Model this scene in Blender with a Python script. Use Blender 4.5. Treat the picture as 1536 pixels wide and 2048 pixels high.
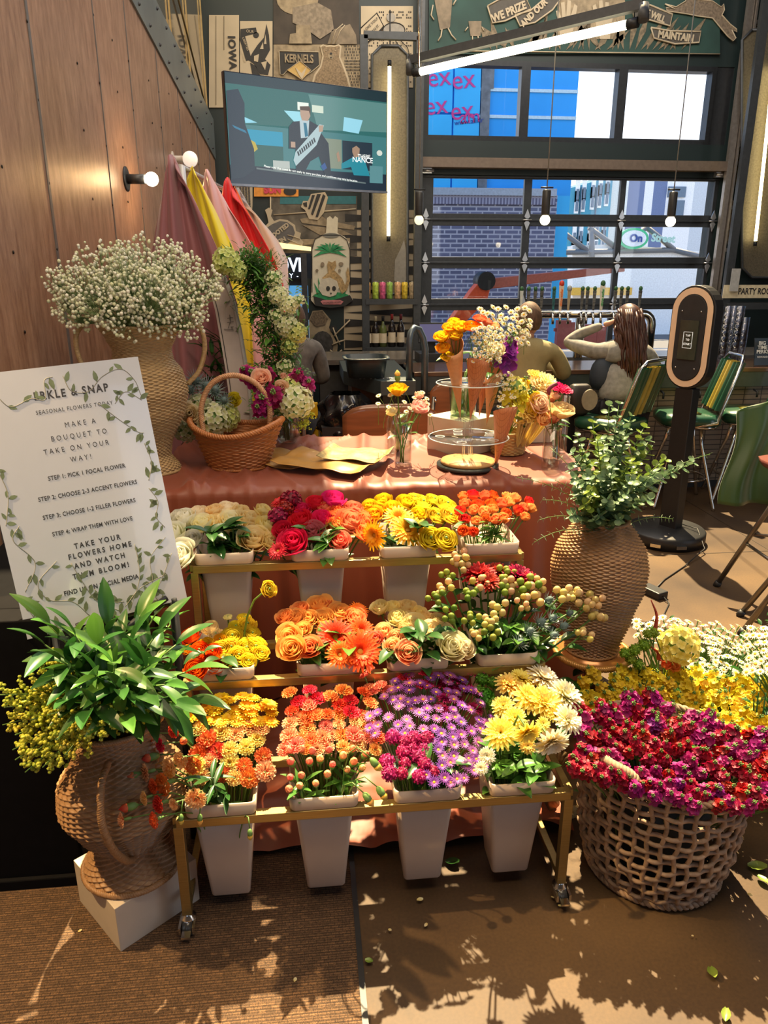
import bpy, bmesh, math, random
from math import sin, cos, pi, radians, sqrt
from mathutils import Vector, Matrix, Quaternion, noise
random.seed(7)
for _o in list(bpy.data.objects): bpy.data.objects.remove(_o)
SC = bpy.context.scene
COL = SC.collection
# ------------------------------------------------------------ camera
YAW, PITCH, CAMH, FPX = radians(6), radians(18), 1.6, 1480.0
cd = bpy.data.cameras.new('camera'); cam = bpy.data.objects.new('camera', cd); COL.objects.link(cam)
cam.location = (0, 0, CAMH); cam.rotation_euler = (pi/2-PITCH, 0, -YAW)
cd.sensor_fit = 'VERTICAL'; cd.sensor_height = 36; cd.lens = FPX/2048*36; cd.clip_start = .05; cd.clip_end = 300
SC.camera = cam
# ------------------------------------------------------------ world, sun, added fill lights, exposure
W = bpy.data.worlds.new('sky'); SC.world = W; W.use_nodes = True
wn = W.node_tree.nodes; wl = W.node_tree.links
bg = wn['Background']; tcw = wn.new('ShaderNodeTexCoord'); sepw = wn.new('ShaderNodeSeparateXYZ'); rw = wn.new('ShaderNodeValToRGB')
wl.new(tcw.outputs['Generated'], sepw.inputs[0]); wl.new(sepw.outputs['Z'], rw.inputs[0]); wl.new(rw.outputs[0], bg.inputs['Color'])
rw.color_ramp.elements[0].color = (.95, .97, 1, 1); rw.color_ramp.elements[0].position = .1
rw.color_ramp.elements[1].color = (.10, .17, .34, 1); rw.color_ramp.elements[1].position = .85
_e = rw.color_ramp.elements.new(.42); _e.color = (.40, .56, .85, 1)
bg.inputs['Strength'].default_value = 1.7
SUN_DIR = Vector((-.05, -.50, -.87)).normalized()
sl = bpy.data.lights.new('sun', 'SUN'); so = bpy.data.objects.new('sun', sl); COL.objects.link(so)
sl.energy = 13.5; sl.color = (1, .77, .44); sl.angle = radians(.6)
so.rotation_euler = SUN_DIR.to_track_quat('-Z', 'Y').to_euler(); so.location = (0, 8, 12)
def area(name, loc, rot, sx, sy, e, col):
    l = bpy.data.lights.new(name, 'AREA'); l.shape = 'RECTANGLE'; l.size = sx; l.size_y = sy; l.energy = e; l.color = col
    o = bpy.data.objects.new(name, l); COL.objects.link(o); o.location = loc; o.rotation_euler = rot; return o
area('fill_light_front', (.3, .7, 4.5), (radians(8), 0, 0), 3.0, 1.6, 100, (1, .77, .52))  # this and the following three are added fill for the room
area('fill_light_left', (-.1, 3.6, 4.6), (0, radians(-8), 0), 1.2, 3.0, 36, (1, .80, .56))
area('fill_light_bar', (2.2, 5.6, 4.7), (radians(12), 0, 0), 3.5, .8, 46, (1, .84, .62))
area('fill_light_mural', (1.2, 6.5, 4.7), (radians(40), 0, 0), 4.5, .5, 40, (1, .82, .56))
_sp = bpy.data.lights.new('added_sun_spot', 'SPOT'); _sp.energy = 420; _sp.color = (1, .66, .30); _sp.spot_size = radians(42); _sp.spot_blend = .25; _sp.shadow_soft_size = .02  # added spot imitating sun on the left carpet, vase and plinth
_so = bpy.data.objects.new('added_sun_spot', _sp); COL.objects.link(_so); _so.location = (-1.9, 1.55, 3.0); _so.rotation_euler = Vector((1.35, -.25, -3.0)).to_track_quat('-Z', 'Y').to_euler()
SC.view_settings.view_transform = 'Standard'; SC.view_settings.look = 'None'
SC.view_settings.exposure = 0.45; SC.view_settings.gamma = 1; SC.view_settings.use_curve_mapping = False
# ------------------------------------------------------------ pixel -> point helpers (to measure off the photo)
_F = Vector((sin(YAW)*cos(PITCH), cos(YAW)*cos(PITCH), -sin(PITCH))); _R = Vector((cos(YAW), -sin(YAW), 0)); _U = _R.cross(_F); _C = Vector((0, 0, CAMH))
def _ray(px, py): return _F + _R*((px-768)/FPX) - _U*((py-1024)/FPX)
def atY(px, py, y): d = _ray(px, py); return _C + d*(y/d.y)
def atZ(px, py, z): d = _ray(px, py); return _C + d*((z-CAMH)/d.z)
_W0, _WR = Vector((-.78, 7.72, 0)), Matrix.Rotation(-.043, 4, 'Z')
WALLM = Matrix.Translation(_W0) @ _WR @ Matrix.Translation(-_W0)                # the plywood wall stands a little askew
def atW(px, py): n = _WR.to_3x3() @ Vector((1, 0, 0)); d = _ray(px, py); return _C + d*((_W0-_C).dot(n)/d.dot(n))
def atX(px, py, x): d = _ray(px, py); return _C + d*(x/d.x)
# ------------------------------------------------------------ materials
_M = {}
def _nodes(name):
    m = bpy.data.materials.new(name); m.use_nodes = True; nt = m.node_tree
    return m, nt.nodes, nt.links, nt.nodes['Principled BSDF']
def c4(c): return (c[0], c[1], c[2], 1)
def mat(name, col, rough=.5, metal=0., var=.12, scale=30., bump=0., bscale=None, coat=0., sheen=0., stretch=None):
    if name in _M: return _M[name]
    m, n, l, b = _nodes(name); _M[name] = m
    b.inputs['Roughness'].default_value = rough; b.inputs['Metallic'].default_value = metal
    if coat: b.inputs['Coat Weight'].default_value = coat
    if sheen: b.inputs['Sheen Weight'].default_value = sheen
    tc = n.new('ShaderNodeTexCoord'); mp = n.new('ShaderNodeMapping'); l.new(tc.outputs['Object'], mp.inputs[0])
    if stretch: mp.inputs['Scale'].default_value = stretch
    nz = n.new('ShaderNodeTexNoise'); nz.inputs['Scale'].default_value = scale; nz.inputs['Detail'].default_value = 5
    l.new(mp.outputs[0], nz.inputs['Vector'])
    r = n.new('ShaderNodeValToRGB'); r.color_ramp.elements[0].position = .3; r.color_ramp.elements[1].position = .72
    r.color_ramp.elements[0].color = c4([x*(1-var) for x in col]); r.color_ramp.elements[1].color = c4([min(1, x*(1+var)) for x in col])
    l.new(nz.outputs['Fac'], r.inputs[0]); l.new(r.outputs[0], b.inputs['Base Color'])
    if bump:
        bn = n.new('ShaderNodeBump'); bn.inputs['Strength'].default_value = bump; bn.inputs['Distance'].default_value = .01
        n2 = nz
        if bscale:
            n2 = n.new('ShaderNodeTexNoise'); n2.inputs['Scale'].default_value = bscale; l.new(mp.outputs[0], n2.inputs['Vector'])
        l.new(n2.outputs['Fac'], bn.inputs['Height']); l.new(bn.outputs[0], b.inputs['Normal'])
    return m
def emit(name, col, s):
    if name in _M: return _M[name]
    m, n, l, b = _nodes(name); _M[name] = m
    b.inputs['Base Color'].default_value = c4(col); b.inputs['Emission Color'].default_value = c4(col); b.inputs['Emission Strength'].default_value = s
    return m
def glass(name, col=(1, 1, 1), rough=0., thin=True, alpha=.12, spec=.5):
    if name in _M: return _M[name]
    m, n, l, b = _nodes(name); _M[name] = m
    if thin:
        b.inputs['Base Color'].default_value = c4(col); b.inputs['Roughness'].default_value = .03
        b.inputs['Alpha'].default_value = 1
        tr = n.new('ShaderNodeBsdfTransparent'); tr.inputs[0].default_value = c4(col)
        gl = n.new('ShaderNodeBsdfGlossy'); gl.inputs['Roughness'].default_value = .02
        fr = n.new('ShaderNodeLayerWeight'); pw = n.new('ShaderNodeMath'); pw.operation = 'POWER'; pw.inputs[1].default_value = 3
        ad = n.new('ShaderNodeMath'); ad.operation = 'MULTIPLY_ADD'; ad.inputs[1].default_value = spec*.8; ad.inputs[2].default_value = .03+alpha*.08
        l.new(fr.outputs['Facing'], pw.inputs[0]); l.new(pw.outputs[0], ad.inputs[0])
        mx = n.new('ShaderNodeMixShader'); l.new(ad.outputs[0], mx.inputs[0]); l.new(tr.outputs[0], mx.inputs[1]); l.new(gl.outputs[0], mx.inputs[2])
        l.new(mx.outputs[0], n['Material Output'].inputs['Surface'])
    return m
def petal_mat(name, c0, c1, hv=.04, rough=.55, tl=.35):
    """petals: colour runs along the petal (attribute T, 0 at the heart, 1 at the edge), each bloom a little different"""
    if name in _M: return _M[name]
    m, n, l, b = _nodes(name); _M[name] = m
    at = n.new('ShaderNodeAttribute'); at.attribute_name = 'T'
    r = n.new('ShaderNodeValToRGB'); r.color_ramp.elements[0].color = c4(c0); r.color_ramp.elements[1].color = c4(c1)
    r.color_ramp.elements[0].position = .1; r.color_ramp.elements[1].position = .95
    l.new(at.outputs['Fac'], r.inputs[0])
    oi = n.new('ShaderNodeObjectInfo'); hs = n.new('ShaderNodeHueSaturation')
    mr = n.new('ShaderNodeMapRange'); mr.inputs['To Min'].default_value = .5-hv*.5; mr.inputs['To Max'].default_value = .5+hv*.5
    l.new(oi.outputs['Random'], mr.inputs[0]); l.new(mr.outputs[0], hs.inputs['Hue'])
    m2 = n.new('ShaderNodeMapRange'); m2.inputs['To Min'].default_value = .86; m2.inputs['To Max'].default_value = 1.1
    mu = n.new('ShaderNodeMath'); mu.operation = 'MULTIPLY'; mu.inputs[1].default_value = 7.31; fr = n.new('ShaderNodeMath'); fr.operation = 'FRACT'
    l.new(oi.outputs['Random'], mu.inputs[0]); l.new(mu.outputs[0], fr.inputs[0]); l.new(fr.outputs[0], m2.inputs[0]); l.new(m2.outputs[0], hs.inputs['Value'])
    l.new(r.outputs[0], hs.inputs['Color']); l.new(hs.outputs[0], b.inputs['Base Color']); b.inputs['Roughness'].default_value = rough
    t = n.new('ShaderNodeBsdfTranslucent'); l.new(hs.outputs[0], t.inputs[0])
    mx = n.new('ShaderNodeMixShader'); mx.inputs[0].default_value = tl
    l.new(b.outputs[0], mx.inputs[1]); l.new(t.outputs[0], mx.inputs[2]); l.new(mx.outputs[0], n['Material Output'].inputs['Surface'])
    return m
# ------------------------------------------------------------ mesh builder
class MB:
    def __init__(s): s.V = []; s.F = []; s.I = []; s.S = []; s.T = []
    def v(s, p, t=0.): s.V.append((p[0], p[1], p[2])); s.T.append(t); return len(s.V)-1
    def f(s, idx, mi=0, sm=False): s.F.append(tuple(idx)); s.I.append(mi); s.S.append(sm)
    def add(s, o, M=None, mi=None):
        k = len(s.V)
        for p in o.V:
            q = M @ Vector(p) if M else p; s.V.append((q[0], q[1], q[2]))
        s.T += o.T
        s.F += [tuple(i+k for i in f) for f in o.F]; s.I += ([mi]*len(o.I) if mi is not None else o.I); s.S += o.S
        return s
    def box(s, c, d, R=None, mi=0):
        k = len(s.V); h = Vector(d)/2; c = Vector(c)
        for x in (-1, 1):
            for y in (-1, 1):
                for z in (-1, 1):
                    p = Vector((x*h.x, y*h.y, z*h.z))
                    if R: p = R @ p
                    s.v(c+p)
        for f in ((0, 1, 3, 2), (4, 6, 7, 5), (0, 4, 5, 1), (2, 3, 7, 6), (0, 2, 6, 4), (1, 5, 7, 3)): s.f([k+i for i in f], mi)
        return s
    def frustum(s, c, w0, d0, w1, d1, h, mi=0):      # box tapering from (w0,d0) at the bottom to (w1,d1) at the top
        k = len(s.V)
        for z, w, d in ((0, w0, d0), (h, w1, d1)):
            for x, y in ((-1, -1), (1, -1), (1, 1), (-1, 1)): s.v((c[0]+x*w/2, c[1]+y*d/2, c[2]+z))
        for f in ((3, 2, 1, 0), (4, 5, 6, 7), (0, 1, 5, 4), (1, 2, 6, 5), (2, 3, 7, 6), (3, 0, 4, 7)): s.f([k+i for i in f], mi)
        return s
    def grid(s, fn, nu, nv, mi=0, sm=True, closeu=False, closev=False):   # fn(u,v)->(p,t)
        k = len(s.V)
        for i in range(nu):
            for j in range(nv):
                p, t = fn(i/(nu if closeu else nu-1), j/(nv if closev else nv-1)); s.v(p, t)
        for i in range(nu if closeu else nu-1):
            for j in range(nv if closev else nv-1):
                a = i*nv+j; b = ((i+1) % nu)*nv+j; c = ((i+1) % nu)*nv+(j+1) % nv; d = i*nv+(j+1) % nv
                s.f((k+a, k+b, k+c, k+d), mi, sm)
        return s
    def tube(s, pts, r, seg=8, cap=True, mi=0, closed=False, t=0.):
        pts = [Vector(p) for p in pts]; n = len(pts); k = len(s.V)
        rs = r if isinstance(r, (list, tuple)) else [r]*n
        nrm = None
        for i, p in enumerate(pts):
            if closed: d = pts[(i+1) % n]-pts[i-1]
            else: d = pts[min(i+1, n-1)]-pts[max(i-1, 0)]
            if d.length < 1e-9: d = Vector((0, 0, 1))
            d.normalize()
            if nrm is None: nrm = d.orthogonal().normalized()
            else:
                nrm = nrm-d*nrm.dot(d)
                nrm = nrm.normalized() if nrm.length > 1e-6 else d.orthogonal().normalized()
            bb = d.cross(nrm)
            for j in range(seg):
                a = 2*pi*j/seg; s.v(p+(nrm*cos(a)+bb*sin(a))*rs[i], t)
        for i in range(n if closed else n-1):
            for j in range(seg):
                a = i*seg+j; b = i*seg+(j+1) % seg; i2 = (i+1) % n; s.f((k+a, k+b, k+i2*seg+(j+1) % seg, k+i2*seg+j), mi, True)
        if cap and not closed:
            s.f([k+j for j in range(seg)][::-1], mi); s.f([k+(n-1)*seg+j for j in range(seg)], mi)
        return s
    def lathe(s, prof, seg=32, c=(0, 0, 0), mi=0, cap=True):              # prof [(r,z)]
        k = len(s.V)
        for r, z in prof:
            for j in range(seg):
                a = 2*pi*j/seg; s.v((c[0]+r*cos(a), c[1]+r*sin(a), c[2]+z))
        for i in range(len(prof)-1):
            for j in range(seg):
                s.f((k+i*seg+j, k+i*seg+(j+1) % seg, k+(i+1)*seg+(j+1) % seg, k+(i+1)*seg+j), mi, True)
        if cap:
            s.f([k+j for j in range(seg)][::-1], mi); s.f([k+(len(prof)-1)*seg+j for j in range(seg)], mi)
        return s
    def ball(s, c, r, su=8, sv=6, mi=0, t=0., sc=(1, 1, 1)):
        k = len(s.V); c = Vector(c)
        s.v(c+Vector((0, 0, -r*sc[2])), t)
        for i in range(1, sv):
            a = -pi/2+pi*i/sv
            for j in range(su):
                b = 2*pi*j/su; s.v(c+Vector((r*cos(a)*cos(b)*sc[0], r*cos(a)*sin(b)*sc[1], r*sin(a)*sc[2])), t)
        s.v(c+Vector((0, 0, r*sc[2])), t); e = len(s.V)-1
        for j in range(su): s.f((k, k+1+(j+1) % su, k+1+j), mi, True); s.f((e, e-su+j, e-su+(j+1) % su), mi, True)
        for i in range(sv-2):
            for j in range(su): s.f((k+1+i*su+j, k+1+i*su+(j+1) % su, k+1+(i+1)*su+(j+1) % su, k+1+(i+1)*su+j), mi, True)
        return s
    def plate(s, pts, n, mi=0):                                            # polygon pts extruded by vector n
        k = len(s.V); m = len(pts); n = Vector(n)
        for p in pts: s.v(p)
        for p in pts: s.v(Vector(p)+n)
        s.f(list(range(k, k+m)), mi); s.f([k+m+i for i in range(m)][::-1], mi)
        for i in range(m): s.f((k+i, k+m+i, k+m+(i+1) % m, k+(i+1) % m), mi)
        return s
    def mesh(s, name, mats, tattr=False):
        me = bpy.data.meshes.new(name); me.from_pydata(s.V, [], s.F)
        for m in (mats if isinstance(mats, (list, tuple)) else [mats]): me.materials.append(m)
        me.polygons.foreach_set('material_index', s.I); me.polygons.foreach_set('use_smooth', s.S)
        if tattr:
            a = me.attributes.new('T', 'FLOAT', 'POINT'); a.data.foreach_set('value', s.T)
        me.update(); return me
    def obj(s, name, mats, parent=None, tattr=False, bevel=0, loc=None):
        o = bpy.data.objects.new(name, s.mesh(name, mats, tattr)); COL.objects.link(o)
        if parent is not None: o.parent = parent
        if loc is not None: o.location = loc
        if bevel:
            b = o.modifiers.new('bevel', 'BEVEL'); b.width = bevel; b.segments = 2; b.limit_method = 'ANGLE'
            for p in o.data.polygons: p.use_smooth = False
        return o
def tag(o, label=None, cat=None, group=None, kind=None):
    if label: o['label'] = label
    if cat: o['category'] = cat
    if group: o['group'] = group
    if kind: o['kind'] = kind
    return o
def thing(name, label, cat, loc=(0, 0, 0), rz=0, group=None, kind=None):
    o = bpy.data.objects.new(name, None); COL.objects.link(o); o.empty_display_size = .05
    o.location = loc; o.rotation_euler = (0, 0, rz); return tag(o, label, cat, group, kind)
def struct(name, mb, m, label=None, parent=None, bevel=0):
    o = mb.obj(name, m, parent, bevel=bevel)
    if parent is None: o['kind'] = 'structure'
    if label: o['label'] = label
    return o
def place(name, me, parent, M=None):
    o = bpy.data.objects.new(name, me); COL.objects.link(o); o.parent = parent
    if M is not None: o.matrix_local = M
    return o
def copy_tree(o, parent=None):
    c = o.copy(); COL.objects.link(c)
    if parent: c.parent = parent
    for ch in list(o.children): copy_tree(ch, c)
    return c
def frame_to(d, up=None):                                                  # rotation matrix with Z along d
    return Vector(d).to_track_quat('Z', 'Y').to_matrix().to_4x4()
def lerp(a, b, t): return a+(b-a)*t
def rnd(a, b): return random.uniform(a, b)
def text_mb(body, size, align='CENTER', bold=0., depth=.0005, sx=1., space=1.):
    cu = bpy.data.curves.new('lettering', 'FONT'); cu.body = body; cu.size = size; cu.align_x = align; cu.align_y = 'CENTER'
    cu.extrude = depth; cu.offset = bold; cu.space_character = space; cu.resolution_u = 3
    o = bpy.data.objects.new('lettering', cu); COL.objects.link(o)
    me = bpy.data.meshes.new_from_object(o); mb = MB()
    for v in me.vertices: mb.v((v.co.x*sx, v.co.y, v.co.z))
    for p in me.polygons: mb.f(list(p.vertices))
    bpy.data.objects.remove(o); bpy.data.curves.remove(cu); bpy.data.meshes.remove(me)
    return mb
def basis(o, x, y):                                                        # matrix with origin o, x axis x, y axis y
    x = Vector(x).normalized(); z = x.cross(Vector(y)).normalized(); y = z.cross(x)
    return Matrix(((x.x, y.x, z.x, o[0]), (x.y, y.y, z.y, o[1]), (x.z, y.z, z.z, o[2]), (0, 0, 0, 1)))
def text_on(name, body, size, M, m, parent, **k):
    mb = MB().add(text_mb(body, size, **k), M); return mb.obj(name, m, parent)
# common materials
black = mat('black_steel', (.025, .027, .03), .45, .3)
dkgrey = mat('dark_grey_steel', (.07, .075, .08), .5, .3)
chrome = mat('chrome', (.75, .74, .70), .16, 1., var=.05)
white = mat('white_plastic', (.52, .45, .37), .4, var=.03)
# ============================================================ the room
BW = 8.0           # garage wall plane
def mat_floor():
    m, n, l, b = _nodes('stained_concrete'); _M['floor'] = m
    tc = n.new('ShaderNodeTexCoord'); a = n.new('ShaderNodeTexNoise'); a.inputs['Scale'].default_value = 1.6; a.inputs['Detail'].default_value = 9
    g = n.new('ShaderNodeTexNoise'); g.inputs['Scale'].default_value = 120; g.inputs['Detail'].default_value = 3
    l.new(tc.outputs['Object'], a.inputs[0]); l.new(tc.outputs['Object'], g.inputs[0])
    r = n.new('ShaderNodeValToRGB'); r.color_ramp.elements[0].position = .3; r.color_ramp.elements[1].position = .7
    r.color_ramp.elements[0].color = (.042, .021, .009, 1); r.color_ramp.elements[1].color = (.145, .080, .026, 1)
    mx = n.new('ShaderNodeMixRGB'); mx.blend_type = 'MULTIPLY'; mx.inputs[0].default_value = .5
    l.new(a.outputs['Fac'], r.inputs[0]); l.new(r.outputs[0], mx.inputs[1]); l.new(g.outputs['Fac'], mx.inputs[2])
    hs = n.new('ShaderNodeBrightContrast'); hs.inputs[1].default_value = .012; l.new(mx.outputs[0], hs.inputs[0])
    l.new(hs.outputs[0], b.inputs['Base Color'])
    rr = n.new('ShaderNodeMapRange'); b.inputs['Specular IOR Level'].default_value = .25; rr.inputs['To Min'].default_value = .42; rr.inputs['To Max'].default_value = .7
    l.new(a.outputs['Fac'], rr.inputs[0]); l.new(rr.outputs[0], b.inputs['Roughness'])
    return m
def mat_carpet():
    m, n, l, b = _nodes('patterned_carpet')
    tc = n.new('ShaderNodeTexCoord'); br = n.new('ShaderNodeTexBrick'); l.new(tc.outputs['Object'], br.inputs[0])
    br.inputs['Scale'].default_value = 26; br.inputs['Color1'].default_value = (.068, .038, .019, 1); br.inputs['Color2'].default_value = (.120, .066, .032, 1); br.inputs['Mortar'].default_value = (.050, .028, .015, 1)
    br.inputs['Mortar Size'].default_value = .06; br.inputs['Mortar Smooth'].default_value = 1
    nz = n.new('ShaderNodeTexNoise'); nz.inputs['Scale'].default_value = 260; l.new(tc.outputs['Object'], nz.inputs[0])
    wv = n.new('ShaderNodeTexWave'); wv.bands_direction = 'Y'; wv.inputs['Scale'].default_value = 45; wv.inputs['Distortion'].default_value = 4; wv.inputs['Detail Scale'].default_value = 8; l.new(tc.outputs['Object'], wv.inputs[0])
    m1 = n.new('ShaderNodeMixRGB'); m1.blend_type = 'OVERLAY'; m1.inputs[0].default_value = .7; l.new(br.outputs[0], m1.inputs[1]); l.new(nz.outputs['Fac'], m1.inputs[2])
    m2 = n.new('ShaderNodeMixRGB'); m2.blend_type = 'OVERLAY'; m2.inputs[0].default_value = .5; l.new(m1.outputs[0], m2.inputs[1]); l.new(wv.outputs['Fac'], m2.inputs[2])
    l.new(m2.outputs[0], b.inputs['Base Color']); b.inputs['Roughness'].default_value = .95
    bp = n.new('ShaderNodeBump'); bp.inputs['Strength'].default_value = .8; bp.inputs['Distance'].default_value = .01; l.new(m2.outputs[0], bp.inputs['Height']); l.new(bp.outputs[0], b.inputs['Normal'])
    return m
def mat_panelwood():
    m, n, l, b = _nodes('plywood_panelling')
    tc = n.new('ShaderNodeTexCoord'); mp = n.new('ShaderNodeMapping'); mp.inputs['Scale'].default_value = (5, 8, 1.5); l.new(tc.outputs['Object'], mp.inputs[0])
    a = n.new('ShaderNodeTexNoise'); a.inputs['Scale'].default_value = 4; a.inputs['Detail'].default_value = 12; a.inputs['Roughness'].default_value = .72; l.new(mp.outputs[0], a.inputs[0])
    r = n.new('ShaderNodeValToRGB'); r.color_ramp.elements[0].position = .33; r.color_ramp.elements[1].position = .68
    r.color_ramp.elements[0].color = (.19, .095, .055, 1); r.color_ramp.elements[1].color = (.42, .255, .165, 1)
    l.new(a.outputs['Fac'], r.inputs[0]); l.new(r.outputs[0], b.inputs['Base Color']); b.inputs['Roughness'].default_value = .42
    bp = n.new('ShaderNodeBump'); bp.inputs['Strength'].default_value = .25; bp.inputs['Distance'].default_value = .004; l.new(a.outputs['Fac'], bp.inputs['Height']); l.new(bp.outputs[0], b.inputs['Normal'])
    return m
struct('floor', MB().box((3, 4, -.05), (12, 14, .1)), mat_floor(), 'polished brown stained concrete floor')
jt = mat('floor_joint', (.03, .018, .01), .8)
struct('trim_1', MB().box((3.0, 3.9, .0008), (9, .006, .0016)).box((2.75, 3.2, .0008), (.006, 6, .0016)), jt, 'thin saw-cut joints in the concrete floor')
cp = MB().box((-1.465, -.3, .004), (3.09, 3.9+.1, .008)); cp = MB().box((-1.45, .45, .004), (3.06, 4.4, .008))
tag(cp.obj('carpet', mat_carpet()), 'brown patterned low pile carpet under the left end of the flower cart', 'carpet', kind='structure')
struct('trim_2', MB().box((.086, .45, .005), (.014, 4.4, .010)), black, 'black edging strip between carpet and concrete')
# left wall of plywood panels
WX = -.78
wood = mat_panelwood()
def wall_top(y): return lerp(3.032, 2.569, (y-4.899)/(7.882-4.899))
mb = MB(); mb.plate([(WX, 1.78, 0), (WX, 7.72, 0), (WX, 7.72, wall_top(7.72)), (WX, 1.78, wall_top(1.78))], (-.1, 0, 0))
wl_ = struct('wall_left', mb, wood, 'brown plywood panelled wall with visible seams and screws'); wl_.matrix_world = WALLM
ys = [2.4, 3.25, 4.12, 4.73, 5.45, 6.1, 6.8, 7.4]
sm = mat('panel_seam_steel', (.16, .15, .15), .5, .4)
for i, y in enumerate(ys):
    w = .02 if i == 1 else .007
    MB().box((WX+.001, y, wall_top(y)/2), (.006, w, wall_top(y)-.01)).obj('seam_strip', sm, wl_)
sc = MB()
for i in range(len(ys)-1):
    for z in [0.9+.26*k for k in range(8)]:
        for yy in (ys[i], (ys[i]+ys[i+1])/2+.1*((k := i) % 2)):
            if z < wall_top(yy)-.05: sc.ball((WX+.003, yy+rnd(-.01, .01), z+rnd(-.03, .03)), .0065, 6, 4, sc=(.4, 1, 1))
sc.obj('screw_heads', mat('screw_black', (.02, .015, .012), .4, .6), wl_)
# riveted steel beam along the top of the panelling, with mezzanine glazing above
stl = mat('blued_steel', (.20, .235, .24), .38, .55, var=.15, scale=3)
mb = MB(); mb.plate([(WX+.012, 3.4, wall_top(3.4)), (WX+.012, 7.72, wall_top(7.72)), (WX+.012, 7.72, wall_top(7.72)+.34), (WX+.012, 3.4, wall_top(3.4)+.26)], (-.05, 0, 0))
bt = struct('trim_3', mb, stl, 'long grey steel plate along the slanted top of the plywood wall'); bt.matrix_world = WALLM
rv = MB()
for k in range(14):
    y = 4.3+k*.25
    rv.ball((WX+.014, y, wall_top(y)+.05), .011, 6, 4); rv.ball((WX+.014, y, wall_top(y)+.25), .011, 6, 4)
rv.obj('rivets', mat('rivet', (.06, .06, .065), .4, .6), bt)
mz = MB()
mz.plate([(WX-.04, 4.4, 2.9), (WX-.04, 7.72, 2.75), (WX-.04, 7.72, 4.7), (WX-.04, 4.4, 4.7)], (-.02, 0, 0))
gm, gn, gl_, gb = _nodes('smoked_mirror_glass'); gb.inputs['Base Color'].default_value = (.35, .31, .24, 1); gb.inputs['Metallic'].default_value = .85; gb.inputs['Roughness'].default_value = .06
struct('window_4', mz, gm, 'smoky reflective glazing above the plywood wall').matrix_world = WALLM
fm = MB()
for y in (4.9, 5.6, 6.2, 6.9, 7.66): fm.box((WX-.03, y, 3.75), (.012, .012, 1.9))
fm.tube([(WX-.02, 4.9, 4.4), (WX-.02, 7.6, 2.95)], .008, 6)
struct('trim_4', fm, mat('bronze_mullion', (.3, .22, .1), .35, .7), 'thin bronze mullions of the upper glazing').matrix_world = WALLM
# black ledge below the panelling on the left
bx = MB().box((-.95, 1.735, .40), (.60, .075, .80)).box((-.80, 2.22, .40), (.30, .895, .80)).box((-.94, 1.69, .02), (.60, .014, .04))
_lc = tag(bx.obj('low_cabinet', mat('matte_black_laminate', (.006, .006, .007), .95), bevel=.004), 'matte black low cabinet against the plywood wall behind the leaning sign', 'cabinet')
_M['matte_black_laminate'].node_tree.nodes['Principled BSDF'].inputs['Specular IOR Level'].default_value = .1
# garage wall with openings (door and three upper windows)
gx0, gx1 = 1.235, 4.37
dgreen = mat('dark_green_paint', (.010, .021, .021), .5, var=.1, scale=2)
def zof(py, px=1100): return atY(px, py, BW).z
def xof(px, py=400): return atY(px, py, BW).x
wb = MB(); T = .25
def slab(x0, x1, z0, z1): wb.box(((x0+x1)/2, BW+T/2, (z0+z1)/2), (x1-x0, T, z1-z0))
zu0, zu1 = zof(284), zof(124); zd1 = zof(352)
slab(-1.6, gx0, 0, 5); slab(gx1, 8.0, 0, 5); slab(gx0, gx1, zu1, 5)
slab(gx0, gx1, zd1, zu0)
struct('wall_back', wb, dgreen, 'dark green wall with mural around the glazed garage door')
struct('wall_right', MB().box((7.2, 4, 2.5), (.2, 8.2, 5)), mat('charcoal_plaster', (.06, .06, .06), .8), 'charcoal right wall')
struct('wall_left_front', MB().box((-2.6, 2, 2.5), (.2, 12, 5)), mat('warm_plaster', (.33, .24, .17), .8), 'warm plaster wall left of the entrance')
# ceiling, with openings added so sunlight lands on the flower area
ce = MB(); CZ = 4.95
def cslab(x0, x1, y0, y1): ce.box(((x0+x1)/2, (y0+y1)/2, CZ+.05), (x1-x0, y1-y0, .1))
sy = SUN_DIR.y/SUN_DIR.z*CZ; sxs = SUN_DIR.x/SUN_DIR.z*CZ
X0, X1, XL = .02+sxs, 3.6+sxs, -1.2+sxs; Y0, Y1, YM = .2+sy, 4.7+sy, 1.62+sy
cslab(-3, 8, -3, Y0); cslab(-3, 8, Y1, 9.0) if Y1 < 8.9 else None
cslab(-3, XL, Y0, Y1); cslab(X1, 8, Y0, Y1); cslab(XL, X0, YM, Y1)
struct('ceiling', ce, mat('dark_ceiling', (.10, .085, .07), .9), 'dark ceiling with unseen openings added to let the sun in')
# unseen entrance wall behind the camera, added with narrow shop windows to cut daylight
fw = MB()
for x0_, x1_, z0_, z1_ in ((-2.5, 7.1, 0, 1.3), (-2.5, 7.1, 3.1, 4.95), (-2.5, -1.8, 1.3, 3.1), (-.5, 2.2, 1.3, 3.1), (3.4, 7.1, 1.3, 3.1)): fw.box(((x0_+x1_)/2, -2.9, (z0_+z1_)/2), (x1_-x0_, .2, z1_-z0_))
struct('wall_front', fw, _M['charcoal_plaster'], 'charcoal entrance wall with shop windows, added behind the viewer to cut daylight')
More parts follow.
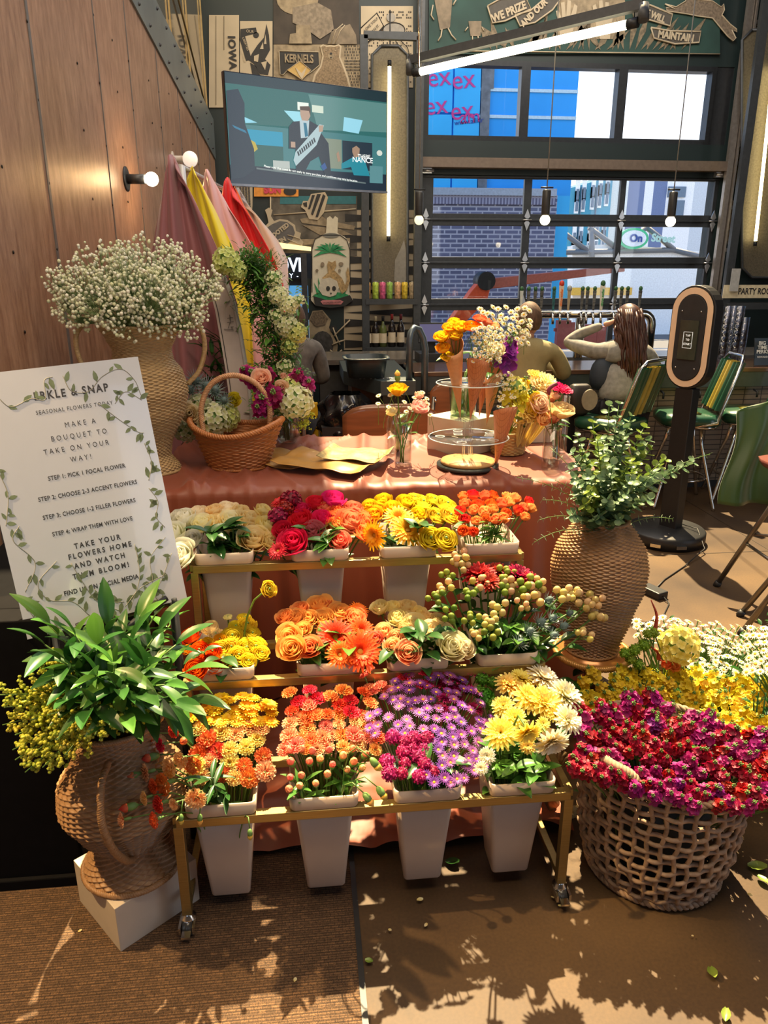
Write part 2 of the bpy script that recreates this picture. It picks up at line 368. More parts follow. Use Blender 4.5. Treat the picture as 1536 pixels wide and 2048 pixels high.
# upper windows
alu = mat('dark_bronze_aluminium', (.035, .038, .042), .35, .5)
pane = glass('window_glass', (.97, .985, 1.0), spec=.22, alpha=.05)
wx = [gx0, xof(1050, 200), xof(1243, 200), gx1-.18]
for i in range(3):
    f = MB(); x0, x1 = wx[i], wx[i+1]; w = .045
    for (a, b, c, d) in ((x0, x1, zu0, zu0+w), (x0, x1, zu1-w, zu1), (x0, x0+w, zu0+w, zu1-w), (x1-w, x1, zu0+w, zu1-w)):
        f.box(((a+b)/2, BW+.06, (c+d)/2), (b-a, .12, d-c))
    o = struct('window_%d' % (i+1), f, alu, ['upper window over the left third of the garage door', 'upper window over the middle of the garage door', 'upper window over the right third of the garage door'][i])
    MB().box(((x0+x1)/2, BW+.06, (zu0+zu1)/2), (x1-x0-2*w, .006, zu1-zu0-2*w)).obj('pane', pane, o)
struct('trim_5', MB().box((gx1-.09, BW+.08, (zu0+zu1)/2), (.18, .14, zu1-zu0)), alu, 'dark metal jamb right of the upper windows')
struct('trim_6', MB().box(((gx0+gx1)/2, BW-.06, zd1+.10), (gx1-gx0+.1, .12, .09)), mat('brown_header', (.16, .12, .09), .5, .2), 'brown steel header above the garage door')
# garage door: rows of glass in dark rails
dr = thing('door_1', 'glazed sectional garage door with dark rails and silver hinges', None, (0, 0, 0), kind='structure')
del dr['label']; dr['label'] = 'glazed sectional garage door with dark rails and silver hinges'
rows = [(358, 428), (452, 514), (537, 597), (620, 752), (775, 905)]
colx = [(xof(867), xof(1049)), (xof(1064), xof(1241)), (xof(1252), xof(1432)-.02)]
fr = MB(); zr = [(zof(b), zof(a)) for a, b in rows]
edges = [zd1] + [z for pr in zr for z in (pr[1], pr[0])] + [0]
for k in range(0, len(edges), 2):
    a, b = edges[k], edges[k+1]
    if a > b: fr.box(((gx0+gx1)/2, BW+.05, (a+b)/2), (gx1-gx0, .05, a-b)); fr.box(((gx0+gx1)/2, BW+.02, (a+b)/2), (gx1-gx0, .02, max(.02, (a-b)*.16)))
xe = [gx0, colx[0][0], colx[0][1], colx[1][0], colx[1][1], colx[2][0], colx[2][1], gx1]
for k in range(0, 8, 2): fr.box(((xe[k]+xe[k+1])/2, BW+.045, zd1/2), (xe[k+1]-xe[k], .05, zd1))
fr.obj('door_frame', mat('garage_rail', (.045, .05, .055), .42, .4), dr, bevel=.003)
for (a, b) in zr:
    for (c, d) in colx:
        MB().box(((c+d)/2, BW+.06, (a+b)/2), (d-c, .006, b-a)).obj('pane', pane, dr)
silver = mat('galvanised_hinge', (.68, .7, .72), .3, .8, var=.05)
hx = [xof(852), xof(1056), xof(1246), xof(1436)-.03]
for k in range(3):
    zc = (zr[k][0]+zr[k+1][1])/2
    for x in hx:
        h = MB()
        for s_ in (1, -1):
            h.plate([(x-.03, BW-.005, zc+s_*.03), (x-.012, BW-.005, zc+s_*.012), (x+.012, BW-.005, zc+s_*.012), (x+.03, BW-.005, zc+s_*.03), (x+.018, BW-.005, zc+s_*.06), (x, BW-.005, zc+s_*.105), (x-.018, BW-.005, zc+s_*.06)][::s_], (0, -.006, 0))
        h.tube([(x-.045, BW-.012, zc), (x+.045, BW-.012, zc)], .006, 8)
        h.obj('hinge', silver, dr)
for s_, x in ((0, gx0+.03), (1, gx1-.03)):
    b = MB().box((x, BW-.02, zd1+.03), (.10, .05, .05)); b.tube([(x-.05, BW-.05, zd1+.03), (x+.07, BW-.05, zd1+.03)], .014, 8); b.obj('roller_bracket', silver, dr)
# garage door side tracks
tr = MB()
tr.box((gx1+.02, BW-.10, 2.3), (.06, .05, 4.6)); tr.box((gx1+.07, BW-.10, 2.3), (.02, .09, 4.6))
for z in [1.4+.42*k for k in range(7)]: tr.box((gx1+.11, BW-.06, z), (.20, .03, .035))
struct('trim_7', tr, mat('track_steel', (.34, .30, .26), .35, .7), 'steel roller track right of the garage door')
struct('trim_8', MB().box((gx0-.05, BW-.08, 2.3), (.05, .10, 4.6)), dkgrey, 'steel track left of the garage door')
# ============================================================ outside the garage door
bluebd = mat('blue_insulation_board', (.04, .50, .98), .6, var=.05, scale=2)
bluebd2 = mat('deep_blue_insulation_board', (.02, .37, .93), .6, var=.05, scale=2)
osb = mat('grey_sheathing', (.18, .20, .22), .8, var=.3, scale=9)
seamw = mat('pale_tape', (.55, .75, .85), .6)
def mat_brick(name, c1, c2, mo, sc, w=.5, h=.25, ms=.02, rough=.8, off=.5, bump=.3, rot=(pi/2, 0, 0)):
    m, n, l, b = _nodes(name); tc = n.new('ShaderNodeTexCoord'); mp = n.new('ShaderNodeMapping'); mp.inputs['Rotation'].default_value = rot
    br = n.new('ShaderNodeTexBrick'); l.new(tc.outputs['Object'], mp.inputs[0]); l.new(mp.outputs[0], br.inputs[0])
    br.offset = off; br.inputs['Scale'].default_value = sc; br.inputs['Color1'].default_value = c4(c1); br.inputs['Color2'].default_value = c4(c2); br.inputs['Mortar'].default_value = c4(mo)
    br.inputs['Mortar Size'].default_value = ms; br.inputs['Brick Width'].default_value = w; br.inputs['Row Height'].default_value = h
    l.new(br.outputs['Color'], b.inputs['Base Color']); b.inputs['Roughness'].default_value = rough
    bp = n.new('ShaderNodeBump'); bp.inputs['Strength'].default_value = bump; bp.invert = True; bp.inputs['Distance'].default_value = .01; l.new(br.outputs['Fac'], bp.inputs['Height']); l.new(bp.outputs[0], b.inputs['Normal'])
    return m
struct('floor_outside', MB().box((8, 28, -.1), (60, 39.5, .1)), mat('street_asphalt', (.12, .12, .125), .9), 'grey street outside')
YB = 14.0
P = lambda px, py, y=YB: atY(px, py, y)
bl = thing('building', 'building under construction clad in blue insulation board above slate brick', 'building', (2.0, YB, 0))
def part_box(name, x0, x1, z0, z1, y0, dep, m, par, root):
    return MB().box(((x0+x1)/2-root.location.x, y0+dep/2-root.location.y, (z0+z1)/2), (x1-x0, dep, z1-z0)).obj(name, m, par)
xL, xM, xR = P(700, 200).x, P(968, 200).x, P(1158, 200).x
zbr = P(900, 388).z
part_box('brick_wall', xL, P(1112, 450).x, 0, zbr, YB+.02, .6, mat_brick('slate_brick', (.10, .115, .20), (.15, .165, .27), (.42, .45, .55), 2.2, .5, .17, .03), bl, bl)
part_box('insulation_wall', xL, xR, zbr, 8.4, YB+.1, .6, bluebd2, bl, bl)
part_box('corner_board', P(1112, 450).x, P(1140, 450).x, 0, zbr, YB+.1, .5, bluebd, bl, bl)
for a, b, c, d in ((xL, P(908, 200).x-.02, P(900, 226).z+.02, 8.3), (P(908, 200).x+.01, xM-.06, P(900, 228).z+.02, 8.3), (xL, P(908, 200).x-.02, zbr+.05, P(900, 226).z-.02), (P(908, 200).x+.01, xM-.06, zbr+.05, P(900, 228).z-.02)):
    part_box('insulation_board', a, b, c, d, YB+.04, .06, bluebd, bl, bl)
part_box('bare_sheathing', xM-.04, P(990, 150).x, P(980, 175).z, 8.3, YB+.05, .05, osb, bl, bl)
part_box('bare_sheathing', xM-.04, P(968, 200).x+.12, zbr+.05, P(980, 175).z, YB+.05, .05, osb, bl, bl)
part_box('ledge', xL, P(1112, 380).x, zbr-.02, zbr+.10, YB-.06, .15, mat('metal_flashing', (.45, .52, .6), .5, .3), bl, bl)
part_box('soldier_course', xL, P(1112, 380).x, P(900, 408).z, zbr-.02, YB-.02, .05, mat_brick('soldier_brick', (.13, .13, .21), (.17, .17, .26), (.36, .38, .5), 2.2, .13, .9, .03, off=0), bl, bl)
for py in (178, 232):
    part_box('tape_seam', P(960, py).x, xR, P(1000, py).z-.02, P(1000, py).z+.03, YB+.07, .04, seamw, bl, bl)
pk = mat('sheathing_print_magenta', (.62, .05, .28), .6)
for x, y, t in ((878, 155, 'ex'), (927, 160, 'ex'), (872, 212, 'ex'), (924, 222, 'ex'), (940, 234, 'am')):
    o = text_on('printed_letters', t, .42 if t == 'ex' else .3, basis(P(x, y, YB+.03)-Vector(bl.location), (1, 0, .12), (0, 0, 1)), pk, bl)
text_on('printed_letters', 'www.alliar', .12, basis(P(938, 243, YB+.03)-Vector(bl.location), (1, 0, .12), (0, 0, 1)), mat('print_navy', (.02, .05, .3), .6), bl)
# far apartment block, pale block, canopy, boom lift
Y2 = 26.0
ab = thing('apartment_building', 'distant teal apartment block with rows of white framed windows', 'building', (11, Y2, 0))
def wall_poly(name, pts, dep, m, root):
    return MB().plate([Vector(p)-Vector(root.location) for p in pts], (0, dep, 0)).obj(name, m, root)
P2 = lambda x, y: atY(x, y, Y2)
q = lambda x: P2(x, 400).x
wall_poly('facade', [(q(1140), Y2, 0), (q(1222), Y2, 0), (q(1222), Y2, P2(1222, 352).z), (q(1140), Y2, P2(1140, 376).z)], 4, mat('teal_render', (.06, .30, .44), .7), ab)
wall_poly('side_wing', [(q(1222), Y2+.3, 0), (q(1262), Y2+.3, 0), (q(1262), Y2+.3, P2(1250, 340).z), (q(1222), Y2+.3, P2(1222, 345).z)], 4, mat('pale_render', (.66, .70, .68), .7), ab)
ww = mat('white_window_frame', (.8, .82, .85), .5); wg = mat('dark_window_pane', (.08, .14, .22), .15)
for r_, z in enumerate((375, 398, 462, 490)):
    for k, x in enumerate((1153, 1166, 1184, 1198, 1212)):
        zz = P2(x, z+ (x-1180)*-.25).z
        f = part_box('window', q(x-4), q(x+4), zz-.35, zz+.35, Y2-.06, .06, ww, ab, ab)
        part_box('pane', q(x-2.4), q(x+2.4), zz-.28, zz+.05, Y2-.09, .03, wg, f, ab)
for x in (1160, 1191): part_box('downpipe', q(x-.8), q(x+.8), 0, P2(x, 375).z, Y2-.12, .08, wg, ab, ab)
wb_ = thing('white_building', 'tall white and slate building beyond the right panes', 'building', (19, Y2+2, 0))
for (a, b, t, m_) in ((1262, 1300, 335, mat('slate_blue_cladding', (.12, .17, .33), .5)), (1300, 1318, 335, ww), (1318, 1345, 340, mat('slate_blue_cladding', (.1, .1, .1))), (1345, 1400, 345, ww), (1400, 1428, 360, mat('cool_grey_cladding', (.55, .6, .66), .6))):
    part_box('facade_bay', q(a), q(b), 0, P2(a, t).z, Y2+.5, 3, m_, wb_, wb_)
for a, b, c, d in ((1347, 1382, 392, 370), (1352, 1382, 430, 398)):
    part_box('window', q(a), q(b), P2(a, c).z, P2(a, d).z, Y2+.42, .08, wg, wb_, wb_)
Y3 = 20.0; P3 = lambda x, y: atY(x, y, Y3)
cn = thing('shop_canopy', 'white shop canopy with an oval green sign in the street beyond', 'canopy', tuple(P3(1300, 900)*1.0)[:2]+(0,))
wall_poly('canopy_wall', [P3(1145, 900), P3(1425, 900), P3(1425, 505), P3(1230, 488), P3(1145, 492)], .4, mat('white_panel', (.82, .84, .86), .6), cn)
bk = mat('truss_grey', (.14, .15, .17), .5)
tm = MB()
for a, b in (((1120, 462), (1175, 505)), ((1175, 455), (1235, 500)), ((1235, 500), (1290, 455)), ((1290, 455), (1345, 500)), ((1345, 500), (1425, 520)), ((1120, 505), (1345, 500)), ((1180, 450), (1182, 540))): tm.tube([P3(*a)-Vector(cn.location)-Vector((0, .1, 0)), P3(*b)-Vector(cn.location)-Vector((0, .1, 0))], .07, 6)
tm.obj('truss', bk, cn)
ov = MB()
for i in range(32):
    a = 2*pi*i/32
rr = P3(1258, 478)-Vector(cn.location)-Vector((0, .3, 0))
pts = [rr+Vector((.40*cos(2*pi*i/32), 0, .26*sin(2*pi*i/32))) for i in range(32)]
MB().plate(pts, (0, .05, 0)).obj('oval_sign', mat('sign_green', (.04, .5, .22), .4), cn)
MB().plate([rr+Vector((.33*cos(2*pi*i/32), -.02, .20*sin(2*pi*i/32))) for i in range(32)], (0, .04, 0)).obj('oval_sign_face', ww, cn)
text_on('sign_letters', 'On', .26, basis(rr+Vector((.05, -.04, 0)), (1, 0, 0), (0, 0, 1)), mat('sign_navy', (.02, .07, .3), .5), cn, bold=.01)
text_on('sign_letters', 'Street', .26, basis(rr+Vector((.78, -.04, 0)), (1, 0, -.05), (0, 0, 1)), mat('sign_pale_green', (.42, .66, .58), .5), cn, bold=.012)
part_box('shop_band', P3(1140, 560).x, P3(1260, 560).x, P3(1200, 590).z, P3(1200, 575).z, Y3-.2, .2, mat('amber_band', (.8, .45, .05), .5), cn, cn)
lf = thing('boom_lift', 'orange boom lift parked outside the left panes', 'boom lift', tuple(atY(930, 800, 11))[:2]+(0,))
orange = mat('boom_orange', (.72, .10, .03), .45)
L = Vector(lf.location); P4 = lambda x, y: atY(x, y, 11)-L
MB().plate([P4(895, 650), P4(925, 650), P4(975, 600), P4(985, 560), P4(968, 553), P4(945, 580)], (0, .25, 0)).obj('lower_boom', orange, lf, bevel=.01)
MB().plate([P4(960, 560), P4(1000, 555), P4(1250, 530), P4(1250, 543), P4(1000, 576), P4(975, 578)], (0, .2, 0)).obj('upper_boom', mat('boom_faded_red', (.52, .16, .12), .5), lf, bevel=.01)
MB().tube([P4(972, 562)-Vector((0, .05, 0)), P4(972, 562)+Vector((0, .3, 0))], .13, 16).obj('boom_joint', black, lf)
b_ = MB().box(P4(900, 760)+Vector((0, .3, 0)), (1.4, 1.2, .7)); b_.obj('chassis', orange, lf, bevel=.05)
for x in (-.55, .55):
    MB().tube([P4(900, 790)+Vector((x, -.4, 0)), P4(900, 790)+Vector((x, -.15, 0))], .3, 20).obj('wheel', black, lf)
rb = thing('traffic_barrier', 'red plastic traffic barrier in the street', 'barrier', tuple(atY(1170, 700, 12))[:2]+(0,))
L = Vector(rb.location)
for k in range(4):
    p = atY(1125+k*26, 672+k*4, 12)-L; MB().box(p, (.22, .12, .5)).box(p+Vector((0, 0, .1)), (.3, .05, .05)).box((p.x, p.y, p.z/2-.05), (.06, .06, p.z)).obj('barrier_panel', mat('barrier_red', (.36, .10, .09), .6), rb)
# ============================================================ mural and signs on the dark green wall
MY = BW-.005
cream = mat('mural_cream', (.50, .41, .275), .7, var=.08, scale=5)
ink = mat('mural_ink', (.03, .028, .025), .7)
sepia = mat('mural_sepia', (.22, .17, .11), .7, var=.3, scale=14)
sepia2 = mat('mural_light_sepia', (.31, .24, .145), .7, var=.3, scale=20)
grn = mat('mural_green', (.022, .062, .050), .7, var=.3, scale=3)
WP = lambda x, y, d=0.: atY(x, y, MY-d)
def cutout(name, label, cat, polys, m, d=.012):
    """a flat board cut to an outline; returns the object"""
    mb = MB()
    for pl in polys: mb.plate([WP(x, y, d) for x, y in pl], (0, .008, 0))
    return tag(mb.obj(name, m), label, cat)
def deco(par, name, polys, m, d=.016):
    mb = MB()
    for pl in polys: mb.plate([WP(x, y, d) for x, y in pl], (0, .003, 0))
    return mb.obj(name, m, par)
def strokes(par, name, lines, w, m, d=.017):
    mb = MB()
    for ln in lines: mb.tube([WP(x, y, d) for x, y in ln], w, 5)
    return mb.obj(name, m, par)
def wtext(par, t, x, y, h, ang, m, d=.02, **k):
    z = atY(x, y, MY-d); sc_ = (atY(x, y-h, MY-d)-z).length
    return text_on('lettering', t, sc_*1.35, basis(z, (cos(ang), 0, sin(ang)), (-sin(ang), 0, cos(ang))), m, par, **k)
def ell(cx, cy, rx, ry, n=20, a0=0, a1=2*pi): return [(cx+rx*cos(a0+(a1-a0)*i/n), cy+ry*sin(a0+(a1-a0)*i/n)) for i in range(n)]
def R(x0, y0, x1, y1): return [(x0, y0), (x1, y0), (x1, y1), (x0, y1)]
o = cutout('banner', 'cream vertical banner board lettered IOWA left of the television', 'banner', [R(418, 30, 478, 215)], cream)
wtext(o, 'IOWA', 464, 105, 17, -pi/2, ink, bold=.003, space=1.1)
strokes(o, 'plank_lines', [[(432, 32), (432, 210)], [(448, 32), (448, 100)]], .002, ink)
o = cutout('eagle_banner', 'cream board with a black eagle and ribbon reading OUR LIBERTIES WE PRIZE', 'banner', [R(480, 42, 545, 220)], cream, .016)
deco(o, 'ribbon', [[(481, 58), (512, 55), (514, 66), (490, 72), (503, 118), (492, 122), (480, 80)], ell(512, 70, 6, 6, 12)], ink, .02)
wtext(o, 'OUR', 500, 63, 6, -.1, cream, .026); wtext(o, 'LIBERTIES', 491, 88, 5, -1.2, cream, .026); wtext(o, 'WE PRIZE', 486, 112, 4.5, -1.2, cream, .026)
deco(o, 'eagle', [[(505, 105), (515, 90), (528, 75), (533, 48), (538, 70), (540, 100), (530, 118), (541, 130), (536, 150), (520, 148), (508, 128), (497, 120)], [(500, 125), (512, 132), (520, 150), (505, 150)]], ink, .02)
deco(o, 'eagle_highlight', [[(508, 112), (518, 108), (516, 124), (508, 122)], [(528, 88), (531, 68), (533, 88)], [(520, 98), (526, 84), (527, 98)], [(522, 125), (534, 122), (530, 140)]], cream, .024)
o = cutout('photo_mural', 'sepia wall picture of a bearded man drinking from a mug', 'wall picture', [R(547, -60, 718, 88)], mat('mural_dark_sepia', (.055, .042, .03), .7, var=.4, scale=5))
deco(o, 'hat', [ell(595, -2, 42, 32, 20)], sepia2, .018)
deco(o, 'face', [[(585, 15), (635, 5), (662, 20), (668, 60), (640, 78), (615, 60), (585, 45)]], mat('mural_grey_sepia', (.24, .19, .13), .7, var=.35, scale=30), .022)
deco(o, 'shoulder', [[(664, 60), (700, 48), (712, 70), (714, 88), (655, 88)]], sepia, .022)
deco(o, 'mug', [[(592, 50), (620, 50), (624, 87), (578, 87), (580, 68), (592, 66)]], sepia2, .026)
strokes(o, 'vest_strap', [[(662, 88), (672, 60), (686, 48)], [(670, 88), (680, 62), (690, 50)]], .005, cream, .026)
o = cutout('dotted_panel', 'halftone dotted cream panel behind the bear cut-out', 'wall panel', [R(547, 89, 722, 215)], sepia2, .008)
dm = MB()
for i in range(24):
    for j in range(9):
        if (i*3+j*5) % 7 < 4: dm.box(WP(690+(i % 12)*2.6, 92+j*6+(i//12)*30, .012), (.006, .003, .014))
dm.obj('dots', ink, o)
o = cutout('kernels_sign', 'arched sign lettered KERNELS above a corn diamond', 'sign', [[(558, 102), (637, 104), (639, 130), (625, 142), (600, 156), (578, 140), (566, 150), (560, 148)]], ink, .02)
strokes(o, 'outline', [[(558, 102), (637, 104), (639, 130), (625, 142), (600, 158), (577, 138), (566, 150), (560, 148), (558, 102)]], .004, cream, .024)
wtext(o, 'KERNELS', 598, 118, 17, 0, sepia2, .03, bold=.003, sx=.72)
deco(o, 'diamond', [[(600, 122), (622, 140), (604, 159), (574, 140)]], mat('corn_gold', (.52, .34, .10), .6), .03)
deco(o, 'corn_leaf', [[(590, 134), (598, 150), (604, 158), (608, 150), (614, 132), (603, 146)]], cream, .036)
strokes(o, 'diamond_outline', [[(600, 122), (622, 140), (604, 159), (574, 140), (600, 122)]], .003, cream, .035)
o = cutout('bear_cutout', 'brown bear cut-out above the television', 'wall cut-out', [[(622, 172), (628, 150), (640, 132), (645, 112), (642, 100), (640, 92), (646, 88), (652, 91), (660, 90), (670, 91), (677, 88), (683, 92), (682, 102), (681, 115), (690, 135), (697, 155), (703, 180), (703, 215), (620, 215)]], cream, .024)
deco(o, 'bear_body', [[(626, 172), (632, 150), (643, 134), (648, 112), (645, 100), (643, 94), (647, 91), (653, 94), (661, 93), (669, 94), (677, 91), (680, 94), (679, 102), (678, 115), (686, 135), (693, 155), (699, 180), (699, 214), (624, 214)]], mat('bear_fur', (.25, .18, .105), .8, var=.4, scale=60), .03)
deco(o, 'muzzle', [ell(662, 112, 6, 7, 12), ell(652, 101, 1.6, 1.6, 8), ell(671, 101, 1.6, 1.6, 8)], sepia2, .034)
deco(o, 'nose', [ell(662, 107, 3, 2, 8), ell(662, 115, 2, 1.4, 8)], ink, .038)
o = cutout('dotted_panel', 'halftone panel with a tilted I LOVE YOU card near the garage door', 'wall panel', [R(722, 12, 826, 175)], cream, .006)
dm = MB()
for i in range(26):
    for j in range(26):
        if (i*i+j*3+i*j) % 5 < 2 and (i+j) > 8: dm.box(WP(724+i*3.9, 24+j*5.6, .010), (.010, .003, .012))
dm.obj('dots', ink, o)
c_ = deco(o, 'card', [[(722, 58), (752, 26), (766, 52), (736, 86), (722, 72)]], cream, .022)
strokes(o, 'card_border', [[(722, 56), (754, 26), (768, 54), (732, 88)]], .006, ink, .02)
wtext(o, 'LOVE YOU!', 742, 49, 6, .72, ink, .03); wtext(o, 'MEAN IT.', 748, 60, 6, .72, ink, .03)
deco(o, 'rounded_figure', [ell(788, 60, 22, 15, 18), ell(782, 35, 9, 9, 14)], mat('mural_grey', (.33, .30, .25), .7), .02)
strokes(o, 'figure_outline', [ell(788, 60, 22, 15, 18)+[(810, 60)], [(800, 80), (815, 95), (822, 120)], [(790, 80), (806, 104), (818, 128)]], .004, ink, .024)
# below the television
o = cutout('corn_cutout', 'hanging corn cob cut-out left below the television', 'wall cut-out', [[(470, 365), (505, 365), (505, 410), (500, 470), (496, 520), (484, 520), (478, 440)]], cream, .02)
km = MB()
for j in range(26):
    for i in range(5): km.box(WP(475+i*5.6+j*.25, 370+j*5.4+(i % 2)*2, .026), (.018, .004, .020))
km.obj('kernels', mat('kernel_ink', (.09, .08, .07), .7), o)
o = cutout('orange_poster', 'orange poster with pink lettering below the television', 'poster', [R(508, 350, 597, 393)], mat('poster_orange', (.78, .30, .04), .6), .02)
wtext(o, 'SUN', 545, 380, 14, .03, mat('poster_pink', (.65, .06, .10), .6), .03, bold=.006)
deco(o, 'dark_blot', [ell(580, 382, 13, 9, 12)], ink, .026)
o = cutout('photo_picture', 'sepia photo panel of piled planks behind the beet sign', 'wall picture', [R(540, 392, 714, 512)], mat('photo_grey', (.13, .11, .08), .7, var=.5, scale=9), .008)
deco(o, 'teal_strip', [R(560, 392, 712, 408)], mat('mural_teal', (.03, .16, .18), .6), .012)
deco(o, 'planks', [[(600, 438), (640, 430), (655, 440), (710, 452), (708, 460), (650, 452), (604, 446)], [(605, 450), (680, 458), (706, 470), (640, 470)], [(545, 480), (700, 476), (700, 486), (545, 492)]], sepia2, .014)
strokes(o, 'frame', [[(541, 392), (541, 480)], [(547, 430), (712, 418)]], .007, cream, .012)
o = cutout('pickle_cutout', 'black and white striped cut-out below the television', 'wall cut-out', [[(622, 388), (650, 384), (656, 395), (648, 425), (636, 440), (618, 438), (610, 420), (602, 414), (606, 402), (616, 402)]], cream, .024)
deco(o, 'stripes', [[(624, 390), (630, 390), (620, 418), (616, 418)], [(634, 388), (642, 388), (626, 430), (622, 428)], [(646, 388), (651, 392), (636, 434), (631, 434)], [(606, 406), (614, 404), (614, 414), (608, 412)]], ink, .03)
o = cutout('beet_sign', 'grey beet shaped sign lettered ROOTED IN', 'sign', [[(530, 420), (538, 415), (545, 420), (542, 432), (548, 442), (560, 438), (575, 440), (590, 450), (592, 462), (602, 466), (600, 476), (607, 484), (603, 495), (590, 490), (560, 502), (545, 505), (530, 495), (524, 475), (528, 455), (537, 445), (534, 430)]], cream, .03)
deco(o, 'beet_face', [[(545, 448), (560, 442), (574, 444), (586, 453), (590, 466), (584, 480), (566, 494), (545, 499), (533, 490), (529, 472), (533, 456)]], mat('beet_grey', (.12, .11, .10), .6), .036)
wtext(o, 'ROOTED', 558, 463, 9, .62, cream, .044, bold=.003); wtext(o, 'IN', 566, 480, 9, .5, cream, .044, bold=.003)
strokes(o, 'roots', [[(575, 470), (590, 474), (600, 478)], [(575, 478), (588, 484), (602, 490)], [(548, 494), (552, 484), (560, 478)]], .005, cream, .04)
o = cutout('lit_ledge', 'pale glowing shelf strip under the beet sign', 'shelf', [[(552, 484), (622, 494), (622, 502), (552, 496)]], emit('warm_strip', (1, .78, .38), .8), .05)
# striped background and glass dome picture
o = cutout('striped_panel', 'black and cream pointed stripes behind the shelves', 'wall panel', [R(688, 420, 832, 700)], cream, .004)
deco(o, 'dark_points', [[(690, y+4), (832, y-5), (832, y+13)] if k % 2 else [(832, y+4), (690, y-4), (690, y+12)] for k, y in enumerate(range(432, 700, 21))], ink, .010)
o = cutout('dome_picture', 'cream glass dome picture of a palm, a wild cat and a skull', 'wall cut-out', [[(622, 600), (624, 500), (630, 478), (645, 470), (652, 466), (654, 436), (660, 432), (666, 438), (670, 432), (676, 436), (675, 466), (690, 474), (698, 484), (700, 500), (700, 588), (706, 600), (690, 612), (660, 616), (630, 610)]], mat('dome_cream', (.66, .60, .45), .6, var=.05), .034)
strokes(o, 'outline', [[(624, 585), (624, 500), (630, 478), (645, 470), (680, 470), (694, 480), (700, 500), (700, 585)]], .004, ink, .04)
deco(o, 'dome_neck', [ell(662, 471, 16, 5, 14)], mat('dome_grey', (.2, .2, .17), .6), .04)
gl = mat('palm_green', (.02, .26, .09), .6, var=.3)
pl = []
for k in range(11):
    a = pi+pi*k/10*1.0; r1 = 34
    ex, ey = 660+r1*cos(a), 506+22*sin(a)+(8 if k in (0, 10) else 0)
    mx_, my_ = (660+ex)/2, (506+ey)/2-5; dx, dy = -(ey-506)*.09, (ex-660)*.09
    pl.append([(660, 505), (mx_+dx, my_+dy), (ex, ey), (mx_-dx, my_-dy)])
deco(o, 'palm_fronds', pl, gl, .042)
deco(o, 'grass', [ell(662, 592, 36, 8, 20), [(634, 590), (628, 565), (640, 585)], [(638, 588), (636, 555), (646, 586)], [(690, 588), (696, 570), (686, 586)]], gl, .042)
deco(o, 'wild_cat', [[(654, 530), (657, 522), (664, 525), (671, 521), (673, 532), (668, 540), (676, 548), (684, 556), (690, 570), (694, 560), (692, 545), (696, 534), (699, 545), (700, 562), (694, 580), (684, 588), (676, 570), (662, 556), (648, 560), (644, 556), (656, 545)]], mat('cat_ochre', (.42, .28, .12), .7, var=.4, scale=50), .046)
deco(o, 'skull', [[(638, 570), (645, 558), (660, 555), (674, 562), (678, 576), (672, 590), (660, 594), (645, 590), (638, 580)]], mat('skull_bone', (.60, .54, .42), .7, var=.12), .05)
deco(o, 'eye_sockets', [ell(656, 577, 4, 5, 12), ell(668, 577, 4, 5, 12), ell(662, 587, 1.5, 2, 8)], ink, .054)
deco(o, 'seed_pods', [ell(645, 529, 4, 5, 10), ell(634, 541, 3, 3, 10), ell(682, 528, 5, 4, 10), ell(679, 541, 3, 3, 10)], sepia, .05)
deco(o, 'dome_base', [[(627, 592), (660, 602), (700, 590), (706, 601), (690, 612), (660, 616), (630, 611)]], ink, .054)
deco(o, 'plaque', [[(641, 603), (646, 600), (680, 600), (687, 603), (682, 609), (646, 609)]], mat('plaque_pink', (.55, .2, .2), .6), .06)
wtext(o, 'WONDERS OF LIFE', 664, 605, 3.2, .04, ink, .066)
o = cutout('animal_picture', 'sepia sea otter and skeleton drawing near the end of the bar', 'wall cut-out', [[(618, 640), (625, 622), (645, 620), (662, 640), (658, 655), (676, 690), (672, 720), (655, 742), (640, 760), (618, 760)]], sepia2, .02)
deco(o, 'otter_head', [[(620, 640), (626, 624), (645, 622), (656, 638), (650, 650), (632, 654)]], mat('otter_fur', (.14, .10, .06), .8, var=.5, scale=60), .026)
deco(o, 'shell', [ell(645, 690, 22, 28, 16)], mat('shell_dark', (.05, .045, .04), .6, var=.6, scale=25), .026)
strokes(o, 'skeleton', [[(668, 672), (700, 640)], [(666, 655), (672, 672), (680, 690)], [(664, 690), (676, 684), (690, 680)], [(660, 700), (672, 710), (684, 700)]], .009, cream, .03)
deco(o, 'skeleton_head', [ell(667, 658, 7, 7, 12)], ink, .034)
# elongated octagonal mesh screen and LED tubes
def octo(x0, x1, y0, y1, c): return [(x0+c, y0), (x1-c, y0), (x1, y0+c), (x1, y1-c), (x1-c, y1), (x0+c, y1), (x0, y1-c), (x0, y0+c)]
mesh_g = mat('perforated_screen', (.15, .125, .08), .6, .2, var=.25, scale=60)
o = cutout('hanging_screen', 'tall octagonal grey mesh screen behind the left LED tube', 'screen', [octo(744, 815, 92, 588, 18)], mesh_g, .16)
strokes(o, 'screen_rim', [octo(744, 815, 92, 588, 18)+[octo(744, 815, 92, 588, 18)[0]]], .014, dkgrey, .165)
strokes(o, 'screen_stay', [[(780, 90), (780, 20)]], .006, black, .165)
deco(o, 'feather_print', [[(790, 520), (800, 500), (808, 480), (812, 500), (812, 560), (800, 572), (788, 560)]], mat('feather_grey', (.25, .23, .19), .7), .168)
o = cutout('hanging_screen', 'tall octagonal grey mesh screen at the right edge', 'screen', [octo(1484, 1580, 60, 555, 20)], mesh_g, .16)
strokes(o, 'screen_rim', [octo(1484, 1580, 60, 555, 20)+[octo(1484, 1580, 60, 555, 20)[0]]], .014, dkgrey, .165)
ledm = emit('led_tube', (1, .82, .42), 9.0)
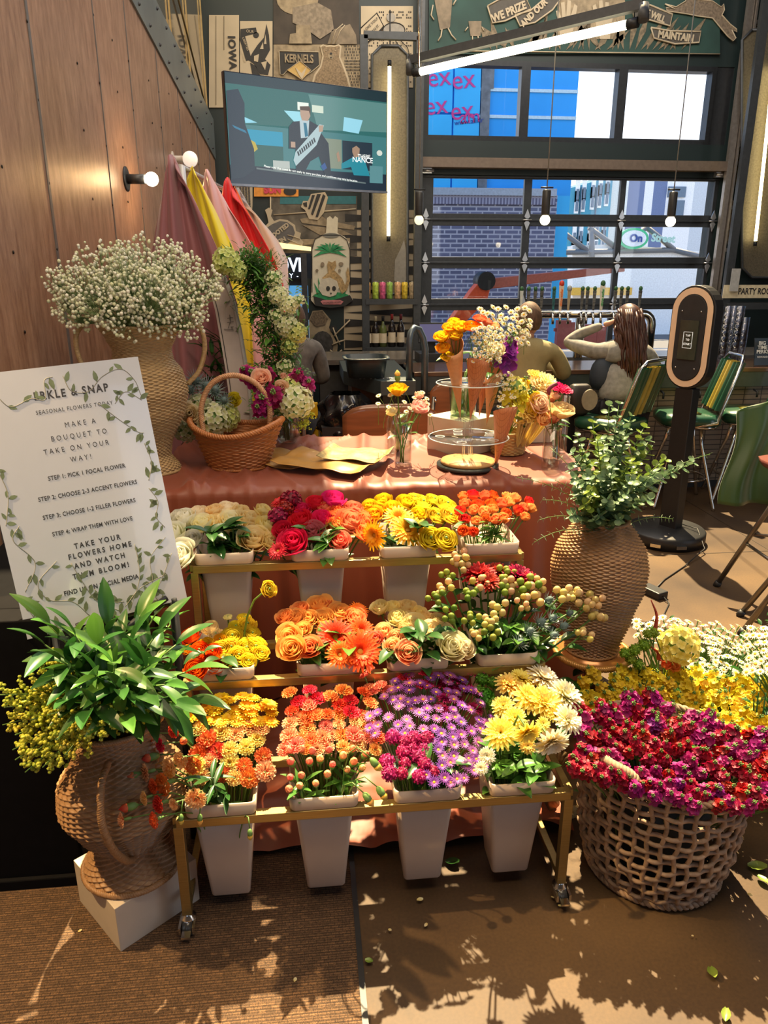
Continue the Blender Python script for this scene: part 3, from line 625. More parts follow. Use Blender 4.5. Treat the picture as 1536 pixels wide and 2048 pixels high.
ledm2 = emit('led_tube_bright', (1, .85, .52), 11.0)
def tube_light(label, p0, p1, r, m, cap=.05, housing=None):
    p0 = Vector(p0); p1 = Vector(p1); d = (p1-p0).normalized()
    t = thing('led_tube_light', label, 'light', tuple(p0)); a = Vector((0, 0, 0)); b = p1-p0
    MB().tube([a, b], r, 12).obj('tube', m, t)
    for q_, s_ in ((a, -1), (b, 1)): MB().tube([q_, q_+d*s_*cap], r*1.15, 12).obj('end_cap', black, t)
    if housing:
        hm = MB(); hm.add(MB().box(((b.length)/2, 0, 0), (b.length+.18, .05, .05)), basis(Vector(housing), b, Vector((0, 0, 1)))); hm.obj('housing', dkgrey, t)
        for q_ in (a, b): MB().tube([q_+d*(.09 if q_ is b else -.09), q_+d*(.09 if q_ is b else -.09)+Vector(housing)], .03, 10).obj('bracket', dkgrey, t)
    return t
tube_light('vertical warm LED tube in front of the left mesh screen', atY(779, 133, MY-.24), atY(777, 472, MY-.24), .016, ledm)
tube_light('vertical warm LED tube at the right edge of the wall', atY(1548, 130, MY-.24), atY(1511, 482, MY-.24), .016, ledm)
tube_light('big diagonal warm LED tube hanging above the garage door', atY(842, 143, 5.6), atY(1255, 49, 4.6), .024, ledm2, .06, housing=(0, .02, .085))
s_ = MB(); s_.tube([atY(1268, 40, 4.6), atY(1268, -300, 4.6)], .004, 5); tag(s_.obj('suspension_wire', black), 'wire holding the right end of the diagonal tube light', 'wire')
s_ = MB(); s_.tube([atY(838, 150, 5.6), atY(838, -200, 5.6)], .008, 6); tag(s_.obj('suspension_rod', chrome), 'rod holding the left end of the diagonal tube light', 'rod')
# mural above the garage door
o = cutout('garage_mural', 'long green mural of leaves, hands and ribbons above the garage door', 'mural', [R(858, -60, 1440, 108)], grn, .02)
lm = []; random.seed(3)
for k in range(34):
    x = 985+k*11.5; y = 100; a = rnd(-.9, .9); L_ = rnd(40, 85); x2 = x+sin(a)*L_; y2 = y-cos(a)*L_
    nx, ny = cos(a)*6, sin(a)*6; lm.append([(x-2, y), ((x+x2)/2-nx, (y+y2)/2-ny), (x2, y2), ((x+x2)/2+nx, (y+y2)/2+ny)])
deco(o, 'leaves', lm, mat('mural_leaf', (.20, .155, .095), .7, var=.45, scale=30), .026)
deco(o, 'glow_panel', [R(1115, -60, 1250, 78)], sepia2, .023)
deco(o, 'hand', [[(1118, 55), (1112, 22), (1117, 20), (1124, 38), (1122, 5), (1129, 4), (1132, 32), (1135, 0), (1142, 1), (1141, 32), (1149, 8), (1155, 12), (1150, 40), (1146, 62), (1140, 78), (1120, 78)]], cream, .03)
deco(o, 'hand', [[(1222, 55), (1228, 22), (1223, 20), (1216, 38), (1218, 5), (1211, 4), (1208, 32), (1205, 0), (1198, 1), (1199, 32), (1191, 8), (1185, 12), (1190, 40), (1194, 62), (1200, 78), (1220, 78)]], cream, .03)
for pts in ([(975, 12), (1000, -2), (1050, -8), (1062, 18), (1010, 42), (985, 46)], [(1030, 30), (1060, 22), (1110, -20), (1128, -12), (1105, 20), (1070, 45), (1040, 52)], [(1265, 12), (1300, 10), (1345, 28), (1340, 52), (1300, 40), (1268, 38)], [(1302, 55), (1340, 62), (1402, 62), (1398, 85), (1350, 88), (1308, 76)]):
    r_ = deco(o, 'ribbon', [pts], mat('ribbon_grey', (.085, .075, .06), .7), .034); strokes(o, 'ribbon_border', [pts+[pts[0]]], .008, cream, .038)
wtext(o, 'WE PRIZE', 1018, 24, 17, .38, cream, .045, bold=.004, sx=.85); wtext(o, 'AND OUR', 1068, 26, 14, .75, cream, .045, bold=.004, sx=.85)
wtext(o, 'WE WILL', 1305, 30, 14, -.3, cream, .045, bold=.004, sx=.85); wtext(o, 'MAINTAIN', 1352, 73, 15, -.08, cream, .045, bold=.004, sx=.9)
deco(o, 'cup_shape', [[(868, -6), (905, -6), (900, 55), (880, 60)]], sepia, .03); strokes(o, 'cup_legs', [[(884, 58), (882, 72), (876, 82)], [(896, 56), (903, 70), (912, 80)], [(866, 10), (862, 30), (868, 40)], [(906, 10), (912, 0)]], .007, cream, .034)
deco(o, 'small_cup_shape', [[(937, 42), (963, 42), (961, 72), (941, 72)]], sepia, .03); strokes(o, 'cup_legs', [[(945, 72), (945, 84)], [(956, 72), (957, 84)], [(936, 54), (930, 62)], [(964, 54), (968, 62)]], .006, cream, .034)
hare = [(1330, 8), (1352, 14), (1372, 2), (1368, -12), (1380, -14), (1392, -2), (1425, 2), (1442, 14), (1447, 8), (1449, 20), (1444, 30), (1460, 48), (1473, 58), (1474, 64), (1464, 60), (1472, 76), (1466, 82), (1455, 72), (1440, 54), (1425, 36), (1395, 32), (1375, 28), (1362, 26), (1334, 22), (1332, 15), (1350, 18)]
h_ = cutout('hare_cutout', 'leaping brown hare cut-out at the right end of the mural', 'wall cut-out', [hare], mat('hare_fur', (.20, .15, .10), .8, var=.4, scale=50), .035)
strokes(h_, 'outline', [hare+[hare[0]]], .006, cream, .037)
strokes(o, 'mural_border', [[(858, 101), (1440, 108)]], .006, cream, .03)
# right of the garage door
o = cutout('dotted_panel', 'halftone panel at the top right corner', 'wall panel', [R(1488, 45, 1600, 130)], cream, .006)
dm = MB()
for i in range(14):
    for j in range(16):
        if (i*j+i) % 3 < 2: dm.box(WP(1490+i*4, 48+j*5, .01), (.009, .003, .01))
dm.obj('dots', ink, o)
o = cutout('round_emblem', 'round cream emblem right of the garage track', 'emblem', [ell(1512, 195, 26, 36, 24)], cream, .02)
deco(o, 'ring', [ell(1512, 195, 22, 31, 24)], ink, .024); deco(o, 'disc', [ell(1512, 195, 19, 27, 24)], sepia2, .028)
o = cutout('shell_ornament', 'cream flame shaped ornament with black ribs right of the garage', 'wall cut-out', [[(1478, 268), (1500, 268), (1494, 310), (1486, 345), (1478, 375), (1470, 392), (1473, 350), (1466, 330), (1474, 300)]], sepia2, .02)
strokes(o, 'ribs', [[(1476, 300+k*10), (1484, 290+k*10)] for k in range(6)]+[[(1483, 270), (1474, 310), (1472, 350)]], .005, ink, .024)
o = cutout('statue_cutout', 'small bronze statue cut-out right of the garage', 'wall cut-out', [[(1459, 405), (1466, 400), (1473, 408), (1472, 425), (1468, 440), (1474, 455), (1470, 470), (1466, 500), (1458, 502), (1455, 480), (1453, 465), (1460, 450), (1458, 430)]], mat('statue_bronze', (.3, .21, .12), .6, var=.5, scale=30), .02)
# ============================================================ television
tvTL, tvTR, tvBL, tvBR = atY(452, 141, 4.5), atY(781, 184, 4.95), atY(456, 369, 4.5), atY(767, 388, 4.95)
ux = (tvTR-tvTL).normalized(); uy = ((tvTL-tvBL)+(tvTR-tvBR)).normalized(); Mtv = basis((tvTL+tvTR+tvBL+tvBR)/4, ux, uy)
tw = ((tvTR-tvTL).length+(tvBR-tvBL).length)/2; th = ((tvTL-tvBL).length+(tvTR-tvBR).length)/2
tv = thing('television', 'wall mounted flat screen television showing an office scene', 'television', tuple(Mtv.translation)); Mi = Matrix.Translation(-Mtv.translation) @ Mtv
bz = MB().add(MB().box((0, 0, -.02), (tw, th, .035)), Mi); bz.obj('casing', mat('tv_casing', (.012, .012, .014), .25), tv, bevel=.004)
bz = MB().add(MB().box((0, -th/2+.006, .0), (tw, .012, .02)), Mi); bz.obj('bottom_trim', mat('tv_trim', (.25, .26, .28), .3, .8), tv)
S = lambda x, y, k: Mi @ Vector((((x-170)/1095-.5)*tw*1.0, (.5-(y)/765)*th, .0005*k+.0005))
_tv = {}
def tvp(name, col, pts, k, s=1.0):
    mb = MB(); b_ = len(mb.V)
    for x, y in pts: mb.v(S(x, y, k))
    mb.f(list(range(len(pts)))); key = 'screen_'+name
    return mb, key, col, s
scr = MB(); smats = []
def lay(col, pts, k, s=.68):
    key = 'screen_%.2f_%.2f_%.2f' % tuple(col)
    m, n, l, b = (_M.get(key), 0, 0, 0)
    if m is None:
        m, n, l, b = _nodes(key); _M[key] = m
        b.inputs['Base Color'].default_value = (.01, .01, .01, 1); b.inputs['Roughness'].default_value = .12
        b.inputs['Emission Color'].default_value = c4(col); b.inputs['Emission Strength'].default_value = s
    if m not in smats: smats.append(m)
    idx = [scr.v(S(x, y, k)) for x, y in pts]
    if (Vector(scr.V[idx[1]])-Vector(scr.V[idx[0]])).cross(Vector(scr.V[idx[2]])-Vector(scr.V[idx[0]])).dot(Mi.to_3x3() @ Vector((0, 0, 1))) < 0: idx = idx[::-1]
    scr.f(idx, smats.index(m))
def SR(x0, y0, x1, y1): return [(x0, y0), (x1, y0), (x1, y1), (x0, y1)]
lay((.015, .04, .05), SR(175, 8, 1258, 755), 0)
lay((.03, .15, .14), SR(175, 80, 1258, 340), 1); lay((.06, .22, .23), [(175, 340), (1258, 300), (1258, 620), (175, 640)], 1)
lay((.12, .28, .26), [(700, 90), (1258, 90), (1258, 300), (760, 330)], 2)
lay((.35, .75, .85), [(535, 220), (640, 215), (690, 290), (610, 300)], 3); lay((.35, .75, .9), [(945, 220), (1080, 230), (1050, 330), (935, 320)], 3); lay((.3, .7, .85), [(280, 290), (360, 320), (285, 330)], 3)
lay((.9, .95, .85), SR(625, 150, 700, 205), 3); lay((.7, .8, .65), SR(722, 160, 800, 210), 3)
lay((.02, .33, .5), SR(285, 370, 520, 560), 3); lay((.03, .13, .12), SR(330, 470, 520, 650), 4); lay((.25, .3, .22), SR(800, 385, 925, 600), 3)
lay((.55, .42, .06), [(292, 430), (340, 455), (355, 500), (310, 540)], 5); lay((.5, .55, .5), SR(450, 570, 560, 640), 5)
lay((.02, .04, .06), SR(930, 390, 1150, 600), 4)
lay((.015, .03, .05), SR(175, 620, 1258, 755), 5); lay((.15, .2, .2), [(340, 628), (1100, 690), (1100, 700), (340, 640)], 6)
lay((.02, .04, .06), [(178, 130), (250, 110), (285, 200), (280, 330), (330, 500), (330, 640), (260, 700), (178, 720)], 7)
lay((.03, .2, .33), [(200, 350), (280, 380), (290, 400), (215, 370)], 8)
lay((.02, .035, .05), [(560, 330), (590, 290), (640, 280), (700, 270), (760, 300), (780, 350), (830, 420), (845, 650), (800, 650), (760, 520), (700, 560), (650, 660), (600, 650), (600, 480), (555, 480)], 8)
lay((.5, .62, .65), [(635, 275), (700, 270), (690, 390), (640, 400)], 9); lay((.02, .18, .28), [(660, 290), (680, 290), (690, 380), (668, 390)], 10)
lay((.5, .34, .24), [(640, 200), (700, 190), (708, 240), (690, 275), (650, 275), (640, 235)], 10); lay((.10, .06, .04), [(638, 180), (700, 172), (710, 190), (708, 235), (698, 205), (640, 205)], 11)
lay((.45, .6, .62), [(585, 560), (600, 500), (770, 290), (800, 295), (745, 440), (600, 600)], 12)
for k in range(9): lay((.02, .03, .04), [(610+k*14, 500-k*13), (618+k*14, 490-k*13), (628+k*14, 520-k*13), (620+k*14, 530-k*13)], 13)
lay((.5, .34, .24), [(762, 300), (795, 295), (790, 340), (765, 345)], 13); lay((.5, .34, .24), SR(570, 430, 600, 470), 13)
lay((.02, .28, .36), [(920, 560), (1000, 510), (1050, 500), (1095, 530), (1130, 640), (1010, 640), (990, 580), (920, 600)], 9); lay((.42, .27, .18), [(1000, 440), (1030, 420), (1055, 440), (1050, 500), (1015, 510), (1000, 470)], 10); lay((.42, .27, .18), [(885, 490), (900, 470), (915, 540), (895, 550)], 10)
lay((.75, .8, .7), ell(1205, 460, 22, 22, 10), 6); lay((.12, .3, .32), SR(1130, 560, 1230, 690), 6); lay((.03, .1, .3), [(770, 590), (800, 560), (815, 600), (790, 620)], 13)
scr.obj('screen', smats, tv)
tm_ = emit('screen_caption', (.75, .85, .85), .8)
for body, x, y, s_ in (('THERE', 1085, 497, .030), ('NANCE', 1075, 524, .042)):
    text_on('screen_text', body, s_, basis(S(x, y, 16), Mi.to_3x3() @ Vector((1, 0, 0)), Mi.to_3x3() @ Vector((0, 1, 0))), tm_, tv, depth=.0002)
# long caption in small type
text_on('screen_text', 'Please note that some do not apply to every purchase and conditions may vary by location', .0165, basis(S(710, 650, 16), Mi.to_3x3() @ Vector((1, -.085, 0)), Mi.to_3x3() @ Vector((.085, 1, 0))), tm_, tv, depth=.0002)
MB().tube([Mi @ Vector((.0, 0, -.03)), Mi @ Vector((.0, 0, -.2)), atY(722, 290, 7.5)-Mtv.translation], .03, 8).obj('wall_arm', black, tv)
# ============================================================ shelves, bar, taps, seating in the background
SY = 7.55
fm_ = mat('shelf_steel', (.06, .065, .068), .45, .4)
su = thing('shelf_unit', 'dark steel shelf frame between mural and garage door', 'shelf unit', (.85, SY, 0))
ax = lambda px, y=SY: atY(px, 600, y).x
x0, x1 = ax(731), ax(833)
zz = lambda py, y=SY: atY(780, py, y).z
def bxp(name, xa, xb, za, zb, ya, yb, m, par, root, **k):
    return MB().box(((xa+xb)/2-root.location.x, (ya+yb)/2-root.location.y, (za+zb)/2-root.location.z), (xb-xa, yb-ya, zb-za)).obj(name, m, par, **k)
zt = atY(725, 72, SY).z
for x in (x0, x1): bxp('upright', x-.035, x+.035, 0, zt, SY-.05, SY+.02, fm_, su, su)
for py in (75,): bxp('top_rail', x0, x1, zt-.03, zt+.03, SY-.05, SY, fm_, su, su)
for py in (598, 694): bxp('shelf_board', x0, x1, zz(py)-.05, zz(py), SY-.07, SY+.28, fm_, su, su)
# cans on the upper shelf, wine bottles on the lower
zc = zz(598); cols = [(.75, .35, .12), (.45, .6, .08), (.65, .12, .25), (.3, .5, .1), (.75, .4, .2), (.75, .5, .05), (.5, .4, .25)]
cn_ = ['orange', 'lime green', 'crimson', 'dark green', 'peach', 'golden yellow', 'tan']
px_can = [735, 751, 765, 779, 795, 809, 824]
for i, px in enumerate(px_can):
    c = thing('drink_can', '%s drinks can standing on the upper bar shelf' % cn_[i], 'can', (ax(px, SY+.02), SY+.02, zc), group='drink cans on the upper shelf')
    MB().lathe([(.026, 0), (.031, .006), (.031, .12), (.031, .150), (.025, .158)], 16).obj('body', mat('can_print_%d' % i, cols[i], .35, .2, var=.5, scale=40), c)
    MB().lathe([(.025, .158), (.027, .162), (.024, .163), (.022, .159)], 16).obj('lid', chrome, c)
zb_ = zz(694); wdesc = ['dark red wine bottle with a cream label, first from the left on the shelf', 'dark wine bottle with a cream neck, second from the left on the shelf', 'green wine bottle with a black stopper in the middle of the shelf', 'dark wine bottle with red foil and a tall cream label', 'dark wine bottle with dark red foil at the right of the shelf']
for i, px in enumerate((735, 751, 766, 784, 802)):
    gcol = (.015, .01, .008) if i != 2 else (.10, .12, .03)
    h = .30+.02*(i in (3, 4)); c = thing('wine_bottle', wdesc[i], 'bottle', (ax(px, SY+.02), SY+.02, zb_), group='wine bottles on the lower shelf')
    MB().lathe([(.03, 0), (.037, .005), (.037, h*.58), (.03, h*.66), (.014, h*.74), (.013, h*.86)], 18).obj('glass', mat('bottle_glass_%d' % (i == 2), gcol, .12, var=.1), c)
    MB().lathe([(.0145, h*.84), (.015, h*.99), (.014, h)], 14).obj('foil', mat('foil_%d' % i, [(.6, .5, .3), (.6, .5, .3), (.02, .02, .02), (.35, .03, .03), (.15, .02, .03)][i], .4), c)
    MB().lathe([(.0378, h*.14), (.0378, h*.45)], 18, cap=False).obj('label', mat('wine_label', (.62, .52, .36), .7, var=.1), c)
# ---- the bar
BY0 = 5.2; BZ = .93
slate = mat('bar_slate_paint', (.045, .065, .068), .45, .1)
bar = thing('bar_counter', 'long bar with tiled front and dark worktop edge', 'bar', (2.6, 5.3, 0))
def mat_tile():
    m = mat_brick('stacked_bar_tile', (.20, .155, .105), (.26, .205, .145), (.035, .03, .025), 1, .135, .038, .0035, .4, off=0, bump=.4); return m
bxp('tiled_front', .78, 5.2, .06, BZ-.13, BY0+.05, BY0+.12, mat_tile(), bar, bar)
bxp('kick_plate', .78, 5.2, 0, .08, BY0+.07, BY0+.13, black, bar, bar)
bxp('counter_edge', .755, 5.2, BZ-.14, BZ-.002, BY0-.02, BY0+.14, slate, bar, bar, bevel=.004)
bxp('worktop', .755, 5.2, BZ-.03, BZ, BY0-.03, BY0+.55, mat('bar_top_wood', (.10, .055, .035), .18, var=.3, scale=3, stretch=(1, 8, 8)), bar, bar, bevel=.004)
bxp('rear_cabinet', .78, 5.2, 0, BZ-.04, BY0+.45, BY0+.5, slate, bar, bar)
for x in (1.36, 2.58, 2.86, 3.3): MB().tube([(x-2.6, BY0-.02-5.3, BZ-.16), (x-2.6, BY0-.07-5.3, BZ-.17), (x-2.6, BY0-.07-5.3, BZ-.21)], .008, 6).obj('bag_hook', black, bar)
# service ledge at the left end with bus tub
ld = thing('service_station', 'dark blue-grey service counter at the left end of the bar', 'counter', (.5, 5.6, 0))
l0, l1 = atZ(683, 750, .9), atZ(762, 768, .9)
pts = [(.28, 5.55, .80), (.50, 4.98, .80), (.74, 4.98, .80), (.74, 6.2, .80), (.28, 6.2, .80)]
MB().plate([Vector(p)-Vector(ld.location) for p in pts], (0, 0, .10)).obj('counter_slab', slate, ld, bevel=.004)
MB().box((.12, -.3, .4), (.16, .16, .8)).obj('leg', slate, ld)
MB().box((.03, .35, .4), (.36, .5, .8)).obj('cabinet_body', mat('station_wood', (.22, .16, .10), .6), ld)
MB().add(text_mb('M  M M M', .055, depth=.0006, bold=.002), basis(Vector((-.02, -.5, .902)), (1, .02, 0), (0, 1, 0))).obj('stencil', mat('stencil_white', (.5, .5, .5), .6), ld)
tb = thing('bus_tub', 'black plastic bus tub standing on the service counter', 'tub', (.42, 5.22, .905))
mb = MB()
for (w0, d0, z0), (w1, d1, z1) in (((.26, .30, 0), (.31, .36, .15)),):
    k = 0
    def ring(w, d, z, n=20):
        out = []
        for i in range(n):
            a = 2*pi*i/n; c_, s_ = cos(a), sin(a); e = 5
            r = (abs(c_)**e+abs(s_)**e)**(-1/e); out.append((c_*r*w/2, s_*r*d/2, z))
        return out
def loft(mb, rings, mi=0, cap0=True, cap1=False):
    k = len(mb.V); n = len(rings[0])
    for r in rings:
        for p in r: mb.v(p)
    for i in range(len(rings)-1):
        for j in range(n): mb.f((k+i*n+j, k+i*n+(j+1) % n, k+(i+1)*n+(j+1) % n, k+(i+1)*n+j), mi, True)
    if cap0: mb.f([k+j for j in range(n)][::-1], mi)
    if cap1: mb.f([k+(len(rings)-1)*n+j for j in range(n)], mi)
    return mb
loft(mb, [ring(.25, .30, 0), ring(.285, .34, .125)]); mb.obj('tub_body', mat('tub_black', (.018, .03, .035), .4), tb)
loft(MB(), [ring(.285, .34, .122), ring(.32, .375, .124), ring(.32, .375, .134), ring(.275, .33, .134), ring(.25, .30, .02)], cap0=False, cap1=True).obj('rim', mat('tub_black', (1, 1, 1)), tb)
hr = MB().tube([(.70, 5.02, .9), (.70, 5.02, 1.16), (.71, 5.03, 1.21), (.735, 5.05, 1.24), (.77, 5.07, 1.23), (.80, 5.08, 1.17), (.815, 5.08, 1.1), (.815, 5.08, .62)], .024, 10)
tag(hr.obj('grab_rail', mat('rail_steel', (.10, .13, .15), .35, .6)), 'curved dark steel grab rail beside the service counter', 'rail')
# back counter behind the bar with items
bc = thing('back_counter', 'stainless back counter under the garage door', 'counter', (2.4, 6.6, 0))
bxp('counter_top', .12, 5.0, .86, .90, 6.25, 6.95, mat('stainless_top', (.42, .38, .33), .25, .8), bc, bc)
bxp('counter_body', .12, 5.0, 0, .86, 6.35, 6.9, mat('counter_body_dark', (.06, .06, .06), .5), bc, bc)
bxp('wood_front_panel', 1.7, 3.0, .72, .86, 6.24, 6.34, mat('warm_wood', (.5, .3, .10), .4), bc, bc)  # panel in a golden brown wood tone
# taps
tp = thing('beer_tap_tower', 'long chrome tap rail with a curved end and many handles', 'beer taps', (2.2, 6.2, .90))
q = lambda p: Vector(p)-Vector(tp.location)
xa, xb, zt_ = atY(1045, 628, 6.2).x, atY(1285, 628, 6.2).x, atY(1160, 628, 6.2).z
arc = [q((xa, 6.2, zt_)), q((xb, 6.2, zt_))]+[q((xb+.09*sin(a), 6.2, zt_-.09+.09*cos(a))) for a in [.3, .6, .9, 1.2, 1.57]]+[q((xb+.09, 6.2, .9))]
MB().tube(arc, .035, 12).obj('rail', chrome, tp)
MB().tube([q(((xa+xb)/2, 6.25, zt_)), q(((xa+xb)/2, 6.25, .9))], .04, 12).obj('post', chrome, tp)
px_t = [(1037, 's'), (1051, 'k'), (1064, 'k'), (1077, 'k'), (1101, 'e'), (1115, 'r'), (1131, 'w'), (1157, 'k'), (1167, 'k'), (1181, 'k'), (1196, 'g'), (1222, 'k'), (1234, 'k'), (1246, 'k'), (1271, 'k')]
hg = mat('handle_green_knob', (.03, .12, .04), .4)
for px, kd in px_t:
    x = atY(px, 600, 6.2).x; base = q((x, 6.12, zt_)); top = .21 if kd != 'r' and kd != 'g' else .25
    MB().tube([base+Vector((0, .06, 0)), base+Vector((0, 0, .01)), base+Vector((0, -.015, -.03)), base+Vector((0, -.015, -.075))], .011, 8).obj('spout', chrome, tp)
    hm = {'k': mat('handle_striped', (.10, .10, .09), .5, var=.9, scale=70, stretch=(.2, .2, 1)), 's': mat('handle_silver', (.6, .65, .6), .4), 'e': mat('handle_teal', (.02, .13, .13), .5, var=.6, scale=50), 'r': mat('handle_white', (.75, .6, .45), .5), 'g': mat('handle_cream', (.75, .72, .6), .5), 'w': mat('handle_gold', (.4, .33, .2), .5)}[kd]
    w = .026 if kd in 'rg' else .018
    h = MB().frustum(base+Vector((0, 0, .03)), w*.7, .018, w*1.5, .02, top-.05); hh = h.obj('tap_handle', hm, tp, bevel=.003)
    MB().ball(base+Vector((0, 0, top-.005)), .022 if kd in 'rgw' else .017, 8, 6, sc=(1, .8, 1.2)).obj('knob', {'r': mat('knob_red', (.65, .05, .02), .4), 'w': mat('knob_grey', (.35, .36, .33), .4)}.get(kd, hg), hh)
    if kd in 'rg': text_on('handle_text', 'citrus surfer', .028, basis(base+Vector((0, -.014, top/2+.01)), (0, 0, 1), (-1, 0, 0)), mat('handle_print_'+kd, (.8, .2, .03) if kd == 'r' else (.05, .35, .1), .5), hh, bold=.001)
# point of sale terminal
ps = thing('pos_terminal', 'black touch screen till on the back counter', 'till', (1.02, 6.0, .90)); q = lambda p: Vector(p)-Vector(ps.location)
Rm = Matrix.Rotation(radians(-15), 3, 'X')
MB().box((0, 0, .235), (.23, .02, .16), Rm).obj('monitor', black, ps, bevel=.004)
MB().box((0, -.0115, .235), (.205, .006, .135), Rm).obj('screen', emit('till_screen', (.06, .06, .14), .6), ps)
MB().box((0, .04, .11), (.06, .04, .18)).obj('stand', black, ps); MB().box((.0, .03, .04), (.24, .24, .08)).obj('cash_drawer', mat('drawer_black', (.02, .02, .022), .4), ps, bevel=.004)
tag(MB().box((1.02, 5.98, .45), (.4, .3, .9)).obj('till_pedestal', slate), 'dark pedestal under the till', 'pedestal')
# pint glasses in stacks at the right of the bar
gmat = glass('pint_glass', (.90, .90, .92), alpha=.5, spec=.9)
gme = MB().lathe([(.026, 0), (.040, .145), (.038, .145), (.025, .006)], 14, cap=True).mesh('glass_shell', gmat)
kk = 0; cols_ = [(1404, 1), (1413, 1), (1422, 2), (1434, 6), (1446, 7), (1458, 7), (1470, 7), (1482, 5), (1417, 1), (1428, 1)]
for ci, (px, n_) in enumerate(cols_):
    for k in range(n_):
        if n_ > 2: z = .93+.045*k; lab = 'pint glass in the stacked glasses behind the photo kiosk'; g_ = 'stacked pint glasses on the bar'
        else: z = .93; lab = 'single stemless glass beside the stacked pint glasses'; g_ = 'loose glasses on the bar'
        if n_ == 2 and k: z = .93+.045*k; lab = 'pint glass in the stacked glasses behind the photo kiosk'; g_ = 'stacked pint glasses on the bar'
        o = bpy.data.objects.new('pint_glass', gme); COL.objects.link(o); p = atY(px, 690, 5.62+(ci % 2)*.06); o.location = (p.x, p.y, z); tag(o, lab, 'glass', g_)
# menu stand, party room sign shelf
ms = thing('menu_stand', 'black counter card reading BIG TIME PERKS at the right end of the bar', 'sign', (3.42, 5.3, .93)); 
MB().box((0, 0, .10), (.17, .008, .20), Matrix.Rotation(radians(-12), 3, 'X')).obj('card', mat('card_black', (.012, .02, .025), .3), ms)
for j, t in enumerate(('BIG', 'TIME', 'PERKS')): text_on('lettering', t, .036, basis(Vector((-.075, -.012-.006*(2-j), .165-.032*j)), (1, 0, 0), (0, .2, 1)), mat('print_white', (.75, .75, .72), .6), ms, align='LEFT', bold=.001)
text_on('lettering', 'REWARDS', .02, basis(Vector((-.075, -.03, .065)), (1, 0, 0), (0, .2, 1)), mat('print_white', (1, 1, 1)), ms, align='LEFT')
rs = thing('shelf_unit', 'dark steel frame right of the garage door carrying the party room sign', 'shelf unit', (4.9, SY, 0))
bxp('upright', atY(1448, 600, SY).x-.04, atY(1448, 600, SY).x+.04, 0, 4.4, SY-.05, SY, fm_, rs, rs)
bxp('shelf_board', atY(1448, 600, SY).x, 6.2, atY(1480, 606, SY).z-.06, atY(1480, 606, SY).z, SY-.1, SY+.25, fm_, rs, rs)
sg = atY(1500, 583, SY-.06)
o = tag(MB().box(sg, (.58, .012, .13)).obj('party_room_sign', mat('sign_cream', (.72, .62, .40), .6)), 'cream sign board lettered PARTY ROOM', 'sign')
text_on('lettering', 'PARTY ROOM', .085, basis(sg+Vector((.07, -.009, 0)), (1, 0, 0), (0, 0, 1)), ink, o, bold=.002, sx=.76)
o = tag(MB().box(atY(1470, 560, SY-.09), (.09, .01, .22)).obj('paper_notice', mat('notice_paper', (.45, .45, .42), .7)), 'grey paper notice standing in front of the party room sign', 'notice')
# pendants
for px, py, y, lab in ((838, 440, 6.0, 'pendant bulb on a dark socket left of the garage door'), (1090, 440, 5.55, 'glowing pendant bulb in front of the middle of the garage door'), (1341, 443, 5.55, 'glowing pendant bulb right above the photo kiosk')):
    p = atY(px, py, y); t = thing('pendant_light', lab, 'light', tuple(p))
    em = emit('bulb_glow', (1, .86, .55), 7) if px > 900 else emit('bulb_dim', (.9, .72, .42), 1.2)
    MB().ball((0, 0, 0), .036, 14, 10).obj('bulb', em, t)
    MB().lathe([(.026, .03), (.030, .04), (.030, .19), (.026, .2)], 16).obj('socket', mat('socket_black', (.03, .03, .03), .4), t)
    MB().tube([(0, 0, .2), (0, 0, 5.0-p.z)], .004, 6).obj('cord', mat('cord_grey', (.25, .25, .24), .5), t)
    MB().tube([(-.045, 0, .215), (.045, 0, .215)], .006, 6).obj('cross_pin', black, t)
# wall sconces on the plywood
for (px, py, on, lab) in ((252, 358, 1, 'lit black wall sconce with a round bulb on the plywood wall'), (345, 318, 0, 'pale frosted globe sconce above the fabric rack')):
    p = atW(px, py); t = thing('wall_sconce', lab, 'light', tuple(p), -.043); r = .045
    if on:
        MB().add(MB().lathe([(.062, 0), (.062, .006), (.05, .009)], 24), Matrix.Rotation(pi/2, 4, 'Y')).obj('wall_plate', black, t)
        MB().add(MB().lathe([(.025, .005), (.025, .10)], 18), Matrix.Rotation(pi/2, 4, 'Y')).obj('socket', mat('socket_grey', (.05, .05, .05), .4, .3), t)
        MB().ball((.135, 0, 0), .036, 16, 12).obj('bulb', emit('sconce_glow', (1, .86, .60), 16), t)
        l = bpy.data.lights.new('sconce_light', 'POINT'); l.energy = 3.5; l.color = (1, .55, .18); l.shadow_soft_size = .036; lo = bpy.data.objects.new('sconce_light', l); COL.objects.link(lo); lo.location = p+Vector((.19, 0, 0))
    else:
        MB().ball((.12, 0, 0), .052, 18, 12).obj('globe', emit('frosted_globe', (.9, .78, .66), .55), t); MB().add(MB().lathe([(.05, 0), (.05, .006), (.022, .008), (.022, .09)], 18), Matrix.Rotation(pi/2, 4, 'Y')).obj('socket', white, t)
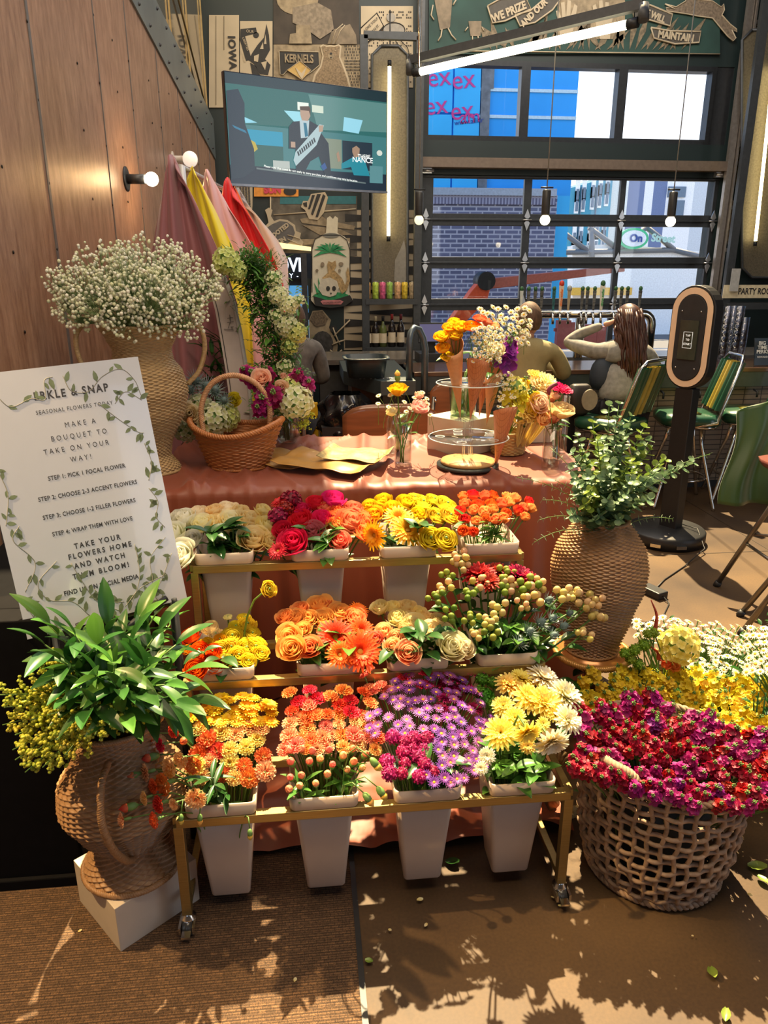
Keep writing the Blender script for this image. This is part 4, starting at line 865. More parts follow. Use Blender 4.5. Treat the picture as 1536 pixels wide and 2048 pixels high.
# ---- photo kiosk
kx, ky = 2.21, 4.16
kk_ = thing('photo_kiosk', 'black photo booth kiosk with an oval pale light ring on a round base', 'kiosk', (kx, ky, 0), radians(-60))
kb = mat('kiosk_black', (.014, .015, .017), .45)
MB().lathe([(.235, 0), (.235, .07), (.225, .08), (0.001, .082)], 40).obj('base', kb, kk_)
for a in (-2.6, -1.9, -1.2, -.6):
    MB().box((.237*cos(a), .237*sin(a), .035), (.03, .06, .02), Matrix.Rotation(a, 3, 'Z')).obj('latch', chrome, kk_)
MB().box((0, .045, .51), (.115, .075, .87)).obj('column', kb, kk_, bevel=.004)
MB().tube([(0, .06, .95), (.0, .11, 1.0), (0, .10, 1.12)], .03, 10).obj('neck', dkgrey, kk_)
def stadium(w, h, n=14):
    r = w/2; o_ = []
    for i in range(n+1): a = pi*i/n; o_.append((r*cos(a), (h/2-r)+r*sin(a)))
    for i in range(n+1): a = pi+pi*i/n; o_.append((r*cos(a), -(h/2-r)+r*sin(a)))
    return o_
zc_ = 1.235
def stad_plate(w, h, y, d): return MB().plate([(x, y, zc_+z) for x, z in stadium(w, h)][::-1], (0, d, 0))
stad_plate(.275, .585, 0, .085).obj('head', kb, kk_, bevel=.006)
rg = MB(); A, B = stadium(.255, .56), stadium(.185, .49); k = len(A)
for x, z in A: rg.v((x, -.006, zc_+z))
for x, z in B: rg.v((x, -.006, zc_+z))
for i in range(k): rg.f((i, k+i, k+(i+1) % k, (i+1) % k))
for i in range(len(rg.F)): pass
rg.obj('light_ring', mat('ring_diffuser', (.80, .60, .42), .5, var=.02), kk_)
stad_plate(.180, .482, -.012, .01).obj('face_plate', mat('face_plate', (.028, .032, .036), .35), kk_, bevel=.002)
MB().box((0, -.016, zc_-.01), (.115, .008, .22)).obj('tablet', mat('tablet_glass', (.05, .06, .045), .1), kk_)
for x, z in ((-.06, .15), (.06, .15), (-.06, -.17), (.06, -.17)): MB().ball((x, -.013, zc_+z), .005, 6, 4).obj('screw', chrome, kk_)
fr_ = MB()
for a, b in (((-.028, .045), (.028, .045)), ((.028, .045), (.028, -.045)), ((.028, -.045), (-.028, -.045)), ((-.028, -.045), (-.028, .045))): fr_.tube([(a[0], -.021, zc_-.01+a[1]), (b[0], -.021, zc_-.01+b[1])], .0012, 4)
fr_.obj('screen_frame', emit('screen_white', (.7, .7, .65), .6), kk_)
for j, t in enumerate(('TAP', 'TO', 'START')): text_on('screen_text', t, .017, basis(Vector((0, -.021, zc_+.015-.024*j)), (1, 0, 0), (0, 0, 1)), _M['screen_white'], kk_)
cb = MB(); cb.tube([(kx+.10, ky+.02, .095), (kx+.15, ky-.1, .10), (kx+.12, ky-.26, .03), (kx-.1, ky-.45, .006), (kx-.30, ky-.62, .006), (kx-.42, ky-.75, .008)], .0035, 6)
tag(cb.obj('power_cable', black), 'thin black cable from the kiosk base across the floor', 'cable')
ad = thing('power_adapter', 'black power adapter lying on the floor behind the wicker vase', 'adapter', (1.76, 3.36, 0), .4)
MB().box((0, 0, .02), (.07, .13, .04)).obj('adapter_body', black, ad, bevel=.006)
MB().tube([(0, -.06, .02), (-.02, -.12, .006), (-.15, -.2, .005), (-.35, -.22, .005)], .003, 6).obj('lead', black, ad)
# ---- vinyl stools
vg = mat('green_vinyl', (.016, .075, .040), .3, var=.1, coat=.3); vy = mat('gold_vinyl', (.38, .30, .05), .32, var=.1, coat=.3); vb = mat('olive_vinyl', (.13, .125, .02), .3)
def stool(x, y, rz, label, z=.62, back=True):
    y -= .06
    t = thing('bar_stool', label, 'stool', (x, y, 0), rz, 'green and gold vinyl bar stools')
    for i, m in enumerate((vg, vg, vy, vy, vg, vg) if back else ()):                       # back on +x side, channels vertical
        yy = -.15+.06*i
        MB().grid(lambda u, v: ((.17+.10*u+.028*sin(pi*v)*(1), yy-.03+.06*v, z+.08+.32*u), 0), 8, 6, sm=True).grid(lambda u, v: ((.165+.10*u-.03*sin(pi*v), yy-.03+.06*v, z+.08+.32*u), 0), 8, 6).obj('backrest_channel', m, t)
    if back: MB().tube([(.0, -.2, z-.03), (.15, -.2, z), (.17, -.195, z+.08), (.265, -.17, z+.40), (.28, -.13, z+.44), (.282, .13, z+.44), (.265, .17, z+.40), (.17, .195, z+.08), (.15, .2, z), (0, .2, z-.03)], .012, 8).obj('back_frame', chrome, t)
    s = loft(MB(), [ring(.36, .38, z-.03, 28), ring(.40, .42, z-.02, 28), ring(.40, .42, z+.02, 28), ring(.36, .38, z+.045, 28), ring(.02, .02, z+.05, 28)], cap1=True); s.obj('seat', vg, t)
    loft(MB(), [ring(.15, .30, z+.0475, 20), ring(.05, .1, z+.0525, 20)], cap1=True).obj('seat_stripe', vb, t)
    loft(MB(), [ring(.37, .39, z-.045, 28), ring(.37, .39, z-.03, 28)], cap1=True).obj('seat_band', chrome, t)
    for sx_ in (-1, 1):
        for sy_ in (-1, 1):
            MB().tube([(sx_*.08, sy_*.08, z-.045), (sx_*.10, sy_*.10, z-.18), (sx_*.20, sy_*.20, .02), (sx_*.205, sy_*.205, 0)], .013, 8).obj('leg', chrome, t)
    MB().tube([(.175*cos(a), .175*sin(a), .20) for a in [2*pi*i/24 for i in range(24)]], .009, 6, closed=True).obj('foot_ring', chrome, t)
    return t
stool(2.06, 4.86, radians(-52), 'green and gold vinyl stool the long haired person sits on')
stool(2.66, 4.98, radians(-12), 'vinyl stool with its back turned to the right just behind the kiosk')
stool(3.15, 5.02, radians(-20), 'vinyl stool half hidden behind the green cloth')
stool(1.42, 4.95, radians(-90), 'backless vinyl stool under the person in the olive sweater', back=False)
# ---- right edge: tall metal stool with green cloth and a terracotta pot
brz = mat('gunmetal_tube', (.22, .20, .17), .3, .8)
ts = thing('metal_stool', 'tall metal stool with a bucket seat at the right edge', 'stool', (2.33, 3.1, 0))
q = lambda p: Vector(p)-Vector(ts.location)
ft = [atZ(1432, 1172, 0), atZ(1478, 1232, 0), atZ(1480, 1270, 0), Vector((2.62, 3.3, 0))]
tops = [(2.34, 3.22, .72), (2.44, 2.98, .70), (2.42, 2.94, .68), (2.5, 3.15, .72)]
for a, b in zip(ft, tops):
    MB().tube([q(a), q(b)], .013, 8).obj('leg', brz, ts); MB().tube([q(a), q(a)+(q(b)-q(a))*.04], .018, 8).obj('rubber_foot', black, ts)
for i, j, f in ((0, 1, .38), (0, 3, .45), (1, 2, .3), (2, 3, .38)):
    MB().tube([q(ft[i]).lerp(q(tops[i]), f), q(ft[j]).lerp(q(tops[j]), f)], .008, 6).obj('stretcher', brz, ts)
loft(MB(), [ring(.34, .34, .70, 24), ring(.40, .40, .72, 24), ring(.42, .42, .75, 24)], cap1=True).obj('seat', mat('seat_maroon', (.16, .05, .04), .35), ts, loc=(.02, 0, 0))
MB().tube([(-.09, -.12, .70), (-.12, -.14, .8), (-.11, -.12, 1.06), (-.05, .02, 1.10), (-.10, .16, 1.06), (-.11, .17, .8), (-.09, .15, .70)], .012, 8).obj('back_frame', brz, ts)
gc = MB(); random.seed(5)
def clothf(u, v):
    x = lerp(2.17, 2.75, u); top = lerp(.93, 1.02, min(1, u*2.2)) if u < .45 else 1.02; bot = .46-.0*u
    z = lerp(top, bot, v); return (Vector((x-.05*(v**.5)*(1-u)+.03*sin(v*5+u*3), 3.52+.03*sin(u*22+v*2)*(v*.6+.3)-.10*v, z)), 0)
gc.grid(clothf, 40, 26)
o = gc.obj('green_cloth', mat('green_satin', (.032, .085, .016), .4, var=.12, scale=4, sheen=.3)); tag(o, 'green cloth draped over the seat back at the right edge', 'cloth'); sd = o.modifiers.new('thickness', 'SOLIDIFY'); sd.thickness = .006
pt = thing('terracotta_pot', 'brown pot with a pale rim in front of the green cloth at the right edge', 'pot', (2.185, 3.02, .752))
MB().lathe([(.07, 0), (.10, .02), (.115, .20), (.105, .20), (.09, .03)], 28, cap=True).obj('pot_body', mat('terracotta', (.26, .085, .045), .5), pt)
MB().tube([(.115*cos(a), .115*sin(a), .2) for a in [2*pi*i/28 for i in range(28)]], .006, 6, closed=True).obj('pot_rim', mat('pale_rim', (.6, .5, .4), .5), pt)
lf_ = thing('cream_hat', 'cream folded cap hanging on the metal stool', 'cap', (2.19, 2.93, .60))
loft(MB(), [ring(.14, .12, 0, 20), ring(.17, .14, .05, 20), ring(.12, .1, .085, 20)], cap1=True).obj('cap_body', mat('cap_cream', (.55, .48, .36), .8), lf_); MB().tube([(.09*cos(a), .07*sin(a)-.02, .03) for a in [2*pi*i/20 for i in range(20)]], .008, 6, closed=True).obj('cap_band', black, lf_)
# ---- wooden cafe chairs behind the table
ply = mat('walnut_ply', (.20, .075, .028), .28, var=.25, scale=4, stretch=(1, 1, 10), coat=.4)
def cafe_chair(x, y, rz, label, zs=.46, w=.42):
    t = thing('cafe_chair', label, 'chair', (x, y, 0), rz, 'walnut cafe chairs')
    def bk_(u, v):
        a = (u-.5)*1.3; s_ = 1-abs(2*u-1)**4*.5
        return (Vector((w*.62*sin(a)*1.15, -.20-.10*cos(a)+.10, zs+.26+(v-.5)*.26*s_+(.10 if w > .5 else .02))), 0)
    b = MB().grid(bk_, 18, 8); o_ = b.obj('backrest', ply, t); sd_ = o_.modifiers.new('thickness', 'SOLIDIFY'); sd_.thickness = .014
    loft(MB(), [ring(.38, .38, zs, 24), ring(.42, .42, zs+.01, 24), ring(.41, .41, zs+.025, 24)], cap1=True).obj('seat', ply, t, loc=(0, .03, 0))
    for s_ in (-1, 1):
        MB().tube([(s_*.13, -.185, zs+.32), (s_*.15, -.17, zs), (s_*.19, -.21, 0)], .013, 8).obj('rear_leg', brz, t)
        MB().tube([(s_*.17, .19, zs), (s_*.19, .22, 0)], .013, 8).obj('front_leg', brz, t)
    for s_ in (-1, 1): MB().ball((s_*.13, -.215, zs+.30), .010, 8, 6).obj('rivet', chrome, t)
    MB().box((0, .02, zs-.012), (.30, .34, .02)).obj('seat_frame', black, t)
    return t
c_ = cafe_chair(.46, 4.2, 0, 'walnut cafe chair pushed behind the table in the middle', .42, .62)
c_ = cafe_chair(.88, 4.62, radians(6), 'walnut cafe chair with slim rails nearer the bar', .56, .36)
# ---- waste bin with black liner, wet floor sign, folded wooden slats
wb = thing('waste_bin', 'waste bin with a crumpled black liner beside the service counter', 'bin', (.265, 5.0, 0))
MB().frustum((0, 0, 0), .28, .28, .34, .34, .62).obj('bin_body', mat('bin_dark', (.02, .02, .022), .5), wb)
def bag(u, v):
    a = 2*pi*u; r = .155+.012*sin(a*9+v*14)+.015*sin(a*4-v*20); z = .30+.52*v
    r *= (1+.18*sin(v*pi*1.0)*(v > .5)); r *= 1-.30*max(0, v-.85)/.15
    return (Vector((r*cos(a), r*sin(a), z)), 0)
MB().grid(bag, 60, 26, closeu=True).obj('bin_liner', mat('black_plastic_film', (.008, .008, .009), .16), wb)
wf = thing('wet_floor_sign', 'yellow caution wet floor sign leaning by the bin', 'sign', (-.02, 5.3, 0))
yl = mat('caution_yellow', (.85, .50, .02), .4)
MB().box((0, 0, .36), (.20, .02, .70)).box((0, 0, .69), (.12, .03, .05)).obj('board', yl, wf, bevel=.006)
for t_, z_, s_ in (('CAUTION', .60, .045), ('Wet Floor', .56, .04), ('Piso', .26, .04), ('Mojado', .22, .04)): text_on('lettering', t_, s_, basis(Vector((0, -.012, z_)), (1, 0, 0), (0, 0, 1)), ink, wf, bold=.001)
rd = mat('caution_red', (.7, .05, .02), .5); tm2 = MB()
tr_ = [(-.06, .38), (.06, .38), (0, .50)]
for i in range(3): a, b = tr_[i], tr_[(i+1) % 3]; tm2.tube([(a[0], -.012, a[1]), (b[0], -.012, b[1])], .006, 5)
tm2.tube([(-.01, -.013, .46), (.005, -.013, .43), (-.02, -.013, .40)], .006, 5); tm2.obj('pictogram', rd, wf)
sl_ = thing('folded_easel', 'bundle of dark wooden folding easel legs leaning beside the arch', 'easel', (-.12, 4.6, 0))
for i in range(4): MB().tube([(.03*i, .0, 0), (.04*i-.02, .12, .95)], .014, 6).obj('easel_leg', mat('easel_wood', (.09, .045, .03), .45), sl_)
# fridge with lettering and glow
fg = thing('display_fridge', 'tall black display fridge with a light lettered header', 'fridge', (-.25, 6.9, 0))
fx0, fx1 = atY(440, 515, 6.55).x, atY(612, 515, 6.55).x
xc = (fx0+fx1)/2+.25; fz = atY(540, 508, 6.55).z
MB().box((xc, 0, fz/2), (fx1-fx0, .68, fz)).obj('cabinet', mat('fridge_black', (.012, .014, .018), .3), fg, bevel=.006)
q = lambda p: Vector(p)-Vector(fg.location)
p_ = atY(540, 532, 6.55); MB().box(q((p_.x, 6.545, p_.z)), (fx1-fx0-.02, .01, .20)).obj('header', mat('header_navy', (.01, .02, .035), .3), fg)
let = emit('header_white', (.75, .85, 1), 1.3)
text_on('header_text', 'GROVE', .15, basis(q((atY(562, 531, 6.53).x, 6.535, atY(562, 531, 6.53).z)), (1, 0, 0), (0, 0, 1)), let, fg, bold=.004, sx=.82)
text_on('header_text', '- BREWERY -', .055, basis(q((atY(558, 552, 6.53).x-.02, 6.535, atY(558, 552, 6.53).z)), (1, 0, 0), (0, 0, 1)), let, fg, space=1.2)
for k in range(3):
    MB().box(q((atY(590, 590, 6.54).x, 6.54, fz-.36-.28*k)), (.22, .008, .22)).obj('lit_door_pane', emit('fridge_glow_%d' % k, [(.08, .3, .6), (.2, .4, .6), (.3, .4, .5)][k], .6), fg)
MB().box(q((fx1-.02, 6.53, fz/2)), (.05, .02, fz)).obj('door_edge', dkgrey, fg)
# ============================================================ table, cloth and what stands on it
TZ = .86
satin = mat('terracotta_satin', (.215, .048, .020), .50, var=.06, scale=3, sheen=.1)
TX0, TX1, TY0, TY1 = -.56, 1.10, 2.58, 3.42
tbl = thing('display_table', 'long display table hidden under terracotta satin', 'table', (.27, 3.0, 0))
MB().box((0, 0, TZ-.03), (TX1-TX0-.02, TY1-TY0-.02, .04)).obj('tabletop', mat('table_white', (.6, .6, .58), .5), tbl)
for x in (-.76, .76):
    for y in (-.36, .36): MB().tube([(x, y, 0), (x, y, TZ-.05)], .015, 8).obj('leg', dkgrey, tbl)
random.seed(11)
folds = [(rnd(.0, 1), rnd(-1.3, 1.3), rnd(.004, .016), rnd(.008, .022)) for _ in range(26)]
def cloth_h(x, y):
    h = 0
    for (a, b, w, am) in folds:
        cx = lerp(TX0, TX1, a)+b*(y-TY0)*.55; h += am*math.exp(-((x-cx)/(w*1.3))**2)*(.4+.6*abs(sin(y*3+a*9)))
    h += .004*noise.noise((x*7, y*7, 0)); return max(h, -.002)
def table_cloth():
    mb = MB(); nx = 180
    ys_ = []
    # rows run from the back hem, up over the top, down the front
    prof = [(TY1+.02, .10), (TY1+.02, .5), (TY1+.015, TZ-.03), (TY1, TZ)] + [(lerp(TY1, TY0, k/30), TZ) for k in range(1, 30)] + [(TY0+.004, TZ), (TY0-.008, TZ-.010)] + [(TY0-.012-.004*k, TZ-.03-k*.052) for k in range(16)]
    def f(u, v):
        r = v*(len(prof)-1); i = min(int(r), len(prof)-2); t = r-i; y = lerp(prof[i][0], prof[i+1][0], t); z = lerp(prof[i][1], prof[i+1][1], t)
        x = lerp(TX0, TX1, u)
        if z > TZ-.001: z += .004+cloth_h(x, y)
        else:
            dz = TZ-z; fr = min(1, dz*2.6)
            wv = sin(x*46+2*sin(x*9))*.5+sin(x*23+1)*.5+.6*sin(x*101+3*sin(x*5))*max(0, 1-dz*5)
            sgn = -1 if y < 3 else 1
            y += sgn*(.016*fr*(1+wv)+.006*(wv+1)); 
        return (Vector((x, y, z)), 0)
    mb.grid(f, nx, 64)
    for xs, sg in ((TX1, 1), (TX0, -1)):
        def g(u, v):
            y = lerp(TY0-.01, TY1+.01, u); z = lerp(TZ+.004, .10, v); dz = TZ-z
            x = xs+sg*(.004+dz*.10+.018*min(1, max(0, dz)*3)*(1+sin(y*34+1.5*sin(y*8))))
            return (Vector((x, y, z)), 0)
        mb.grid(g, 60, 20)
    return mb
o = table_cloth().obj('tablecloth', satin); tag(o, 'terracotta satin cloth draped over the display table', 'tablecloth')
o = MB().grid(lambda u, v: (Vector((lerp(-.3, .75, u), lerp(1.72, 2.5, v)+.02*sin(u*9), .03+.05*abs(noise.noise((u*7, v*6, 2)))+.03*sin(u*30+v*4)*.3)), 0), 70, 30).obj('fallen_cloth', satin)
tag(o, 'end of the terracotta satin bunched on the floor behind the cart', 'cloth')
# ---- woven vessels
def prof_at(prof, z):
    for (r0, z0), (r1, z1) in zip(prof, prof[1:]):
        if z0 <= z <= z1:
            t = (z-z0)/(z1-z0); return r0+(r1-r0)*(t*t*(3-2*t)*.5+t*.5)
    return prof[-1][0]
def wicker(prof, stakes, pitch, amp=.0034, bulge=.0034, au=5, sub=4, open_top=True):
    """lathe whose surface is a real over-and-under weave"""
    H0, H1 = prof[0][1], prof[-1][1]; L = 0; ss = [(H0, 0)]
    for k in range(1, 201):
        z0 = lerp(H0, H1, (k-1)/200); z1 = lerp(H0, H1, k/200); L += sqrt((z1-z0)**2+(prof_at(prof, z1)-prof_at(prof, z0))**2); ss.append((z1, L))
    rows = max(3, int(L/pitch)); nA = stakes*au; mb = MB(); n = rows*sub+1; j = 0
    def z_at(l):
        for (za, la), (zb, lb) in zip(ss, ss[1:]):
            if la <= l <= lb: return za+(zb-za)*(l-la)/max(1e-9, lb-la)
        return H1
    for i in range(n):
        row = i/sub; zc = z_at(L*i/(n-1)); rr = prof_at(prof, zc); q = (row % 1)
        b = bulge*sin(pi*q); ph = pi*(int(row) % 2)
        for a in range(nA):
            th = 2*pi*a/nA; wv = amp*sin(th*stakes/2*1.0+ph)*min(1, .3+sin(pi*q))
            r = rr+b+wv; mb.v((r*cos(th), r*sin(th), zc))
    for i in range(n-1):
        for a in range(nA): mb.f((i*nA+a, i*nA+(a+1) % nA, (i+1)*nA+(a+1) % nA, (i+1)*nA+a), 0, True)
    mb.f([a for a in range(nA)][::-1])
    return mb
def braid(mb, pts, r, k=3, turns=18, closed=False, rr=None):
    """twisted rope of k strands along pts"""
    P_ = [Vector(p) for p in pts]; n = 260 if len(pts) > 3 else 60; L = [0]
    Q = P_+([P_[0]] if closed else [])
    for a, b in zip(Q, Q[1:]): L.append(L[-1]+(b-a).length)
    def at(s):
        s *= L[-1]
        for i in range(len(Q)-1):
            if L[i] <= s <= L[i+1]+1e-9: return Q[i].lerp(Q[i+1], (s-L[i])/max(1e-9, L[i+1]-L[i])), (Q[i+1]-Q[i]).normalized()
        return Q[-1], (Q[-1]-Q[-2]).normalized()
    for c in range(k):
        out = []; nm = None
        for i in range(n+(0 if closed else 1)):
            p, d = at(i/n)
            nm = d.orthogonal().normalized() if nm is None else (nm-d*nm.dot(d)).normalized()
            a = 2*pi*(c/k+turns*i/n); out.append(p+(nm*cos(a)+d.cross(nm)*sin(a))*r*.55)
        mb.tube(out, r*.6, 5, closed=closed)
    return mb
def circ(r, z, n=40, c=(0, 0)): return [(c[0]+r*cos(2*pi*i/n), c[1]+r*sin(2*pi*i/n), z) for i in range(n)]
def wick(name, c, var=.2): return mat(name, c, .5, var=var, scale=55, stretch=(1, 1, 3), coat=.15)
wk_straw = wick('straw_wicker', (.42, .285, .135)); wk_brown = wick('brown_wicker', (.30, .165, .075)); wk_honey = wick('honey_wicker', (.36, .20, .088)); wk_or = wick('orange_wicker', (.40, .15, .045))
def smooth_arc(pts, n=24):                                               # catmull-rom through pts
    P_ = [Vector(p) for p in pts]; P_ = [P_[0]*2-P_[1]]+P_+[P_[-1]*2-P_[-2]]; out = []
    for i in range(1, len(P_)-2):
        for k in range(n):
            t = k/n; a, b, c, d = P_[i-1:i+3]
            out.append(.5*((2*b)+(c-a)*t+(2*a-5*b+4*c-d)*t*t+(3*b-a-3*c+d)*t**3))
    out.append(P_[-2]); return out
# tall two-handled vase (baby's breath)
VT = (-.597, 2.86, TZ+.006)
vt = thing('wicker_vase', 'tall straw coloured wicker vase with two loop handles on the table', 'vase', VT, radians(8))
pv = [(.095, 0), (.098, .015), (.066, .065), (.072, .10), (.135, .24), (.150, .31), (.135, .38), (.105, .425), (.100, .46), (.118, .50), (.142, .545)]
o = wicker(pv, 48, .0064).obj('vase_body', wk_straw, vt)
m_ = MB(); braid(m_, circ(.146, .547), .007, 3, 60, True); m_.obj('rim', wk_straw, vt); m_ = MB(); braid(m_, circ(.100, .004), .006, 3, 40, True); m_.obj('foot_rim', wk_straw, vt)
for s_ in (-1, 1):
    m_ = MB(); braid(m_, smooth_arc([(s_*.13, 0, .543), (s_*.165, 0, .565), (s_*.215, 0, .53), (s_*.225, 0, .46), (s_*.20, 0, .38), (s_*.155, 0, .33)]), .0085, 3, 26); m_.obj('handle', wk_straw, vt)
# low left vase on plinth
pl_ = thing('plinth_box', 'small white box plinth on the carpet under the left wicker vase', 'plinth', (-.484, 1.615, .008), radians(40))
MB().box((0, 0, .067), (.225, .225, .134)).obj('plinth_body', white, pl_, bevel=.0015)
VL = (-.485, 1.61, .143)
vl = thing('wicker_vase', 'bulging brown wicker vase full of green foliage on the white plinth', 'vase', VL, radians(18))
pv2 = [(.118, 0), (.116, .012), (.095, .04), (.080, .075), (.084, .085), (.122, .14), (.155, .205), (.150, .26), (.112, .32), (.078, .365), (.084, .395), (.112, .435)]
wicker(pv2, 44, .0066).obj('vase_body', wk_brown, vl)
m_ = MB(); braid(m_, circ(.115, .436), .007, 3, 50, True); m_.obj('rim', wk_brown, vl)
m_ = MB(); braid(m_, circ(.121, .005), .008, 3, 45, True); m_.obj('foot_rim', wk_brown, vl)
m_ = MB(); braid(m_, smooth_arc([(-.03, -.09, .37), (-.05, -.15, .36), (-.06, -.185, .29), (-.045, -.175, .20), (-.02, -.13, .12), (-.005, -.10, .09)]), .008, 3, 26); m_.obj('handle', wk_brown, vl)
# right vase on gold stand
st = thing('pedestal_stand', 'round gilt pedestal stand with a braided rim beside the cart', 'stand', (.93, 2.14, 0))
MB().lathe([(.02, .372), (.115, .375), (.118, .388), (.001, .388)], 40).obj('tray', mat('amber_tray', (.40, .17, .05), .22, .3), st)
m_ = MB(); braid(m_, circ(.122, .384), .010, 3, 40, True); m_.obj('tray_rim', mat('gilt_braid', (.42, .22, .06), .4, .3), st)
MB().lathe([(.10, 0), (.10, .012), (.04, .03), (.022, .06), (.03, .09), (.020, .12), (.018, .22), (.030, .25), (.018, .28), (.024, .33), (.05, .372)], 24).obj('column', mat('antique_brass', (.20, .12, .05), .35, .7), st)
VR = (.93, 2.15, .392)
vr = thing('wicker_vase', 'honey coloured wicker vase holding eucalyptus on the gilt stand', 'vase', VR)
pv3 = [(.082, 0), (.086, .02), (.118, .14), (.146, .24), (.150, .30), (.138, .36), (.105, .415), (.080, .445), (.076, .455)]
wicker(pv3, 50, .0060).obj('vase_body', wk_honey, vr)
m_ = MB(); braid(m_, circ(.077, .455), .006, 3, 36, True); m_.obj('rim', wk_honey, vr)
m_ = MB(); braid(m_, circ(.085, .003), .006, 3, 36, True); m_.obj('foot_rim', wk_honey, vr)
# basket with hoop handle on the table
BK = (-.275, 2.90, TZ+.006)
bk = thing('wicker_basket', 'empty orange-brown wicker basket with a tall hoop handle on the table', 'basket', BK, radians(-12))
def oval(mb, sx, sy, dip=0.):
    V = []
    for (x, y, z) in mb.V:
        k = z/.15; V.append((x*sx, y*sy, z+dip*k*k*(x/.2)**2))
    mb.V = V; return mb
bp_ = [(.115, 0), (.128, .03), (.150, .09), (.178, .145)]
bo = oval(wicker(bp_, 34, .0075), 1.0, .82, .045); bo_ = bo.obj('basket_body', wk_or, bk); sd = bo_.modifiers.new('thickness', 'SOLIDIFY'); sd.thickness = .004
m_ = MB(); braid(m_, [(x, y*.82, .145+.045*(x/.18)**2*.95) for x, y, z in circ(.180, 0, 48)], .011, 3, 34, True); m_.obj('rim', wk_or, bk)
m_ = MB(); braid(m_, [(x, y*.82, z) for x, y, z in circ(.118, .004, 40)], .006, 3, 34, True); m_.obj('foot_rim', wk_or, bk)
m_ = MB(); braid(m_, smooth_arc([(-.125, -.03, .14), (-.128, -.02, .24), (-.085, 0, .325), (0, .01, .355), (.085, .02, .32), (.125, .03, .24), (.122, .04, .14)]), .010, 4, 20); m_.obj('hoop_handle', mat('handle_cane', (.50, .27, .14), .4, var=.2, scale=40), bk)
# small basket right
SB = atZ(1015, 905, TZ+.006); SB = (SB.x, SB.y, TZ+.006)
sb = thing('wicker_basket', 'small yellow wicker basket holding yellow flowers and tissue paper', 'basket', SB)
wicker([(.066, 0), (.070, .02), (.076, .09)], 30, .0065, .0028).obj('basket_body', wick('yellow_wicker', (.50, .33, .12)), sb)
m_ = MB(); braid(m_, circ(.077, .092), .005, 3, 40, True); m_.obj('rim', _M['yellow_wicker'], sb)
# kraft paper sheets
kraft = mat('kraft_paper', (.44, .235, .055), .42, var=.12, scale=14, coat=.25)
def sheet(name, lab, c, sx, sy, rz, z, m, wav=.006, grp=None):
    def f(u, v):
        x, y = (u-.5)*sx, (v-.5)*sy; h = wav*(sin(u*11+c[0]*9)+sin(v*9+u*6)*.7+noise.noise((u*4, v*4, z*90))*1.6)
        e = max(0, abs(u-.5)*2-.8)*.05
        return (Vector((x, y, max(0, h+wav)+e)), 0)
    o = MB().grid(f, 40, 26).obj(name, m); o.location = (c[0], c[1], z); o.rotation_euler = (0, 0, rz)
    s_ = o.modifiers.new('thickness', 'SOLIDIFY'); s_.thickness = .002; s_.offset = 1; return tag(o, lab, 'wrapping paper', grp)
c1 = atZ(600, 925, TZ); c2 = atZ(665, 948, TZ); c3 = atZ(710, 935, TZ)
sheet('kraft_sheet', 'leftmost kraft paper sheet with a curled edge on the table', (-.05, 2.93), .36, .26, radians(-24), TZ+.012, kraft)
sheet('kraft_sheet', 'large golden kraft paper sheet overlapping the table edge', (.08, 2.82), .38, .26, radians(-28), TZ+.030, kraft)
sheet('kraft_sheet', 'printed newspaper style wrapping sheet at the right of the kraft papers', (.19, 2.86), .26, .22, radians(-20), TZ+.046, mat('printed_paper', (.36, .27, .09), .5, var=.5, scale=60), .004)
# glass bottles
gl_b = glass('clear_vase_glass', (.93, .95, .95), alpha=.5, spec=.8)
wat = glass('water', (.86, .90, .88), alpha=.2, spec=.4)
def bottle(px, py, lab, r=.034, h=.15, nk=.017, mouth=.021, sh=.10):
    p = atZ(px, py, TZ+.008); b = thing('glass_vase', lab, 'vase', (p.x, p.y, TZ+.008))
    MB().lathe([(.001, 0), (r*.92, 0), (r, .006), (r, sh), (r*.85, sh+.015), (nk, sh+.03), (nk, h-.008), (mouth, h-.004), (mouth, h), (nk-.002, h), (nk-.003, sh+.03), (r-.003, sh), (r-.003, .008), (.001, .007)], 26, cap=False).obj('glass_body', gl_b, b)
    MB().lathe([(.001, .009), (r-.004, .009), (r-.004, sh*.62), (.001, sh*.62)], 22, cap=False).obj('water', wat, b); return b
bottle(806, 925, 'front clear milk bottle vase in the middle of the table', .034, .20, .02, .023, .14)
bottle(787, 905, 'rear clear milk bottle vase behind the first one', .030, .19, .019, .022, .135)
def cyl(px, py, lab, r, h, z=TZ+.008):
    p = atZ(px, py, z); b = thing('glass_vase', lab, 'vase', (p.x, p.y, z))
    MB().lathe([(.001, 0), (r*.95, 0), (r, .006), (r, h), (r-.004, h), (r-.004, .012), (.001, .011)], 28, cap=False).obj('glass_body', gl_b, b)
    MB().lathe([(.001, .013), (r-.005, .013), (r-.005, h*.55), (.001, h*.55)], 22, cap=False).obj('water', wat, b); return b
cyl(1100, 938, 'clear square looking vase at the right front of the table', .034, .16)
cyl(1118, 905, 'tall clear vase behind at the right end of the table', .030, .24)
bw = atZ(575, 885, TZ+.008); gb_ = thing('glass_bowl', 'round clear glass bowl vase at the back left of the table', 'vase', (bw.x, bw.y, TZ+.008))
MB().lathe([(.001, 0), (.035, 0), (.055, .03), (.058, .07), (.045, .11), (.042, .125), (.040, .125), (.055, .07), (.052, .03), (.03, .006), (.001, .006)], 30, cap=False).obj('glass_body', gl_b, gb_)
MB().lathe([(.001, .008), (.03, .009), (.051, .03), (.053, .06), (.001, .06)], 26, cap=False).obj('water', wat, gb_)
